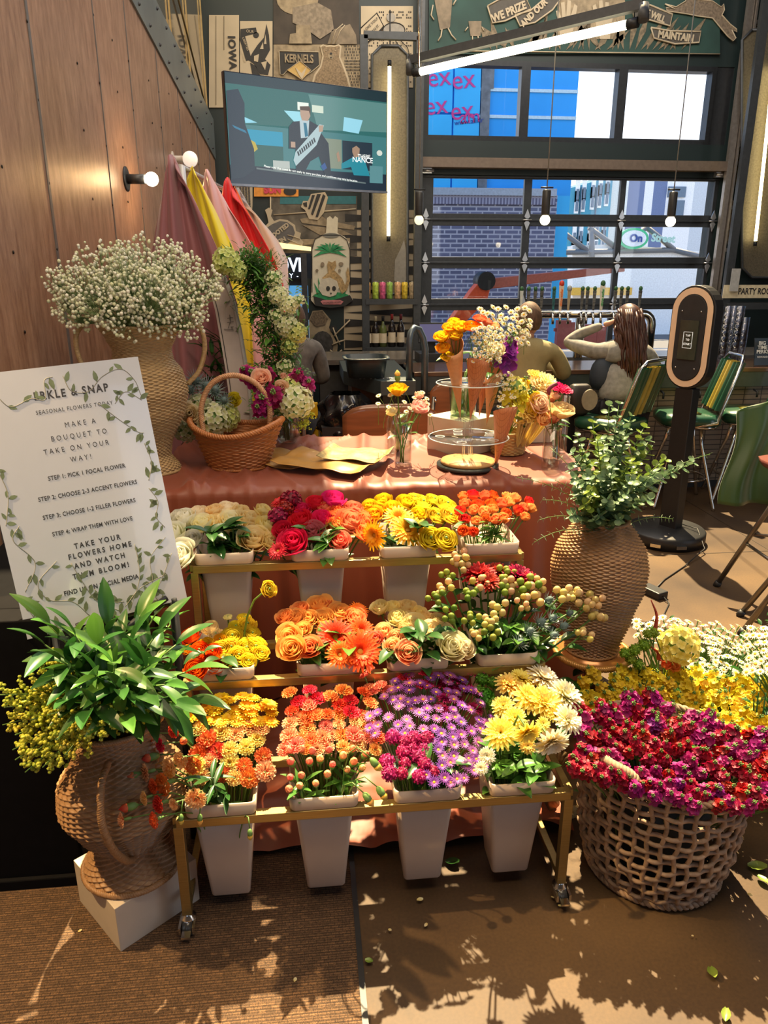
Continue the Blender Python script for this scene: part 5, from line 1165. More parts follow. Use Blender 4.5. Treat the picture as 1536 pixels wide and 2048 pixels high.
# white riser with green vase
wr_p = atZ(918, 905, TZ+.006); ri = thing('riser_box', 'white riser box behind the cone stand', 'box', (.66, 3.08, TZ+.006), radians(38))
MB().box((0, 0, .075), (.21, .21, .15)).obj('riser_body', white, ri, bevel=.002)
gv = thing('glass_vase', 'green tinted glass vase with stems on the white riser', 'vase', (.66, 3.08, TZ+.157))
MB().lathe([(.001, 0), (.048, 0), (.052, .01), (.060, .15), (.057, .15), (.049, .012), (.001, .01)], 28, cap=False).obj('glass_body', glass('green_glass', (.62, .74, .55), alpha=.5, spec=.8), gv)
gs = MB()
for i in range(12): a = i*.52; gs.tube([(.03*cos(a*2), .03*sin(a*2), .012), (.045*cos(a), .045*sin(a), .19)], .0035, 5)
gs.obj('stems', mat('stem_green', (.10, .20, .035), .5), gv)
r2 = thing('riser_box', 'low white riser box at the back right of the table', 'box', (.98, 3.24, TZ+.006), 0); MB().box((0, 0, .05), (.24, .12, .10)).obj('riser_body', white, r2, bevel=.002)
tc_ = tag(MB().box((0, 0, 0), (.06, .004, .10)).obj('table_card', mat('card_white', (.80, .76, .74), .5), bevel=.002), 'small white upright card above the yellow flowers', 'card'); pc = atY(1062, 760, 3.2); tc_.location = (.98, 3.24, TZ+.157)
text_on('card_text', 'menu', .016, basis(Vector((0, -.0035, .02)), (1, 0, 0), (0, 0, 1)), ink, tc_)
MB().box((0, .012, -.042), (.03, .03, .015)).obj('card_foot', black, tc_)
# cone stand
cs_p = atZ(935, 932, TZ+.01); CS = Vector((cs_p.x, cs_p.y, TZ+.01))
cs = thing('cone_stand', 'two tier clear acrylic stand on a round wooden base', 'stand', tuple(CS))
MB().lathe([(.001, 0), (.122, 0), (.122, .012), (.001, .012)], 44, cap=False).obj('base_ring', mat('slate_ring', (.03, .035, .035), .5), cs)
MB().lathe([(.001, .013), (.105, .013), (.107, .020), (.103, .027), (.001, .027)], 44, cap=False).obj('wood_base', mat('light_wood', (.58, .33, .12), .45, var=.15, scale=12), cs)
acr = glass('clear_acrylic', (.95, .97, .98), alpha=.6, spec=1.2)
acre = mat('acrylic_edge', (.75, .85, .88), .2)
for z, r in ((.115, .155), (.325, .13)):
    MB().lathe([(.001, z), (r, z), (r, z+.004), (.001, z+.004)], 56, cap=False).obj('acrylic_disc', acr, cs)
    MB().tube([(r*cos(2*pi*i/56), r*sin(2*pi*i/56), z+.002) for i in range(56)], .0022, 6, closed=True).obj('disc_edge', acre, cs)
    hm = MB()
    for k in range(5): a = .5+2*pi*k/5; hm.tube([(r*.72*cos(a)+.018*cos(2*pi*i/20), r*.72*sin(a)+.018*sin(2*pi*i/20), z+.004) for i in range(20)], .0012, 5, closed=True)
    hm.obj('hole_edges', acre, cs)
for a in (.6, 2.7, 4.8): MB().tube([(.018*cos(a), .018*sin(a), .027), (.018*cos(a), .018*sin(a), .325)], .0055, 10).obj('acrylic_rod', acr, cs)
def mat_cone():
    m = mat_brick('waffle_paper', (.55, .20, .085), (.58, .22, .095), (.43, .145, .06), 70, .5, .5, .04, .5, off=0, bump=.15, rot=(0, 0, .5)); return m
cone_m = mat_cone(); cone_l = mat('printed_cone_paper', (.62, .30, .14), .5, var=.1, scale=60)
def cone(tip, top, r, lab, m, notch=0.):
    t = Vector(tip); d = Vector(top)-t; h = d.length; Mr = d.to_track_quat('Z', 'Y').to_matrix()
    k = tag(MB().grid(lambda u, v: ((Mr @ Vector((r*v*cos(2*pi*u+notch), r*v*sin(2*pi*u+notch), h*v*(1+.10*v*cos(2*pi*u)-.03*v)))), v), 36, 12, closeu=False).obj('paper_cone', m), lab, 'paper cone', 'paper cones in the acrylic stand')
    k.location = t; sdm = k.modifiers.new('thickness', 'SOLIDIFY'); sdm.thickness = .0012; return k, Mr
CONES = []
for (tp_, bt, r, lab, m, n_) in ((atY(905, 686, CS.y-.06), atY(921, 838, CS.y-.03), .040, 'paper cone at the left of the stand with yellow ranunculus', cone_l, 2.2), (atY(957, 720, CS.y-.10), atY(940, 842, CS.y-.05), .043, 'paper cone in the centre of the stand holding tiny white blooms', cone_m, 4.), (atY(990, 735, CS.y+.02), atY(973, 850, CS.y+.01), .038, 'paper cone at the right of the stand below the white rose', cone_l, 5.), (atY(1012, 815, CS.y-.06), atY(990, 938, CS.y-.02), .045, 'waffle paper cone in the lower tier at the right', cone_m, 4.6), (atY(975, 720, CS.y+.09), atY(958, 835, CS.y+.05), .036, 'paper cone at the back of the stand', cone_m, 1.)):
    k, Mr = cone(bt, tp_, r, lab, m, n_); CONES.append((Vector(bt), Vector(tp_), r))
# ---- leaning welcome sign and its easel
BL, TR = atY(65, 1280, 1.70), atY(275, 718, 1.96)
BR, TL = atY(375, 1193, 1.84), atY(-82, 748, 1.80)
ux = ((BR-BL)+(TR-TL)).normalized(); uy = ((TL-BL)+(TR-BR)).normalized(); ctr = (BL+BR+TL+TR)/4
sw = ((BR-BL).length+(TR-TL).length)/2; shh = ((TL-BL).length+(TR-BR).length)/2
Ms = basis((0, 0, 0), ux, uy)
sg = thing('welcome_sign', 'large white sign board with bouquet instructions and painted vines leaning on an easel', 'sign', tuple(ctr))
bo = MB().add(MB().box((0, 0, -.0052), (sw, shh, .010)), Ms); bo.obj('board', mat('sign_board_white', (.60, .63, .70), .12, var=.01, coat=.5), sg)  # cool tint in the white board's colour stands for reflected sky
si = mat('sign_ink', (.055, .055, .06), .5); sl2 = mat('sign_leaf_green', (.17, .22, .12), .6, var=.3, scale=30); sv = mat('sign_vine_line', (.30, .30, .24), .6)
sz = Ms.to_3x3() @ Vector((0, 0, 1))
def sp(u, v, k=.0002): return Ms @ Vector(((u-.5)*sw, (.5-v)*shh, k))
def stext(t, u, v, h, sx=1., space=1., bold=0.): return text_on('lettering', t, h*shh, Ms.copy() if 0 else (Matrix.Translation(sp(u, v)) @ Ms), si, sg, depth=.0001, sx=sx, space=space, bold=bold)
for t, u, v, h, spc, bd in (('ERKLE & SNAP', .56, .105, .042, 1.3, .0008), ('SEASONAL FLOWERS TODAY', .56, .165, .022, 1.25, 0), ('MAKE A', .57, .225, .028, 1.6, 0), ('BOUQUET TO', .55, .270, .028, 1.6, 0), ('TAKE ON YOUR', .52, .315, .028, 1.6, 0), ('WAY!', .53, .358, .028, 1.6, 0),
    ('STEP 1: PICK 1 FOCAL FLOWER', .55, .415, .0235, 1.1, .0003), ('STEP 2: CHOOSE 2-3 ACCENT FLOWERS', .535, .487, .0235, 1.1, .0003), ('STEP 3: CHOOSE 1-2 FILLER FLOWERS', .52, .558, .0235, 1.1, .0003), ('STEP 4: WRAP THEM WITH LOVE', .515, .627, .0235, 1.1, .0003),
    ('TAKE YOUR', .52, .690, .029, 1.5, .0006), ('FLOWERS HOME', .525, .727, .029, 1.5, .0006), ('AND WATCH', .51, .766, .029, 1.5, .0006), ('THEM BLOOM!', .505, .806, .029, 1.5, .0006), ('FIND US ON SOCIAL MEDIA', .49, .862, .026, 1.1, .0006)):
    stext(t, u, v, h, .8, spc, bd)
random.seed(4); vm = MB(); lm = MB()
def vine(pts, nl=8, ls=.046):
    arc_ = smooth_arc([(u, v, 0) for u, v in pts], 8); vm.tube([sp(p.x, p.y, .0002) for p in arc_], .0009, 4)
    for i in range(nl):
        k = int((i+.5)/nl*(len(arc_)-1)); p = arc_[k]; a = rnd(0, 6.28); L_ = ls*rnd(.7, 1.2); dx, dy = cos(a), sin(a)
        q_ = [(0, 0), (.35, .22), (.7, .17), (1, 0), (.7, -.17), (.35, -.22)]
        lm.plate([sp(p.x+(dx*x-dy*y)*L_*1.3, p.y+(dy*x+dx*y)*L_*.9, .0002) for x, y in q_], sz*.0003)
for v_ in ([(.03, .10), (.12, .07), (.2, .13), (.32, .11), (.40, .12), (.42, .05), (.47, .04)], [(.53, .04), (.56, .10), (.66, .11), (.76, .06), (.88, .04), (.95, .09), (.97, .15)], [(.97, .17), (.88, .13), (.80, .17)], [(.70, .16), (.80, .23), (.90, .29), (.94, .30)],
    [(.93, .34), (.95, .42), (.91, .49)], [(.90, .52), (.94, .58), (.91, .64), (.95, .69)], [(.05, .34), (.08, .44), (.05, .52), (.03, .56)], [(.10, .57), (.05, .62), (.14, .72), (.05, .82)],
    [(.26, .73), (.13, .80), (.17, .87), (.30, .90), (.38, .97)], [(.34, .75), (.38, .83), (.44, .92), (.56, .98)], [(.04, .84), (.07, .93), (.20, .99)], [(.74, .73), (.74, .80), (.72, .88), (.64, .97)], [(.94, .73), (.82, .80), (.80, .90), (.72, .99)], [(.96, .80), (.88, .88), (.80, .96), (.86, .995)], [(.60, .97), (.72, .91), (.90, .88)], [(.44, .87), (.50, .93), (.60, .95)]): vine(v_)
vm.obj('painted_vines', sv, sg); lm.obj('painted_leaves', sl2, sg)
ez = thing('easel', 'black easel holding the white sign board', 'easel', (ctr.x, ctr.y+.12, 0)); q = lambda p: Vector(p)-Vector(ez.location)
back = -sz; sp0 = sp
def sp(u, v, k=.0006): return sp0(u, v, k)+ctr
b0, b1 = sp(.10, 1.01, -.02), sp(.93, 1.01, -.02)
MB().tube([q(b0+back*.01), q(b1+back*.01)], .010, 6).obj('ledge_bar', black, ez)
for u in (.30, .90): MB().tube([q(sp(u, 1.01, -.02)), q(sp(u, 1.01, .035)), q(sp(u, .975, .035))], .008, 6).obj('hook', black, ez)
MB().tube([q(sp(.86, .97, .02)), q(sp(.60, 1.03, .045)), q(sp(.45, 1.07, .05))], .009, 6).obj('front_bar', black, ez)
for u in (.15, .92): p = sp(u, 1.01, -.02)+back*.01; MB().tube([q(p), q((p.x, p.y-.02, .008))], .012, 8).obj('front_leg', black, ez)
MB().tube([q(sp(.5, .4, -.02)+back*.02), q((ctr.x, 2.16, .008))], .012, 8).obj('rear_leg', black, ez)
# ---- cart and buckets
gold = mat('brushed_gold', (.36, .26, .10), .32, .75, var=.12, scale=60, stretch=(.2, 5, 5))
CX0, CX1 = -.345, .635
cart = thing('flower_cart', 'three tier brushed gold flower cart on castors', 'cart', ((CX0+CX1)/2, 1.85, 0)); q = lambda p: Vector(p)-Vector(cart.location)
tiers = [(1.515, .335), (1.79, .545), (2.05, .775)]; TD = .205
def bar(a, b, w=.022, name='rail', m=None):
    a, b = Vector(a), Vector(b); d = b-a; mb = MB().box((0, 0, 0), (w, w, d.length)); Mx = Matrix.Translation(q((a+b)/2)) @ d.to_track_quat('Z', 'Y').to_matrix().to_4x4()
    return MB().add(mb, Mx).obj(name, m or gold, cart, bevel=.0015)
for (y, z) in tiers:
    bar((CX0, y, z), (CX1, y, z), .024, 'front_rail'); bar((CX0, y+TD, z), (CX1, y+TD, z), .022, 'rear_rail')
    for x in (CX0, CX1): bar((x, y, z), (x, y+TD, z), .020, 'side_rail')
for x in (CX0+.004, CX1-.004):
    bar((x, 1.515, .055), (x, 1.515, .325), .024, 'leg'); bar((x, 2.25, .055), (x, 2.25, .765), .024, 'leg')
    bar((x, 1.79, .30), (x, 1.79, .535), .022, 'upright'); bar((x, 2.05, .30), (x, 2.05, .765), .022, 'upright')
    bar((x, 1.515, .30), (x, 2.25, .30), .020, 'side_rail'); bar((x, 1.515, .075), (x, 2.25, .075), .020, 'base_rail')
for (px_, y) in ((CX0+.004, 1.515), (CX1-.004, 1.515), (CX0+.004, 2.25), (CX1-.004, 2.25)):
    c_ = MB().lathe([(.014, .030), (.020, .034), (.020, .045), (.012, .052), (.012, .058)], 16, c=tuple(q((px_, y, 0)))).obj('castor', chrome, cart)
    MB().tube([q((px_-.012, y-.012, .021)), q((px_+.012, y-.012, .021))], .021, 16).obj('wheel', mat('castor_wheel', (.05, .05, .05), .25), c_)
    MB().box(q((px_-.017, y-.02, .032)), (.006, .035, .02)).box(q((px_+.017, y-.02, .032)), (.006, .035, .02)).box(q((px_, y-.045, .028)), (.022, .02, .006)).obj('fork', chrome, c_)
# buckets
bmat = mat('bucket_cream', (.52, .41, .32), .42, var=.02)
def rrect(w, d, z, n=24, e=9):
    out = []
    if e < 4: return [(w/2*cos(2*pi*i/n), d/2*sin(2*pi*i/n), z) for i in range(n)]
    q_ = min(w, d)*.09
    for sx_, sy_, a0 in ((1, 1, 0), (-1, 1, pi/2), (-1, -1, pi), (1, -1, 3*pi/2)):
        for k in range(n//4): a = a0+pi/2*k/(n//4-1); out.append((sx_*(w/2-q_)+q_*cos(a), sy_*(d/2-q_)+q_*sin(a), z))
    return out
BUCKETS = []
def bucket(tier, px, py, label, tilt=0):
    y0, z0 = tiers[tier]; yc = y0+TD/2; zr = z0+.012; p = atY(px, py, y0-.01); W_ = .155
    b = thing('flower_bucket', label, 'bucket', (p.x, yc, zr), group='white flower buckets on the gold cart')
    H = .30
    loft(MB(), [rrect(.096, .098, -H), rrect(.100, .102, -H+.004), rrect(.152, .156, -.002), rrect(.144, .148, -.002), rrect(.094, .096, -H+.012)], cap1=True).obj('bucket_body', bmat, b)
    loft(MB(), [rrect(.154, .158, -.002), rrect(.164, .222, 0), rrect(.168, .225, .003), rrect(.171, .228, .036), rrect(.164, .220, .036), rrect(.160, .214, .004), rrect(.144, .148, 0)], cap0=False).obj('rim', bmat, b)
    BUCKETS.append((p.x, yc, zr)); return b
names = [('white bucket of cream roses at the left end of the top tier', 2, 446, 1105), ('white bucket of pink and coral roses, second on the top tier', 2, 640, 1100), ('white bucket of yellow flowers, third on the top tier', 2, 818, 1096), ('white bucket of small orange roses at the right end of the top tier', 2, 985, 1090),
    ('white bucket of orange and yellow ranunculus on the middle tier', 1, 443, 1345), ('white bucket of apricot roses and red gerberas on the middle tier', 1, 657, 1335), ('white bucket of peach and pale yellow roses on the middle tier', 1, 838, 1322), ('white bucket of berries and crimson mums at the right end of the middle tier', 1, 1018, 1312),
    ('white bucket of orange carnations and yellow daisies on the bottom tier', 0, 441, 1625), ('white bucket of coral and peach carnations on the bottom tier', 0, 648, 1598), ('white bucket of purple asters on the bottom tier', 0, 857, 1580), ('white bucket of pale yellow chrysanthemums at the right end of the bottom tier', 0, 1048, 1562)]
for n_, t_, px, py in names: bucket(t_, px, py, n_)
# ---- large open-weave floor basket
FB = (.935, 1.615, .006)
fb = thing('floor_basket', 'large round open weave basket filled with stock flowers on the floor', 'basket', FB)
rope = mat('water_hyacinth_rope', (.36, .24, .15), .75, var=.4, scale=40); random.seed(9)
def frad(z): return lerp(.178, .205, min(1, z/.12)) if z < .12 else lerp(.205, .222, (z-.12)/.25)
FH = .36; mv = MB(); NS = 38
for i in range(NS):
    a0 = 2*pi*i/NS; pts = []
    for k in range(15):
        z = .015+FH*k/14; a = a0+.02*sin(k*1.3+i)+rnd(-.006, .006); r = frad(z)+.004*(1 if (k+i) % 2 else -1); pts.append((r*cos(a), r*sin(a), z))
    mv.tube(pts, .0062, 6)
mv.obj('upright_strands', rope, fb)
mh = MB(); NR = 12
for j in range(NR):
    z0 = .03+(FH-.02)*j/NR; pts = []; n_ = NS*4; ph = rnd(0, 6)
    for i in range(n_):
        a = 2*pi*i/n_; z = z0+.003*sin(a*5+ph)+.0015*sin(a*13+j); r = frad(z)+.005*sin(a*NS/2+pi*j); pts.append((r*cos(a), r*sin(a), z))
    mh.tube(pts, .0062, 6, closed=True)
mh.obj('woven_strands', rope, fb)
m_ = MB(); braid(m_, circ(.176, .012, 50), .013, 3, 24, True); m_.obj('foot_braid', rope, fb)
m_ = MB(); braid(m_, circ(.224, FH+.01, 50), .010, 3, 26, True); m_.obj('rim_braid', rope, fb)
for a_ in (radians(-150),):
    e = Vector((cos(a_), sin(a_), 0)); tn = Vector((-sin(a_), cos(a_), 0)); m_ = MB(); base = e*.222+Vector((0, 0, FH+.005))
    braid(m_, smooth_arc([base-tn*.08, base-tn*.055+Vector((0, 0, .045)), base+Vector((0, 0, .062))+e*.02, base+tn*.055+Vector((0, 0, .045)), base+tn*.08]), .012, 3, 9); m_.obj('handle', rope, fb)
ln = thing('bucket_liner', 'dark inner tub inside the large floor basket', 'tub', (FB[0], FB[1], .035)); loft(MB(), [rrect(.25, .25, 0, 24, 2), rrect(.34, .34, .30, 24, 2), rrect(.33, .33, .30, 24, 2), rrect(.24, .24, .01, 24, 2)], cap1=True).obj('tub_body', mat('liner_dark', (.015, .025, .03), .5), ln)
# ---- gold shell ornament and second basket behind
fb2 = thing('floor_basket', 'second basket mostly hidden under yellow and chamomile flowers', 'basket', (1.26, 2.08, .004))
wicker([(.17, 0), (.20, .05), (.22, .22)], 40, .011).obj('basket_body', wk_brown, fb2)
fb3 = thing('floor_basket', 'third basket under the daisies at the right edge', 'basket', (1.62, 1.86, .004))
wicker([(.15, 0), (.17, .05), (.18, .2)], 36, .011).obj('basket_body', wk_honey, fb3)
so_ = thing('shell_ornament', 'antique gold carved shell stand beside the floor basket', 'ornament', (.70, 1.86, 0))
MB().lathe([(.05, 0), (.055, .02), (.02, .05), (.03, .09), (.018, .13), (.03, .19), (.045, .22), (.06, .25), (.001, .252)], 20).obj('carved_stem', mat('antique_gold', (.22, .14, .06), .4, .6, var=.5, scale=60), so_)
m_ = MB()
for k in range(9): a = radians(-160+k*17.5); m_.tube([(0, -.045, .16), (.035*cos(a), -.055, .19+.035*sin(a+pi)*-1*-1), (.06*cos(a), -.05, .19-.06*sin(a))], [.004, .009, .006], 6)
m_.obj('shell', _M['antique_gold'], so_)
# ---- fabric rack
rk = thing('garment_rack', 'white metal rail rack standing against the plywood wall', 'rack', (-.52, 3.6, 0))
wm = mat('rack_white', (.55, .56, .58), .35, .3)
q = lambda p: Vector(p)-Vector(rk.location)
MB().tube([q((-.53, 3.74, 0)), q((-.53, 3.74, 2.05)), q((-.40, 5.0, 2.05)), q((-.40, 5.0, 0))], .02, 10).obj('rail', wm, rk)
MB().tube([q((-.70, 3.74, .02)), q((-.35, 3.74, .02))], .02, 8).obj('foot', wm, rk); MB().tube([q((-.60, 5.0, .02)), q((-.2, 5.0, .02))], .02, 8).obj('foot', wm, rk)
def drape(lab, y, col, x0, x1, zt, zb, key, w=.5, seed=0, sh=.3):
    def f(u, v):
        s_ = sin(u*pi); top = zt
        half = lerp(.05, w, min(1, v*2.2)**.75)
        x = max(-.84, x0+lerp(-half*.40, half*.60, u))
        zz_ = lerp(top, zb, v)-.10*(abs(2*u-1)**2)*max(0, 1-v*3)
        return (Vector((x, y+.035*sin(u*26+seed)*(0.25+v*.8)+.03*sin(u*9+seed*2), zz_)), 0)
    o = MB().grid(f, 64, 34).obj('hanging_cloth', mat(key, col, .45, var=.06, scale=3, sheen=sh)); sd_ = o.modifiers.new('thickness', 'SOLIDIFY'); sd_.thickness = .004
    return tag(o, lab, 'cloth', 'coloured satin cloths hung on the rack')
drape('mauve satin cloth hanging at the front of the rack', 3.62, (.27, .10, .115), -.555, 0, 2.085, .70, 'mauve_satin', .42, 1)
drape('yellow satin cloth hanging second on the rack', 3.84, (.85, .70, .02), -.50, 0, 2.07, .8, 'yellow_satin', .40, 2)
drape('pale pink satin cloth hanging on the rack', 4.0, (.74, .42, .44), -.45, 0, 2.07, .8, 'pink_satin', .50, 3)
drape('cream satin cloth hanging low on the rack', 4.16, (.62, .5, .36), -.47, 0, 1.90, .7, 'cream_satin', .36, 6)
drape('bright red satin cloth hanging on the rack', 4.30, (.72, .008, .012), -.38, 0, 2.07, .9, 'red_satin', .46, 4)
drape('orange satin cloth hanging at the far end of the rack', 4.52, (.85, .13, .03), -.37, 0, 2.06, .8, 'orange_satin', .44, 5)
drape('white satin cloth at the very end of the rack', 4.7, (.75, .68, .66), -.36, 0, 2.06, 1.2, 'white_satin', .46, 7)
cb_p = atY(484, 482, 5.3); cbx = thing('cardboard_box', 'plain brown cardboard box behind the red cloth', 'box', (cb_p.x-.02, 5.35, 1.66)); MB().box((0, 0, .12), (.16, .2, .24)).obj('box_body', mat('cardboard', (.30, .15, .07), .8), cbx); MB().box((.03, -.102, .05), (.05, .002, .06)).obj('printed_label', mat('faded_print', (.45, .3, .2), .8), cbx)
tag(MB().box((cb_p.x-.02, 5.35, .83), (.2, .24, 1.66)).obj('dark_cabinet', mat('matte_black_laminate', (0, 0, 0))), 'tall dark cabinet under the cardboard box', 'cabinet')
# ---- arch board
ar = thing('arch_stand', 'curved white arch board carrying a long flower garland', 'arch', (-.28, 3.52, 0)); q = lambda p: Vector(p)-Vector(ar.location)
YA = 3.5
lft = [(418, 575), (430, 620), (441, 680), (451, 740), (459, 800), (466, 870), (470, 950)]; rgt = [(447, 550), (466, 600), (480, 660), (490, 720), (500, 790), (506, 860), (510, 950)]
mb = MB(); n_ = len(lft); fr0 = [q(atY(x, y, YA)) for x, y in lft]; fr1 = [q(atY(x, y, YA)) for x, y in rgt]
mb.plate(fr0[::1]+fr1[::-1], (0, .035, 0)); mb.obj('board', mat('arch_white', (.55, .49, .48), .55, var=.05), ar)
m_ = MB(); m_.tube([p+Vector((0, -.004, 0)) for p in fr1], .010, 6); m_.obj('rim_edge', mat('arch_edge', (.55, .56, .56), .5), ar)
MB().tube([p+Vector((.012, -.003, 0)) for p in fr0], .0022, 4).obj('inner_groove', dkgrey, ar)
im = MB(); c0 = q(atY(461, 650, YA-.004))
for a, b in (((-.012, .03), (.012, .032)), ((0, .045), (0, .015)), ((-.014, .012), (.014, .014)), ((0, .012), (-.012, -.015)), ((0, -.008), (.014, -.008)), ((.006, -.008), (.006, -.022)), ((-.03, -.018), (.014, -.022)), ((.022, -.012), (.03, -.016)), ((.03, -.016), (.022, -.030)), ((.022, -.030), (.034, -.030))): im.tube([c0+Vector((a[0], -.002, a[1])), c0+Vector((b[0], -.002, b[1]))], .0013, 4)
im.obj('handwritten_mark', ink, ar)
lo_ = [q((-.22, 3.5, .93)), q((-.20, 3.5, .0))]; MB().box(((lo_[0]+lo_[1])/2)+Vector((0, .02, .0)), (.09, .03, .96)).obj('lower_board', _M['arch_white'], ar); MB().box((.08, .02, .01), (.4, .25, .02)).obj('base_plate', _M['arch_white'], ar)
# ============================================================ flowers
stemg = mat('stem_green', (.055, .115, .02), .5)
def leaf_mat(name, c, c2, rough=.35):
    return petal_mat(name, c, c2, .02, rough, .22)
lf_dark = leaf_mat('dark_leaf', (.018, .075, .014), (.035, .125, .022)); lf_mid = leaf_mat('mid_leaf', (.05, .15, .02), (.09, .24, .035)); lf_pale = leaf_mat('pale_leaf', (.16, .26, .04), (.26, .36, .06)); lf_euc = leaf_mat('eucalyptus_leaf', (.085, .18, .085), (.20, .30, .15), .5); lf_fern = leaf_mat('fern_leaf', (.06, .15, .025), (.13, .24, .05), .5)
centre_y = mat('disc_gold', (.70, .40, .02), .8, var=.3, scale=90); calyx = mat('calyx_green', (.13, .25, .06), .5)
def wrap_petal(mb, az, r0, r1, h, A, z0=-.4, curl=0., bulge=0., nu=5, nv=5, ruf=0.):
    def f(u, v):
        s = 2*v-1; rho = r0+(r1-r0)*u**1.5+bulge*sin(pi*u); z = z0+h*u*(1-.16*s*s)-curl*max(0, u-.6)**2*4
        rho += .06*s*s*u; ang = az+s*A*sin(pi*(.22+.48*u)); rho += ruf*sin(s*9+az*3)*u*u
        return ((rho*cos(ang), rho*sin(ang), z+ruf*cos(s*11+az)*u*u), u)
    mb.grid(f, nu, nv)
def g_rose(seed, n=17, op=1.):
    rg_ = random.Random(seed); mb = MB()
    for i in range(n):
        t = i/(n-1); wrap_petal(mb, i*2.4+rg_.uniform(-.2, .2), .03+.26*t, .12+(.78*t**1.2)*op, lerp(1.12, 1.0, t)*rg_.uniform(.93, 1.05), lerp(1.7, .80, t), -.5, curl=.42*max(0, t-.3)*op*rg_.uniform(.4, 1.4), bulge=.06+.22*t)
    mb.lathe([(.02, -.62), (.16, -.52), (.24, -.40), (.05, -.36)], 8, mi=1, cap=False)
    for k in range(5): a = k*1.256; mb.grid(lambda u, v: (((.18+.42*u)*cos(a)+(v-.5)*.18*(1-u)*-sin(a), (.18+.42*u)*sin(a)+(v-.5)*.18*(1-u)*cos(a), -.46-.14*u), u), 3, 2, mi=1)
    return mb
def g_ranun(seed, n=26):
    rg_ = random.Random(seed); mb = MB()
    for i in range(n):
        t = i/(n-1); wrap_petal(mb, i*2.4+rg_.uniform(-.2, .2), .03+.3*t, .06+.80*t, lerp(.62, .66, t)-.1*t*t, lerp(1.5, .62, t), -.36, curl=.0 if t < .7 else .35*(t-.7), bulge=.05+.24*t)
    mb.ball((0, 0, .2), .10, 8, 5, mi=1); mb.lathe([(.02, -.5), (.2, -.42), (.3, -.34), (.05, -.3)], 8, mi=1, cap=False); return mb
def ray_petal(mb, az, rc, L, w, e0, e1, nu=4, mi=0, z0=0., cup=.25):
    rr, zz_ = rc, z0; pts = [(rr, zz_)]
    for k in range(nu-1):
        e = lerp(e0, e1, k/(max(1, nu-2))); rr += (L-rc)/(nu-1)*cos(e); zz_ += (L-rc)/(nu-1)*sin(e); pts.append((rr, zz_))
    ca, sa = cos(az), sin(az); k0 = len(mb.V)
    for i, (r, z) in enumerate(pts):
        u = i/(nu-1); ww = w*sin(pi*(.18+.70*u))
        for s in (-1, 0, 1): mb.v((r*ca-s*ww*sa, r*sa+s*ww*ca, z+cup*ww*abs(s)), u)
    for i in range(nu-1):
        for j in range(2): a = k0+i*3+j; mb.f((a, a+1, a+4, a+3), mi, True)
def g_daisy(seed, n=18, rc=.22, w=.15, e0=.25, e1=-.1, rings=2, cen=.24):
    rg_ = random.Random(seed); mb = MB()
    for k in range(rings):
        for i in range(n): ray_petal(mb, 2*pi*(i+k*.5)/n+rg_.uniform(-.06, .06), rc*.8, rg_.uniform(.9, 1.05)*(1-.22*k), w, e0+.35*k+rg_.uniform(-.08, .08), e1+.2*k, z0=.02*k)
    mb.ball((0, 0, .02), cen, 10, 6, mi=1, sc=(1, 1, .45)); mb.lathe([(.03, -.28), (.16, -.12), (.22, -.02)], 8, mi=2, cap=False); return mb
def g_gerbera(seed): return g_daisy(seed, 24, .16, .095, .35, -.12, 3, .15)
def g_mum(seed, rings=6, n0=9, n1=20, w=.13, droop=-.3):
    rg_ = random.Random(seed); mb = MB()
    for k in range(rings):
        t = k/(rings-1); n = int(lerp(n0, n1, t)); e = lerp(1.45, .12, t)
        for i in range(n): ray_petal(mb, 2*pi*(i+.5*(k % 2))/n+rg_.uniform(-.1, .1), .04+.10*t, lerp(.50, 1.03, t)*rg_.uniform(.88, 1.08), w*lerp(.7, 1, t), e+rg_.uniform(-.1, .1), e-lerp(.9, .5, t)*-1*-1 if t < .4 else e+droop*t, nu=5, cup=.5)
    mb.lathe([(.03, -.3), (.2, -.14), (.2, .02)], 8, mi=1, cap=False); return mb
def g_carn(seed, n=3):
    rg_ = random.Random(seed); mb = MB()
    for k in range(n+1):
        m_ = 5+k; R_ = lerp(.35, 1.0, k/n); z1 = lerp(.55, .15, k/n)
        for i in range(m_):
            az = 2*pi*(i+rg_.uniform(-.3, .3))/m_+k; A = 2.0/m_*1.9; ph = rg_.uniform(0, 6)
            def f(u, v):
                s = 2*v-1; a = az+s*A*u; r = .04+(R_*(.96+.08*cos(v*28+ph)))*u**.9; z = -.25+(z1+.25)*sin(u*1.5)+.11*sin(v*13+ph)*u*u
                return ((r*cos(a), r*sin(a), z), u)
            mb.grid(f, 4, 8)
    mb.lathe([(.10, -1.15), (.20, -1.0), (.23, -.6), (.17, -.2), (.1, -.15)], 8, mi=1); return mb
def g_bud(seed):
    mb = MB(); rg_ = random.Random(seed)
    for i in range(6): wrap_petal(mb, i*1.7, .20, .03, .75+.06*i, 1.0, -.1, bulge=.26, nu=6, nv=4)
    mb.lathe([(.10, -1.0), (.32, -.75), (.42, -.35), (.38, .05), (.3, .12)], 8, mi=1, cap=True); return mb
def fib(n):
    for i in range(n):
        z = 1-2*(i+.5)/n; r = sqrt(1-z*z); a = i*2.39996; yield Vector((r*cos(a), r*sin(a), z))
def g_pom(seed, n=110, w=.11):
    mb = MB()
    for d in fib(n):
        if d.z < -.55: continue
        M_ = frame_to(d); s = MB(); ray_petal(s, 0, .02, .34, w, .9, .1, nu=3, cup=.3)
        mb.add(s, Matrix.Translation(d*.70) @ M_ @ Matrix.Rotation(random.Random(int(d.x*1e4)).uniform(0, 6.28), 4, 'Z'))
    mb.ball((0, 0, 0), .72, 10, 8, t=0); return mb
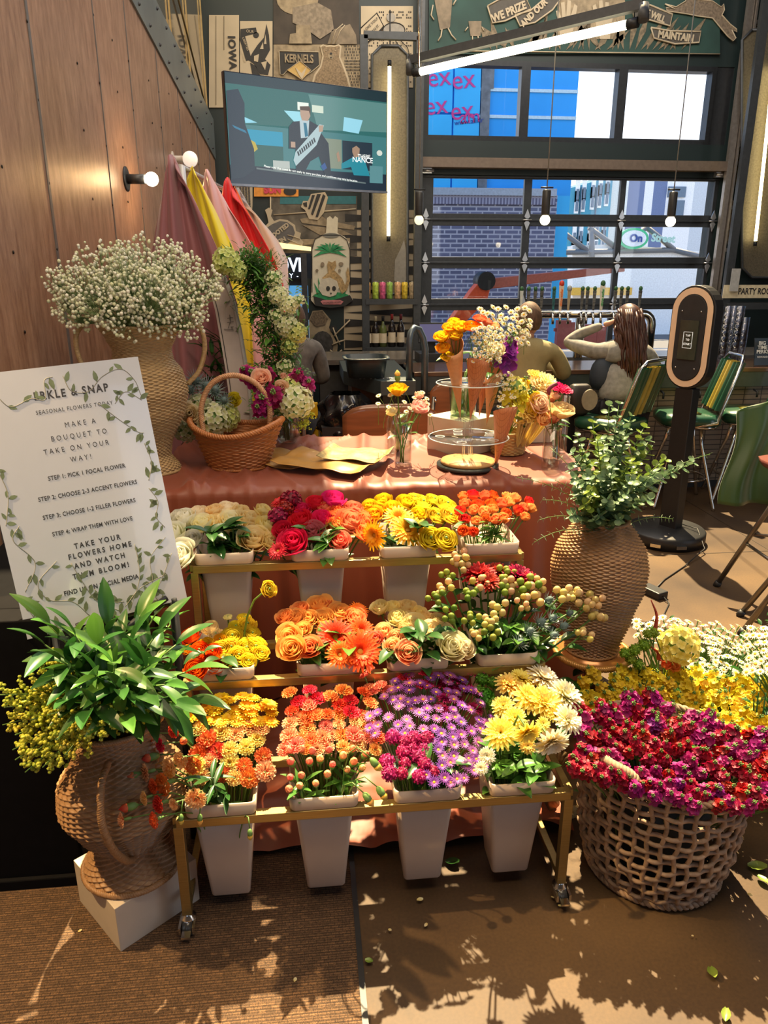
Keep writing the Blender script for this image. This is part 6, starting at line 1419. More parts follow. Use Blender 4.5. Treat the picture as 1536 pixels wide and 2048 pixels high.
def floret(np_=4, r=1., cupz=.25):
    s = MB()
    for i in range(np_):
        a = 2*pi*i/np_; ca, sa = cos(a), sin(a); w = .52 if np_ == 4 else .42
        k = len(s.V)
        for (x, y, z, t) in ((0, 0, 0, 0), (.55, -w, cupz*.5, .6), (1., -w*.45, cupz, 1), (1., w*.45, cupz, 1), (.55, w, cupz*.5, .6), (.6, 0, cupz*.25, .5)): s.v(((x*ca-y*sa)*r, (x*sa+y*ca)*r, z*r), t)
        s.f((k, k+1, k+5), 0, True); s.f((k+1, k+2, k+5), 0, True); s.f((k+2, k+3, k+5), 0, True); s.f((k+3, k+4, k+5), 0, True); s.f((k+4, k, k+5), 0, True)
    return s
def g_hydrangea(seed, n=70):
    mb = MB(); rg_ = random.Random(seed); fl_ = floret(4, .23)
    for d in fib(n):
        if d.z < -.7: continue
        mb.add(fl_, Matrix.Translation(Vector((d.x*.85, d.y*.85, d.z*.72))*rg_.uniform(.9, 1.06)) @ frame_to(d+Vector((rg_.uniform(-.3, .3),)*3)) @ Matrix.Rotation(rg_.uniform(0, 6), 4, 'Z'))
    mb.ball((0, 0, 0), .62, 8, 6, mi=1, sc=(1, 1, .9)); return mb
def g_stock(seed, n=17, wid=.36):
    """flower spike, base at the origin, tip at z = 1"""
    mb = MB(); rg_ = random.Random(seed)
    for i in range(n):
        t = i/n; a = i*2.4; d = Vector((cos(a), sin(a), lerp(.1, 1.2, t))).normalized(); r = wid*(1-.55*t)*rg_.uniform(.7, 1.1)
        p = Vector((cos(a)*r, sin(a)*r, .05+.85*t)); f2 = floret(5 if i % 2 else 4, lerp(.40, .20, t)*rg_.uniform(.75, 1.2), .3)
        mb.add(f2, Matrix.Translation(p) @ frame_to(d+Vector((rg_.uniform(-.5, .5), rg_.uniform(-.5, .5), rg_.uniform(-.2, .5)))) @ Matrix.Rotation(a, 4, 'Z'))
        if i % 2: mb.add(floret(4, .12, .5), Matrix.Translation(p+d*.04) @ frame_to(d+Vector((.2, .1, 0))))
    for i in range(9): a = i*1.3; mb.ball((.09*cos(a), .09*sin(a), .86+.035*i), .055, 5, 4, mi=1, sc=(1, 1, 1.5))
    mb.tube([(0, 0, 0), (0, 0, .95)], .03, 5, mi=1); return mb
def g_berries(seed, n=5):
    mb = MB(); rg_ = random.Random(seed)
    for i in range(n):
        a = 2*pi*i/n+rg_.uniform(-.3, .3); r = rg_.uniform(.35, 1.0) if i else 0; p = Vector((r*cos(a), r*sin(a), rg_.uniform(.1, .7)))
        mb.ball(p, .30, 10, 8, t=rg_.random(), sc=(1, 1, 1.15)); mb.tube([(0, 0, -.6), p*.5+Vector((0, 0, -.2)), p-Vector((0, 0, .25))], .05, 4, mi=1)
        for k in range(4): b = k*1.57; mb.grid(lambda u, v: ((p.x+(.05+.3*u)*cos(b)-(v-.5)*.2*(1-u)*sin(b), p.y+(.05+.3*u)*sin(b)+(v-.5)*.2*(1-u)*cos(b), p.z-.30+.10*u), u), 2, 2, mi=1)
    return mb
def g_thistle(seed):
    mb = MB(); mb.ball((0, 0, 0), .30, 10, 8, mi=1, sc=(1, 1, 1.35))
    for k in range(2):
        for i in range(13):
            a = 2*pi*(i+.5*k)/13; c, s = cos(a), sin(a); b0 = Vector((.2*c, .2*s, -.25)); tp_ = Vector(((1-.2*k)*c, (1-.2*k)*s, .1+.25*k)); side = Vector((-s, c, 0))*.05
            q_ = [mb.v(b0-side, 0), mb.v(b0+side, 0), mb.v(tp_, 1)]; mb.f(q_, 0)
    for d in fib(40):
        if d.z > -.2: p = Vector((d.x*.3, d.y*.3, d.z*.4)); q_ = [mb.v(p+Vector((.02, 0, 0)), .5), mb.v(p-Vector((.02, 0, 0)), .5), mb.v(p*1.5, 1)]; mb.f(q_, 0)
    return mb
def g_leaf(wid=.2, fold=.25, bend=.3, nu=8):
    def f(u, v):
        s = 2*v-1; w = wid*sin(pi*min(1, u*.97+.02))**.75*(1-.25*u); return ((u, s*w, abs(s)*w*fold*1.2+bend*.0-bend*u*u*.8+bend*.3*u), u)
    return MB().grid(f, nu, 5)
def g_round(n=7):
    def f(u, v):
        s = 2*v-1; w = .46*sqrt(max(0, 1-(2*u-1)**2))+.02*(u < .1); return ((u, s*w, .10*s*s+.12*u*u), u)
    return MB().grid(f, n, 5)
GEN = {'rose': g_rose, 'ranunculus': g_ranun, 'daisy': g_daisy, 'gerbera': g_gerbera, 'chrysanthemum': g_mum, 'carnation': g_carn, 'bud': g_bud, 'pompom': g_pom, 'hydrangea': g_hydrangea, 'stock': g_stock, 'berries': g_berries, 'thistle': g_thistle,
       'smallrose': lambda s: g_rose(s, 12, .72), 'openrose': lambda s: g_rose(s, 20, 1.12), 'aster': lambda s: g_daisy(s, 17, .2, .075, .2, 0, 2, .22), 'chamomile': lambda s: g_daisy(s, 12, .28, .16, .05, -.25, 1, .34), 'smallhydrangea': lambda s: g_hydrangea(s, 34), 'yellowstock': lambda s: g_stock(s, 16, .42)}
PC = {}
def pc(key, c0, c1, **k): PC[key] = petal_mat('petal_'+key, c0, c1, **k)
pc('cream', (.84, .72, .34), (.94, .88, .66)); pc('white', (.76, .76, .50), (.93, .91, .80)); pc('yellowcream', (.90, .66, .20), (.95, .83, .45)); pc('hotpink', (.62, .01, .07), (.86, .03, .17)); pc('red', (.50, .005, .012), (.78, .02, .05)); pc('coral', (.72, .10, .05), (.92, .27, .18)); pc('mauve', (.38, .04, .09), (.66, .17, .22)); pc('coralorange', (.80, .16, .03), (.92, .32, .10))
pc('yellow', (.72, .26, .0), (.90, .60, .02)); pc('lemon', (.62, .34, .0), (.88, .74, .06)); pc('goldorange', (.85, .30, .0), (.95, .50, .02)); pc('orangered', (.88, .22, .02), (.72, .06, .02)); pc('orange', (.62, .06, .0), (.93, .24, .01)); pc('apricot', (.82, .20, .02), (.92, .46, .16)); pc('redorange', (.70, .03, .0), (.92, .11, .004)); pc('peach', (.85, .28, .10), (.90, .58, .30)); pc('crimson', (.22, .002, .02), (.50, .01, .05))  # darker yellow and lemon hearts put shade for depth into the colour
pc('paleyellow', (.92, .76, .28), (.95, .87, .56)); pc('carnorange', (.80, .30, .08), (.75, .12, .03)); pc('carnpeach', (.90, .34, .12), (.92, .58, .26)); pc('carnyellow', (.88, .50, .06), (.92, .74, .22)); pc('daisyyellow', (.85, .42, .0), (.95, .66, .02)); pc('coralpink', (.80, .16, .10), (.92, .34, .22)); pc('scarlet', (.66, .02, .01), (.88, .08, .04)); pc('purple', (.34, .10, .40), (.24, .06, .50)); pc('lilac', (.50, .15, .40), (.36, .13, .52)); pc('magenta', (.36, .005, .10), (.60, .03, .20)); pc('mumyellow', (.85, .55, .02), (.90, .78, .22)); pc('mumwhite', (.80, .68, .20), (.86, .84, .72)); pc('green', (.05, .20, .01), (.12, .40, .03)); pc('stockcrimson', (.22, .002, .02), (.46, .006, .045)); pc('stockmagenta', (.26, .005, .13), (.44, .012, .20)); pc('stockpurple', (.20, .01, .20), (.36, .03, .36)); pc('stockyellow', (.70, .50, .02), (.86, .70, .04)); pc('berrycream', (.62, .52, .14), (.76, .52, .30)); pc('berrygreen', (.14, .24, .02), (.34, .40, .06)); pc('thistleblue', (.18, .30, .26), (.46, .52, .60)); pc('hydwhite', (.56, .64, .26), (.80, .82, .66)); pc('hydlime', (.48, .60, .12), (.70, .78, .36)); pc('hydyellow', (.82, .66, .10), (.90, .82, .30)); pc('white_ray', (.82, .80, .60), (.88, .86, .74)); pc('violet', (.22, .01, .28), (.42, .04, .46)); pc('pink', (.74, .30, .32), (.84, .48, .46)); pc('blush', (.84, .44, .28), (.90, .66, .50)); pc('limegreen', (.20, .34, .02), (.36, .52, .05))
CEN = {'aster': centre_y, 'chamomile': centre_y, 'daisy': centre_y, 'gerbera': centre_y}
_B = {}
def bloom(kind, col, var=0):
    k = (kind, col, var)
    if k not in _B:
        ms = [PC[col], CEN.get(kind, calyx), calyx]
        if kind == 'gerbera': ms[1] = mat('gerbera_disc_'+('o' if 'orange' in col and col != 'redorange' else 'r'), (.62, .30, .03) if col != 'redorange' else (.35, .10, .02), .8)
        if kind == 'thistle': ms[1] = mat('thistle_head', (.10, .16, .16), .7, var=.3, scale=90)
        _B[k] = GEN[kind](hash(kind) % 97*0+var*13+5).mesh(kind+'_blossom', ms, True)
    return _B[k]
_L = {}
def leafmesh(kind, m):
    k = (kind, m.name)
    if k not in _L: _L[k] = {'long': lambda: g_leaf(.13, .3, .25), 'leaf2': lambda: g_leaf(.19, .3, .35), 'broad': lambda: g_leaf(.30, .3, .35), 'round': g_round, 'narrow': lambda: g_leaf(.07, .3, .4, 6)}[kind]().mesh('leaf', m, True)
    return _L[k]
def stem_pts(b, h, d, n=6):
    b, h, d = Vector(b), Vector(h), Vector(d).normalized(); L = (h-b).length; p1 = b+Vector((0, 0, L*.45)); p2 = h-d*L*.35; out = []
    for i in range(n+1):
        t = i/n; out.append(b*(1-t)**3+p1*3*t*(1-t)**2+p2*3*t*t*(1-t)+h*t**3)
    return out
PLUR = {'smallrose': 'spray rose', 'openrose': 'open rose', 'bud': 'carnation bud', 'smallhydrangea': 'hydrangea', 'yellowstock': 'stock flower', 'stock': 'stock flower', 'berries': 'hypericum stem', 'chamomile': 'chamomile', 'pompom': 'pompom chrysanthemum'}
NM = {'smallrose': 'spray_rose', 'openrose': 'rose', 'bud': 'carnation_bud', 'smallhydrangea': 'hydrangea', 'yellowstock': 'stock_flower', 'stock': 'stock_flower', 'berries': 'hypericum_stem', 'pompom': 'pompom_chrysanthemum'}
def flower(kind, col, head, r, base, d, label, group, var=0, stemr=.0028, nleaf=0, leafm=None, spike=False, smat=None):
    """one cut flower: an Empty at the stem's foot with blossom, stem and leaves"""
    head, base = Vector(head), Vector(base); d = Vector(d).normalized()
    t = thing(NM.get(kind, kind), label, 'flower', tuple(base), group=group)
    M_ = Matrix.Translation(head-base) @ frame_to(d) @ Matrix.Rotation(rnd(0, 6.28), 4, 'Z') @ Matrix.Scale(r, 4)
    place('blossom', bloom(kind, col, var), t, M_)
    end = head-d*r*(.5 if kind in ('rose', 'openrose', 'smallrose', 'ranunculus') else 1.0 if kind in ('carnation', 'bud') else .25 if not spike else 0)
    pts = stem_pts(base, end, d); MB().tube([p-base for p in pts], stemr, 5).obj('stem', smat or stemg, t)
    for k in range(nleaf):
        i = 3+k % 3; p = pts[min(i, len(pts)-1)]-base; a = rnd(0, 6.28); e = Vector((cos(a), sin(a), rnd(-.1, .6))); Lf = rnd(.045, .07)
        place('leaf', leafmesh('broad', leafm or lf_mid), t, Matrix.Translation(p) @ e.to_track_quat('X', 'Z').to_matrix().to_4x4() @ Matrix.Scale(Lf, 4))
    return t
def zdepth(p): return (Vector(p)-_C).dot(_F)
def in_bucket(bi, px, py, yr, r_px, kind, col, label, group, yspan, lean=.45, **k):
    """head measured off the photo; deeper in the bucket the higher it sits in the picture"""
    bx, by, bz = BUCKETS[bi]; (ya, yb) = yspan; (pa, pb) = yr
    Y = lerp(ya, yb, max(0, min(1, (pa-py)/(pa-pb))))+rnd(-.006, .006)
    h = atY(px, py, Y); r = r_px*zdepth(h)/FPX*(1.34 if kind in ('rose', 'openrose') else 1.42 if kind in ('smallrose', 'ranunculus') else 1.45 if kind == 'bud' else 1.45 if kind == 'berries' else 1.2)
    base = Vector((bx+max(-.045, min(.045, (h.x-bx)*.35)), by+max(-.05, min(.05, (h.y-by)*.35)), bz-.20))
    out = Vector((h.x-bx, (h.y-by), .0)); d = Vector((0, -lean, 1))+out*3.2
    return flower(kind, col, h, r, base, k.pop('dir', d), label, group, **k)
BN = ['cream rose bucket', 'pink rose bucket', 'yellow flower bucket', 'small orange rose bucket', 'ranunculus bucket', 'apricot rose bucket', 'peach rose bucket', 'berry bucket', 'orange carnation bucket', 'coral carnation bucket', 'aster bucket', 'pale chrysanthemum bucket']
random.seed(21)
CN = {'cream': 'cream', 'white': 'white', 'yellowcream': 'pale golden', 'hotpink': 'hot pink', 'red': 'red', 'coral': 'coral pink', 'mauve': 'dusky mauve', 'coralorange': 'coral orange', 'yellow': 'golden yellow', 'lemon': 'lemon yellow', 'goldorange': 'golden orange', 'orangered': 'orange and red', 'orange': 'bright orange', 'apricot': 'apricot', 'redorange': 'red-orange', 'peach': 'peach', 'crimson': 'crimson', 'paleyellow': 'pale yellow', 'carnorange': 'orange edged red', 'carnyellow': 'yellow', 'carnpeach': 'peach', 'daisyyellow': 'yellow', 'coralpink': 'coral', 'scarlet': 'scarlet', 'purple': 'purple', 'lilac': 'lilac pink', 'magenta': 'magenta', 'mumyellow': 'bright yellow', 'mumwhite': 'cream white', 'green': 'green'}
def batch(bi, lst, kind, yr, yspan, lean=.45, nleaf=0, leafm=None, **k):
    for e in lst:
        px, py, r, col = e[:4]; kd = e[4] if len(e) > 4 else kind; nm = PLUR.get(kd, kd)
        lab = '%s %s standing in the %s' % (CN[col], nm, BN[bi])
        in_bucket(bi, px, py, yr, r, kd, col, lab, '%ss in the %s' % (nm, BN[bi]), yspan, lean, var=random.randrange(3), nleaf=nleaf, leafm=leafm, **k)
T2, T1, T0 = (2.03, 2.26), (1.77, 2.0), (1.48, 1.74)
batch(0, [(370, 1040, 24, 'white'), (405, 1049, 22, 'cream'), (429, 1022, 17, 'yellowcream'), (456, 1019, 20, 'cream'), (426, 1045, 18, 'yellowcream'), (463, 1045, 27, 'cream', 'openrose'), (498, 1042, 24, 'yellowcream'), (525, 1022, 17, 'yellowcream'), (535, 1054, 25, 'yellowcream'), (507, 1081, 27, 'yellowcream', 'openrose'), (540, 1084, 19, 'yellowcream'), (348, 1072, 26, 'white', 'openrose'), (362, 1112, 28, 'white', 'openrose'), (385, 1080, 20, 'white'), (396, 1027, 18, 'cream'), (480, 1024, 17, 'yellowcream'), (356, 1034, 18, 'white')], 'rose', (1115, 1015), T2, nleaf=2, leafm=lf_dark)
batch(1, [(668, 1002, 23, 'hotpink'), (632, 1008, 20, 'red'), (605, 1022, 18, 'hotpink'), (649, 1018, 17, 'coral'), (602, 1044, 24, 'red'), (646, 1038, 19, 'hotpink'), (674, 1026, 18, 'coralorange'), (624, 1068, 23, 'mauve', 'openrose'), (674, 1054, 20, 'coralorange'), (702, 1047, 26, 'coral', 'openrose'), (706, 1020, 20, 'coral'), (730, 1042, 20, 'coralorange'), (587, 1086, 27, 'red', 'openrose'), (650, 1077, 13, 'coralorange', 'smallrose'), (679, 1083, 21, 'coral'), (567, 1064, 22, 'red'), (726, 1066, 19, 'coralorange'), (556, 1102, 18, 'red', 'gerbera'), (562, 1004, 18, 'red', 'gerbera'), (556, 1034, 20, 'crimson', 'pompom'), (582, 1002, 22, 'crimson', 'pompom'), (570, 1020, 18, 'crimson', 'pompom')], 'rose', (1105, 995), T2, nleaf=1, leafm=lf_dark)
batch(2, [(768, 1003, 18, 'yellow'), (739, 1014, 16, 'yellow'), (749, 1031, 18, 'yellow'), (783, 1018, 17, 'yellow'), (812, 1007, 20, 'yellow'), (846, 1006, 21, 'lemon', 'ranunculus'), (893, 1010, 22, 'lemon', 'ranunculus'), (874, 1032, 19, 'lemon', 'ranunculus'), (900, 1032, 19, 'lemon', 'ranunculus'), (796, 1037, 27, 'goldorange', 'gerbera'), (816, 1062, 34, 'goldorange', 'gerbera'), (838, 1030, 15, 'yellow'), (861, 1077, 22, 'lemon', 'ranunculus'), (890, 1078, 23, 'lemon', 'ranunculus'), (830, 996, 14, 'lemon', 'ranunculus'), (868, 1000, 16, 'lemon', 'ranunculus')], 'rose', (1085, 1000), T2, lean=.6, nleaf=1)
in_bucket(2, 750, 1070, (1085, 1000), 28, 'gerbera', 'goldorange', 'golden orange gerbera turned to the left beside the yellow bucket', 'gerberas in the yellow flower bucket', T2, dir=(-.8, -.75, .15))
L4 = []
for row, (py, n_) in enumerate(((992, 7), (1006, 7), (1022, 7), (1040, 5), (1062, 2))):
    for i in range(n_):
        px = lerp(922, 1066, (i+.5*(row % 2))/max(1, n_-.5)) if row < 3 else lerp(930, 1010 if row == 3 else 950, i/max(1, n_-1))
        L4.append((px+rnd(-5, 5), py+rnd(-4, 4)+(8 if px > 1040 else 0), rnd(11, 14), random.choice(['orangered', 'orangered', 'coralorange', 'apricot'])))
batch(3, L4, 'smallrose', (1065, 990), T2, lean=.35, nleaf=1, stemr=.002)
batch(4, [(381, 1271, 19, 'orange'), (400, 1301, 18, 'orange'), (391, 1338, 21, 'orange'), (429, 1331, 18, 'orange'), (426, 1304, 16, 'redorange'), (420, 1255, 16, 'paleyellow'), (411, 1290, 15, 'yellow'), (465, 1273, 20, 'lemon'), (472, 1254, 15, 'lemon'), (495, 1249, 17, 'lemon'), (444, 1298, 18, 'lemon'), (463, 1295, 18, 'lemon'), (478, 1311, 19, 'lemon'), (493, 1297, 21, 'lemon'), (511, 1294, 20, 'lemon'), (497, 1322, 15, 'lemon'), (489, 1236, 12, 'lemon'), (456, 1234, 8, 'paleyellow'), (440, 1280, 13, 'goldorange'), (415, 1318, 15, 'orange'), (523, 1306, 15, 'lemon'), (505, 1268, 15, 'lemon'), (452, 1322, 14, 'lemon'), (432, 1268, 13, 'paleyellow'), (371, 1300, 10, 'orange')], 'ranunculus', (1340, 1235), T1, lean=.5, stemr=.0025)
bx, by, bz = BUCKETS[4]; hd = atY(537, 1178, 1.86)
flower('ranunculus', 'lemon', hd, .030, (bx+.04, by, bz-.2), (.5, -.6, .45), 'single tall pale yellow ranunculus rising above the ranunculus bucket', None, var=1, stemr=.003)
batch(5, [(570, 1234, 16, 'apricot'), (593, 1238, 19, 'apricot'), (617, 1238, 18, 'apricot'), (644, 1241, 20, 'apricot'), (638, 1213, 22, 'apricot'), (600, 1218, 16, 'apricot'), (680, 1228, 21, 'apricot'), (710, 1238, 20, 'apricot'), (580, 1276, 23, 'apricot'), (606, 1260, 16, 'apricot'), (585, 1298, 24, 'apricot'), (620, 1295, 21, 'apricot'), (660, 1216, 16, 'apricot'), (652, 1262, 14, 'apricot'), (716, 1222, 20, 'redorange', 'gerbera'), (722, 1262, 27, 'redorange', 'gerbera'), (671, 1275, 36, 'redorange', 'gerbera'), (680, 1310, 26, 'redorange', 'gerbera'), (720, 1304, 40, 'redorange', 'gerbera')], 'openrose', (1310, 1212), T1, lean=.6, nleaf=1, leafm=lf_dark)
batch(6, [(760, 1217, 18, 'yellowcream'), (814, 1215, 19, 'yellowcream'), (794, 1238, 20, 'yellowcream'), (785, 1214, 14, 'yellowcream'), (830, 1249, 22, 'paleyellow'), (838, 1226, 15, 'yellowcream'), (863, 1262, 22, 'paleyellow'), (887, 1262, 19, 'paleyellow'), (875, 1241, 16, 'yellowcream'), (768, 1264, 18, 'peach'), (752, 1277, 15, 'coral'), (791, 1275, 16, 'peach'), (809, 1262, 15, 'peach'), (785, 1293, 18, 'peach'), (817, 1307, 22, 'peach', 'openrose'), (902, 1295, 28, 'cream', 'openrose'), (928, 1297, 20, 'cream'), (850, 1232, 12, 'yellowcream')], 'rose', (1308, 1212), T1, lean=.5, nleaf=2, leafm=lf_dark)
batch(7, [(957, 1150, 30, 'crimson'), (1038, 1154, 30, 'crimson'), (995, 1143, 22, 'crimson'), (976, 1165, 22, 'crimson'), (1060, 1160, 20, 'crimson')], 'chrysanthemum', (1215, 1140), T1, nleaf=1)
PC['berrymix'] = PC['berrycream']; CN['berrymix'] = 'cream'; CN['berrycream'] = 'cream and peach'; CN['berrygreen'] = 'green'
bl_ = [(915, 1124, 13), (925, 1134, 12), (898, 1158, 12), (887, 1186, 13), (876, 1199, 12), (938, 1190, 13), (962, 1164, 13), (1000, 1178, 13), (1022, 1176, 14), (1050, 1180, 15), (1062, 1198, 15), (1075, 1176, 13), (1048, 1214, 11), (992, 1222, 14), (974, 1244, 13), (980, 1262, 13), (941, 1240, 12), (953, 1268, 12), (905, 1238, 12), (1120, 1192, 14), (1140, 1190, 13), (1168, 1212, 14), (1184, 1206, 13), (1188, 1232, 14), (1160, 1272, 12), (1012, 1150, 12)]
for i, (px, py, r) in enumerate(bl_):
    gc_ = 'berrygreen' if i in (2, 4, 5, 9, 16, 18, 25, 7, 15) else 'berrycream'
    far = px > 1100
    lab = ('%s hypericum berry stem in the berry bucket' % CN[gc_]) if not far else 'cream hypericum berry stem sprawling right over the wicker vase'
    in_bucket(7, px, py, (1290, 1120), r*1.25, 'berries', gc_, lab, 'hypericum berry stems', (1.74, 2.0) if not far else (1.80, 1.92), .2, var=i % 3, nleaf=4, leafm=lf_dark, dir=(.35 if far else (px-985)/260, -.5, .9))
for i, (px, py, r) in enumerate([(1098, 1200, 20), (1106, 1236, 20), (1082, 1244, 22), (1128, 1252, 20), (1060, 1262, 20), (1140, 1226, 16), (1040, 1284, 18), (1108, 1270, 18)]):
    in_bucket(7, px, py, (1290, 1190), r, 'thistle', 'thistleblue', 'spiky grey-blue sea holly at the right of the berry bucket', 'sea holly stems', (1.76, 1.92), .3, var=i % 2, nleaf=2, leafm=lf_mid, dir=((px-1000)/150, -.4, .7))
# foliage tucked low in the buckets: individual leaves on short sprigs
def sprig(px, py, Y, label, group, base, n=7, L=.06, lk='broad', m=lf_dark, droop=.2, sr=.0022, d=None, name='foliage_sprig'):
    h = atY(px, py, Y); b = Vector(base); t = thing(name, label, 'foliage', tuple(b), group=group)
    dd = Vector(d) if d else (h-b); pts = stem_pts(b, h, dd.normalized()+Vector((0, -.1, -.2*droop)), 8); MB().tube([p-b for p in pts], [sr]*5+[sr*.6]*4, 5).obj('stem', stemg, t)
    for k in range(n):
        f_ = .35+.65*k/(n-1 if n > 1 else 1); x = f_*8; i = min(int(x), 7); p = pts[i].lerp(pts[i+1], x-i); tn = (pts[i+1]-pts[i]).normalized(); sd_ = tn.orthogonal().normalized(); sd_.rotate(Quaternion(tn, k*2.4+rnd(-.4, .4)))
        e = (tn*rnd(.4, .9)+sd_).normalized() if k < n-1 else tn
        place('leaf', leafmesh(lk, m), t, Matrix.Translation(p-b) @ e.to_track_quat('X', 'Z').to_matrix().to_4x4() @ Matrix.Rotation(rnd(-.6, .6), 4, 'X') @ Matrix.Scale(L*rnd(.8, 1.2), 4))
    return t
for bi in range(12):
    bx, by, bz = BUCKETS[bi]
    for k in range(7 if bi in (0, 3, 5, 6, 11) else 9 if bi == 7 else 2 if bi == 4 else 4):
        p_ = Vector((bx+rnd(-.07, .07), by-rnd(.03, .10), bz+rnd(.04, .09)))
        t = thing('foliage_sprig', 'dark green leafy sprig low in the %s' % BN[bi], 'foliage', (bx+rnd(-.03, .03), by, bz-.2), group='leafy sprigs in the %s' % BN[bi]); b = Vector(t.location)
        pts = stem_pts(b, p_, (0, -.3, 1)); MB().tube([q_-b for q_ in pts], .002, 5).obj('stem', stemg, t)
        for j in range(6):
            a = rnd(0, 6.28); e = Vector((cos(a), sin(a)-.3, rnd(-.2, .9))); place('leaf', leafmesh('broad' if bi not in (8, 9, 3) else 'long', lf_dark if bi % 2 == 0 else lf_mid), t, Matrix.Translation(pts[5+j % 2]-b) @ e.to_track_quat('X', 'Z').to_matrix().to_4x4() @ Matrix.Scale(rnd(.045, .075), 4))
# bottom tier
random.seed(5)
def scatter(n, x0, x1, y0, y1, dmin, shape=None):
    out = []; tries = 0
    while len(out) < n and tries < 6000:
        tries += 1; x, y = rnd(x0, x1), rnd(y0, y1)
        if shape and not shape(x, y): continue
        if all((x-a)**2+(y-b)**2 > dmin*dmin for a, b in out): out.append((x, y))
    return out
batch(8, [(x, y, rnd(13, 17), 'daisyyellow') for x, y in scatter(34, 378, 552, 1386, 1446, 16, lambda x, y: y > 1388+abs(x-465)**2/260)], 'daisy', (1650, 1385), (1.46, 1.76), lean=.35, stemr=.002)
batch(8, [(x, y, rnd(13, 18), random.choice(['carnorange', 'carnyellow', 'carnyellow', 'carnyellow', 'carnpeach'])) for x, y in scatter(22, 392, 534, 1452, 1556, 23)], 'carnation', (1650, 1385), (1.46, 1.76), lean=.6, stemr=.0022)
for i, (px, py, r) in enumerate([(300, 1515, 14), (322, 1490, 12), (340, 1535, 17), (328, 1568, 19), (292, 1545, 15), (268, 1550, 15), (308, 1572, 13), (362, 1520, 14), (386, 1530, 15), (290, 1596, 12), (256, 1615, 14), (318, 1608, 15), (348, 1608, 10), (310, 1640, 14), (392, 1596, 18), (370, 1480, 13), (348, 1462, 12), (245, 1640, 13), (300, 1470, 12)]):
    c_ = ['carnorange', 'scarlet', 'carnpeach', 'carnorange', 'carnpeach'][i % 5]
    in_bucket(8, px, py, (1650, 1460), r, 'carnation' if i % 5 else 'bud', c_, 'orange or red carnation leaning left out of the bottom left bucket', 'carnations leaning out of the bottom left bucket', (1.42, 1.62), .3, var=i % 3, stemr=.0018, nleaf=0, dir=((px-400)/120, -.6, .15))
for px, py in ((362, 1640), (400, 1640), (500, 1670)):
    in_bucket(8, px, py, (1680, 1630), 9, 'bud', 'carnyellow', 'pale carnation bud drooping over the front gold rail', 'drooping carnation buds', (1.455, 1.46), var=1, stemr=.0016, dir=(0, -.3, -1))
batch(9, [(x, y, rnd(12, 17), random.choice(['scarlet', 'scarlet', 'coralpink', 'coralorange'])) for x, y in scatter(18, 576, 742, 1380, 1436, 20)], 'carnation', (1600, 1378), T0, lean=.4, stemr=.002)
batch(9, [(x, y, rnd(11, 16), random.choice(['coralorange', 'peach', 'coralpink', 'apricot'])) for x, y in scatter(26, 568, 760, 1436, 1500, 19)], 'carnation', (1600, 1378), T0, lean=.5, stemr=.002)
batch(9, [(x, y, rnd(11, 14), random.choice(['coralpink', 'coralpink', 'peach'])) for x, y in scatter(20, 572, 735, 1498, 1580, 20, lambda x, y: y < 1590-(x-575)*.35)], 'bud', (1600, 1378), T0, lean=.5, stemr=.0018)
for px, py in ((765, 1588), (738, 1600), (752, 1530)):
    in_bucket(9, px, py, (1610, 1500), 13, 'bud', 'carnyellow', 'pale carnation bud hanging right of the coral carnation bucket', 'drooping carnation buds', (1.46, 1.5), var=1, stemr=.0016, dir=(.6, -.3, -.8))
batch(10, [(x, y, rnd(9.5, 13), random.choice(['purple', 'purple', 'lilac', 'lilac'])) for x, y in scatter(92, 735, 985, 1345, 1580, 14, lambda x, y: ((x-862)/128)**2+((y-1462)/122)**2 < 1 and not (x < 850 and y > 1475))], 'aster', (1600, 1340), (1.44, 1.78), lean=.45, stemr=.0015)
batch(10, [(x, y, rnd(12, 16), 'magenta') for x, y in scatter(15, 765, 868, 1468, 1560, 18)], 'pompom', (1600, 1340), (1.44, 1.78), lean=.4, stemr=.0018)
batch(10, [(x, y, rnd(15, 19), 'magenta') for x, y in scatter(11, 870, 962, 1340, 1420, 19)], 'chrysanthemum', (1600, 1340), (1.50, 1.80), lean=.2, stemr=.0018)
batch(10, [(825, 1338, 12, 'hotpink'), (848, 1372, 16, 'hotpink'), (808, 1356, 14, 'hotpink'), (760, 1372, 13, 'coralpink'), (748, 1384, 12, 'coralpink'), (774, 1380, 12, 'coralpink'), (736, 1376, 11, 'coralpink'), (740, 1340, 9, 'coralpink'), (728, 1352, 9, 'coralpink'), (850, 1348, 13, 'hotpink')], 'carnation', (1600, 1330), (1.50, 1.80), lean=.3, stemr=.0018)
batch(11, [(1019, 1370, 26, 'mumyellow'), (1043, 1358, 22, 'mumyellow'), (1064, 1358, 20, 'mumyellow'), (1086, 1357, 30, 'mumwhite'), (1006, 1414, 21, 'mumyellow'), (1058, 1398, 31, 'mumyellow'), (1088, 1408, 35, 'mumyellow'), (1130, 1393, 35, 'mumwhite'), (1136, 1440, 27, 'mumwhite'), (1029, 1437, 21, 'mumyellow'), (1001, 1466, 30, 'mumyellow'), (1055, 1492, 15, 'mumyellow'), (1110, 1428, 18, 'mumyellow'), (974, 1512, 15, 'mumwhite'), (962, 1536, 12, 'mumwhite'), (1086, 1448, 13, 'mumyellow')], 'chrysanthemum', (1520, 1350), (1.46, 1.76), lean=.6, nleaf=2, leafm=lf_mid)
for px, py, r, c_ in ((1055, 1462, 27, 'mumyellow'), (1102, 1482, 33, 'mumwhite')):
    in_bucket(11, px, py, (1520, 1350), r, 'chrysanthemum', c_, '%s chrysanthemum nodding forward in the pale chrysanthemum bucket' % CN[c_], 'nodding chrysanthemums', (1.44, 1.6), var=1, nleaf=1, dir=(.1, -.9, -.35))
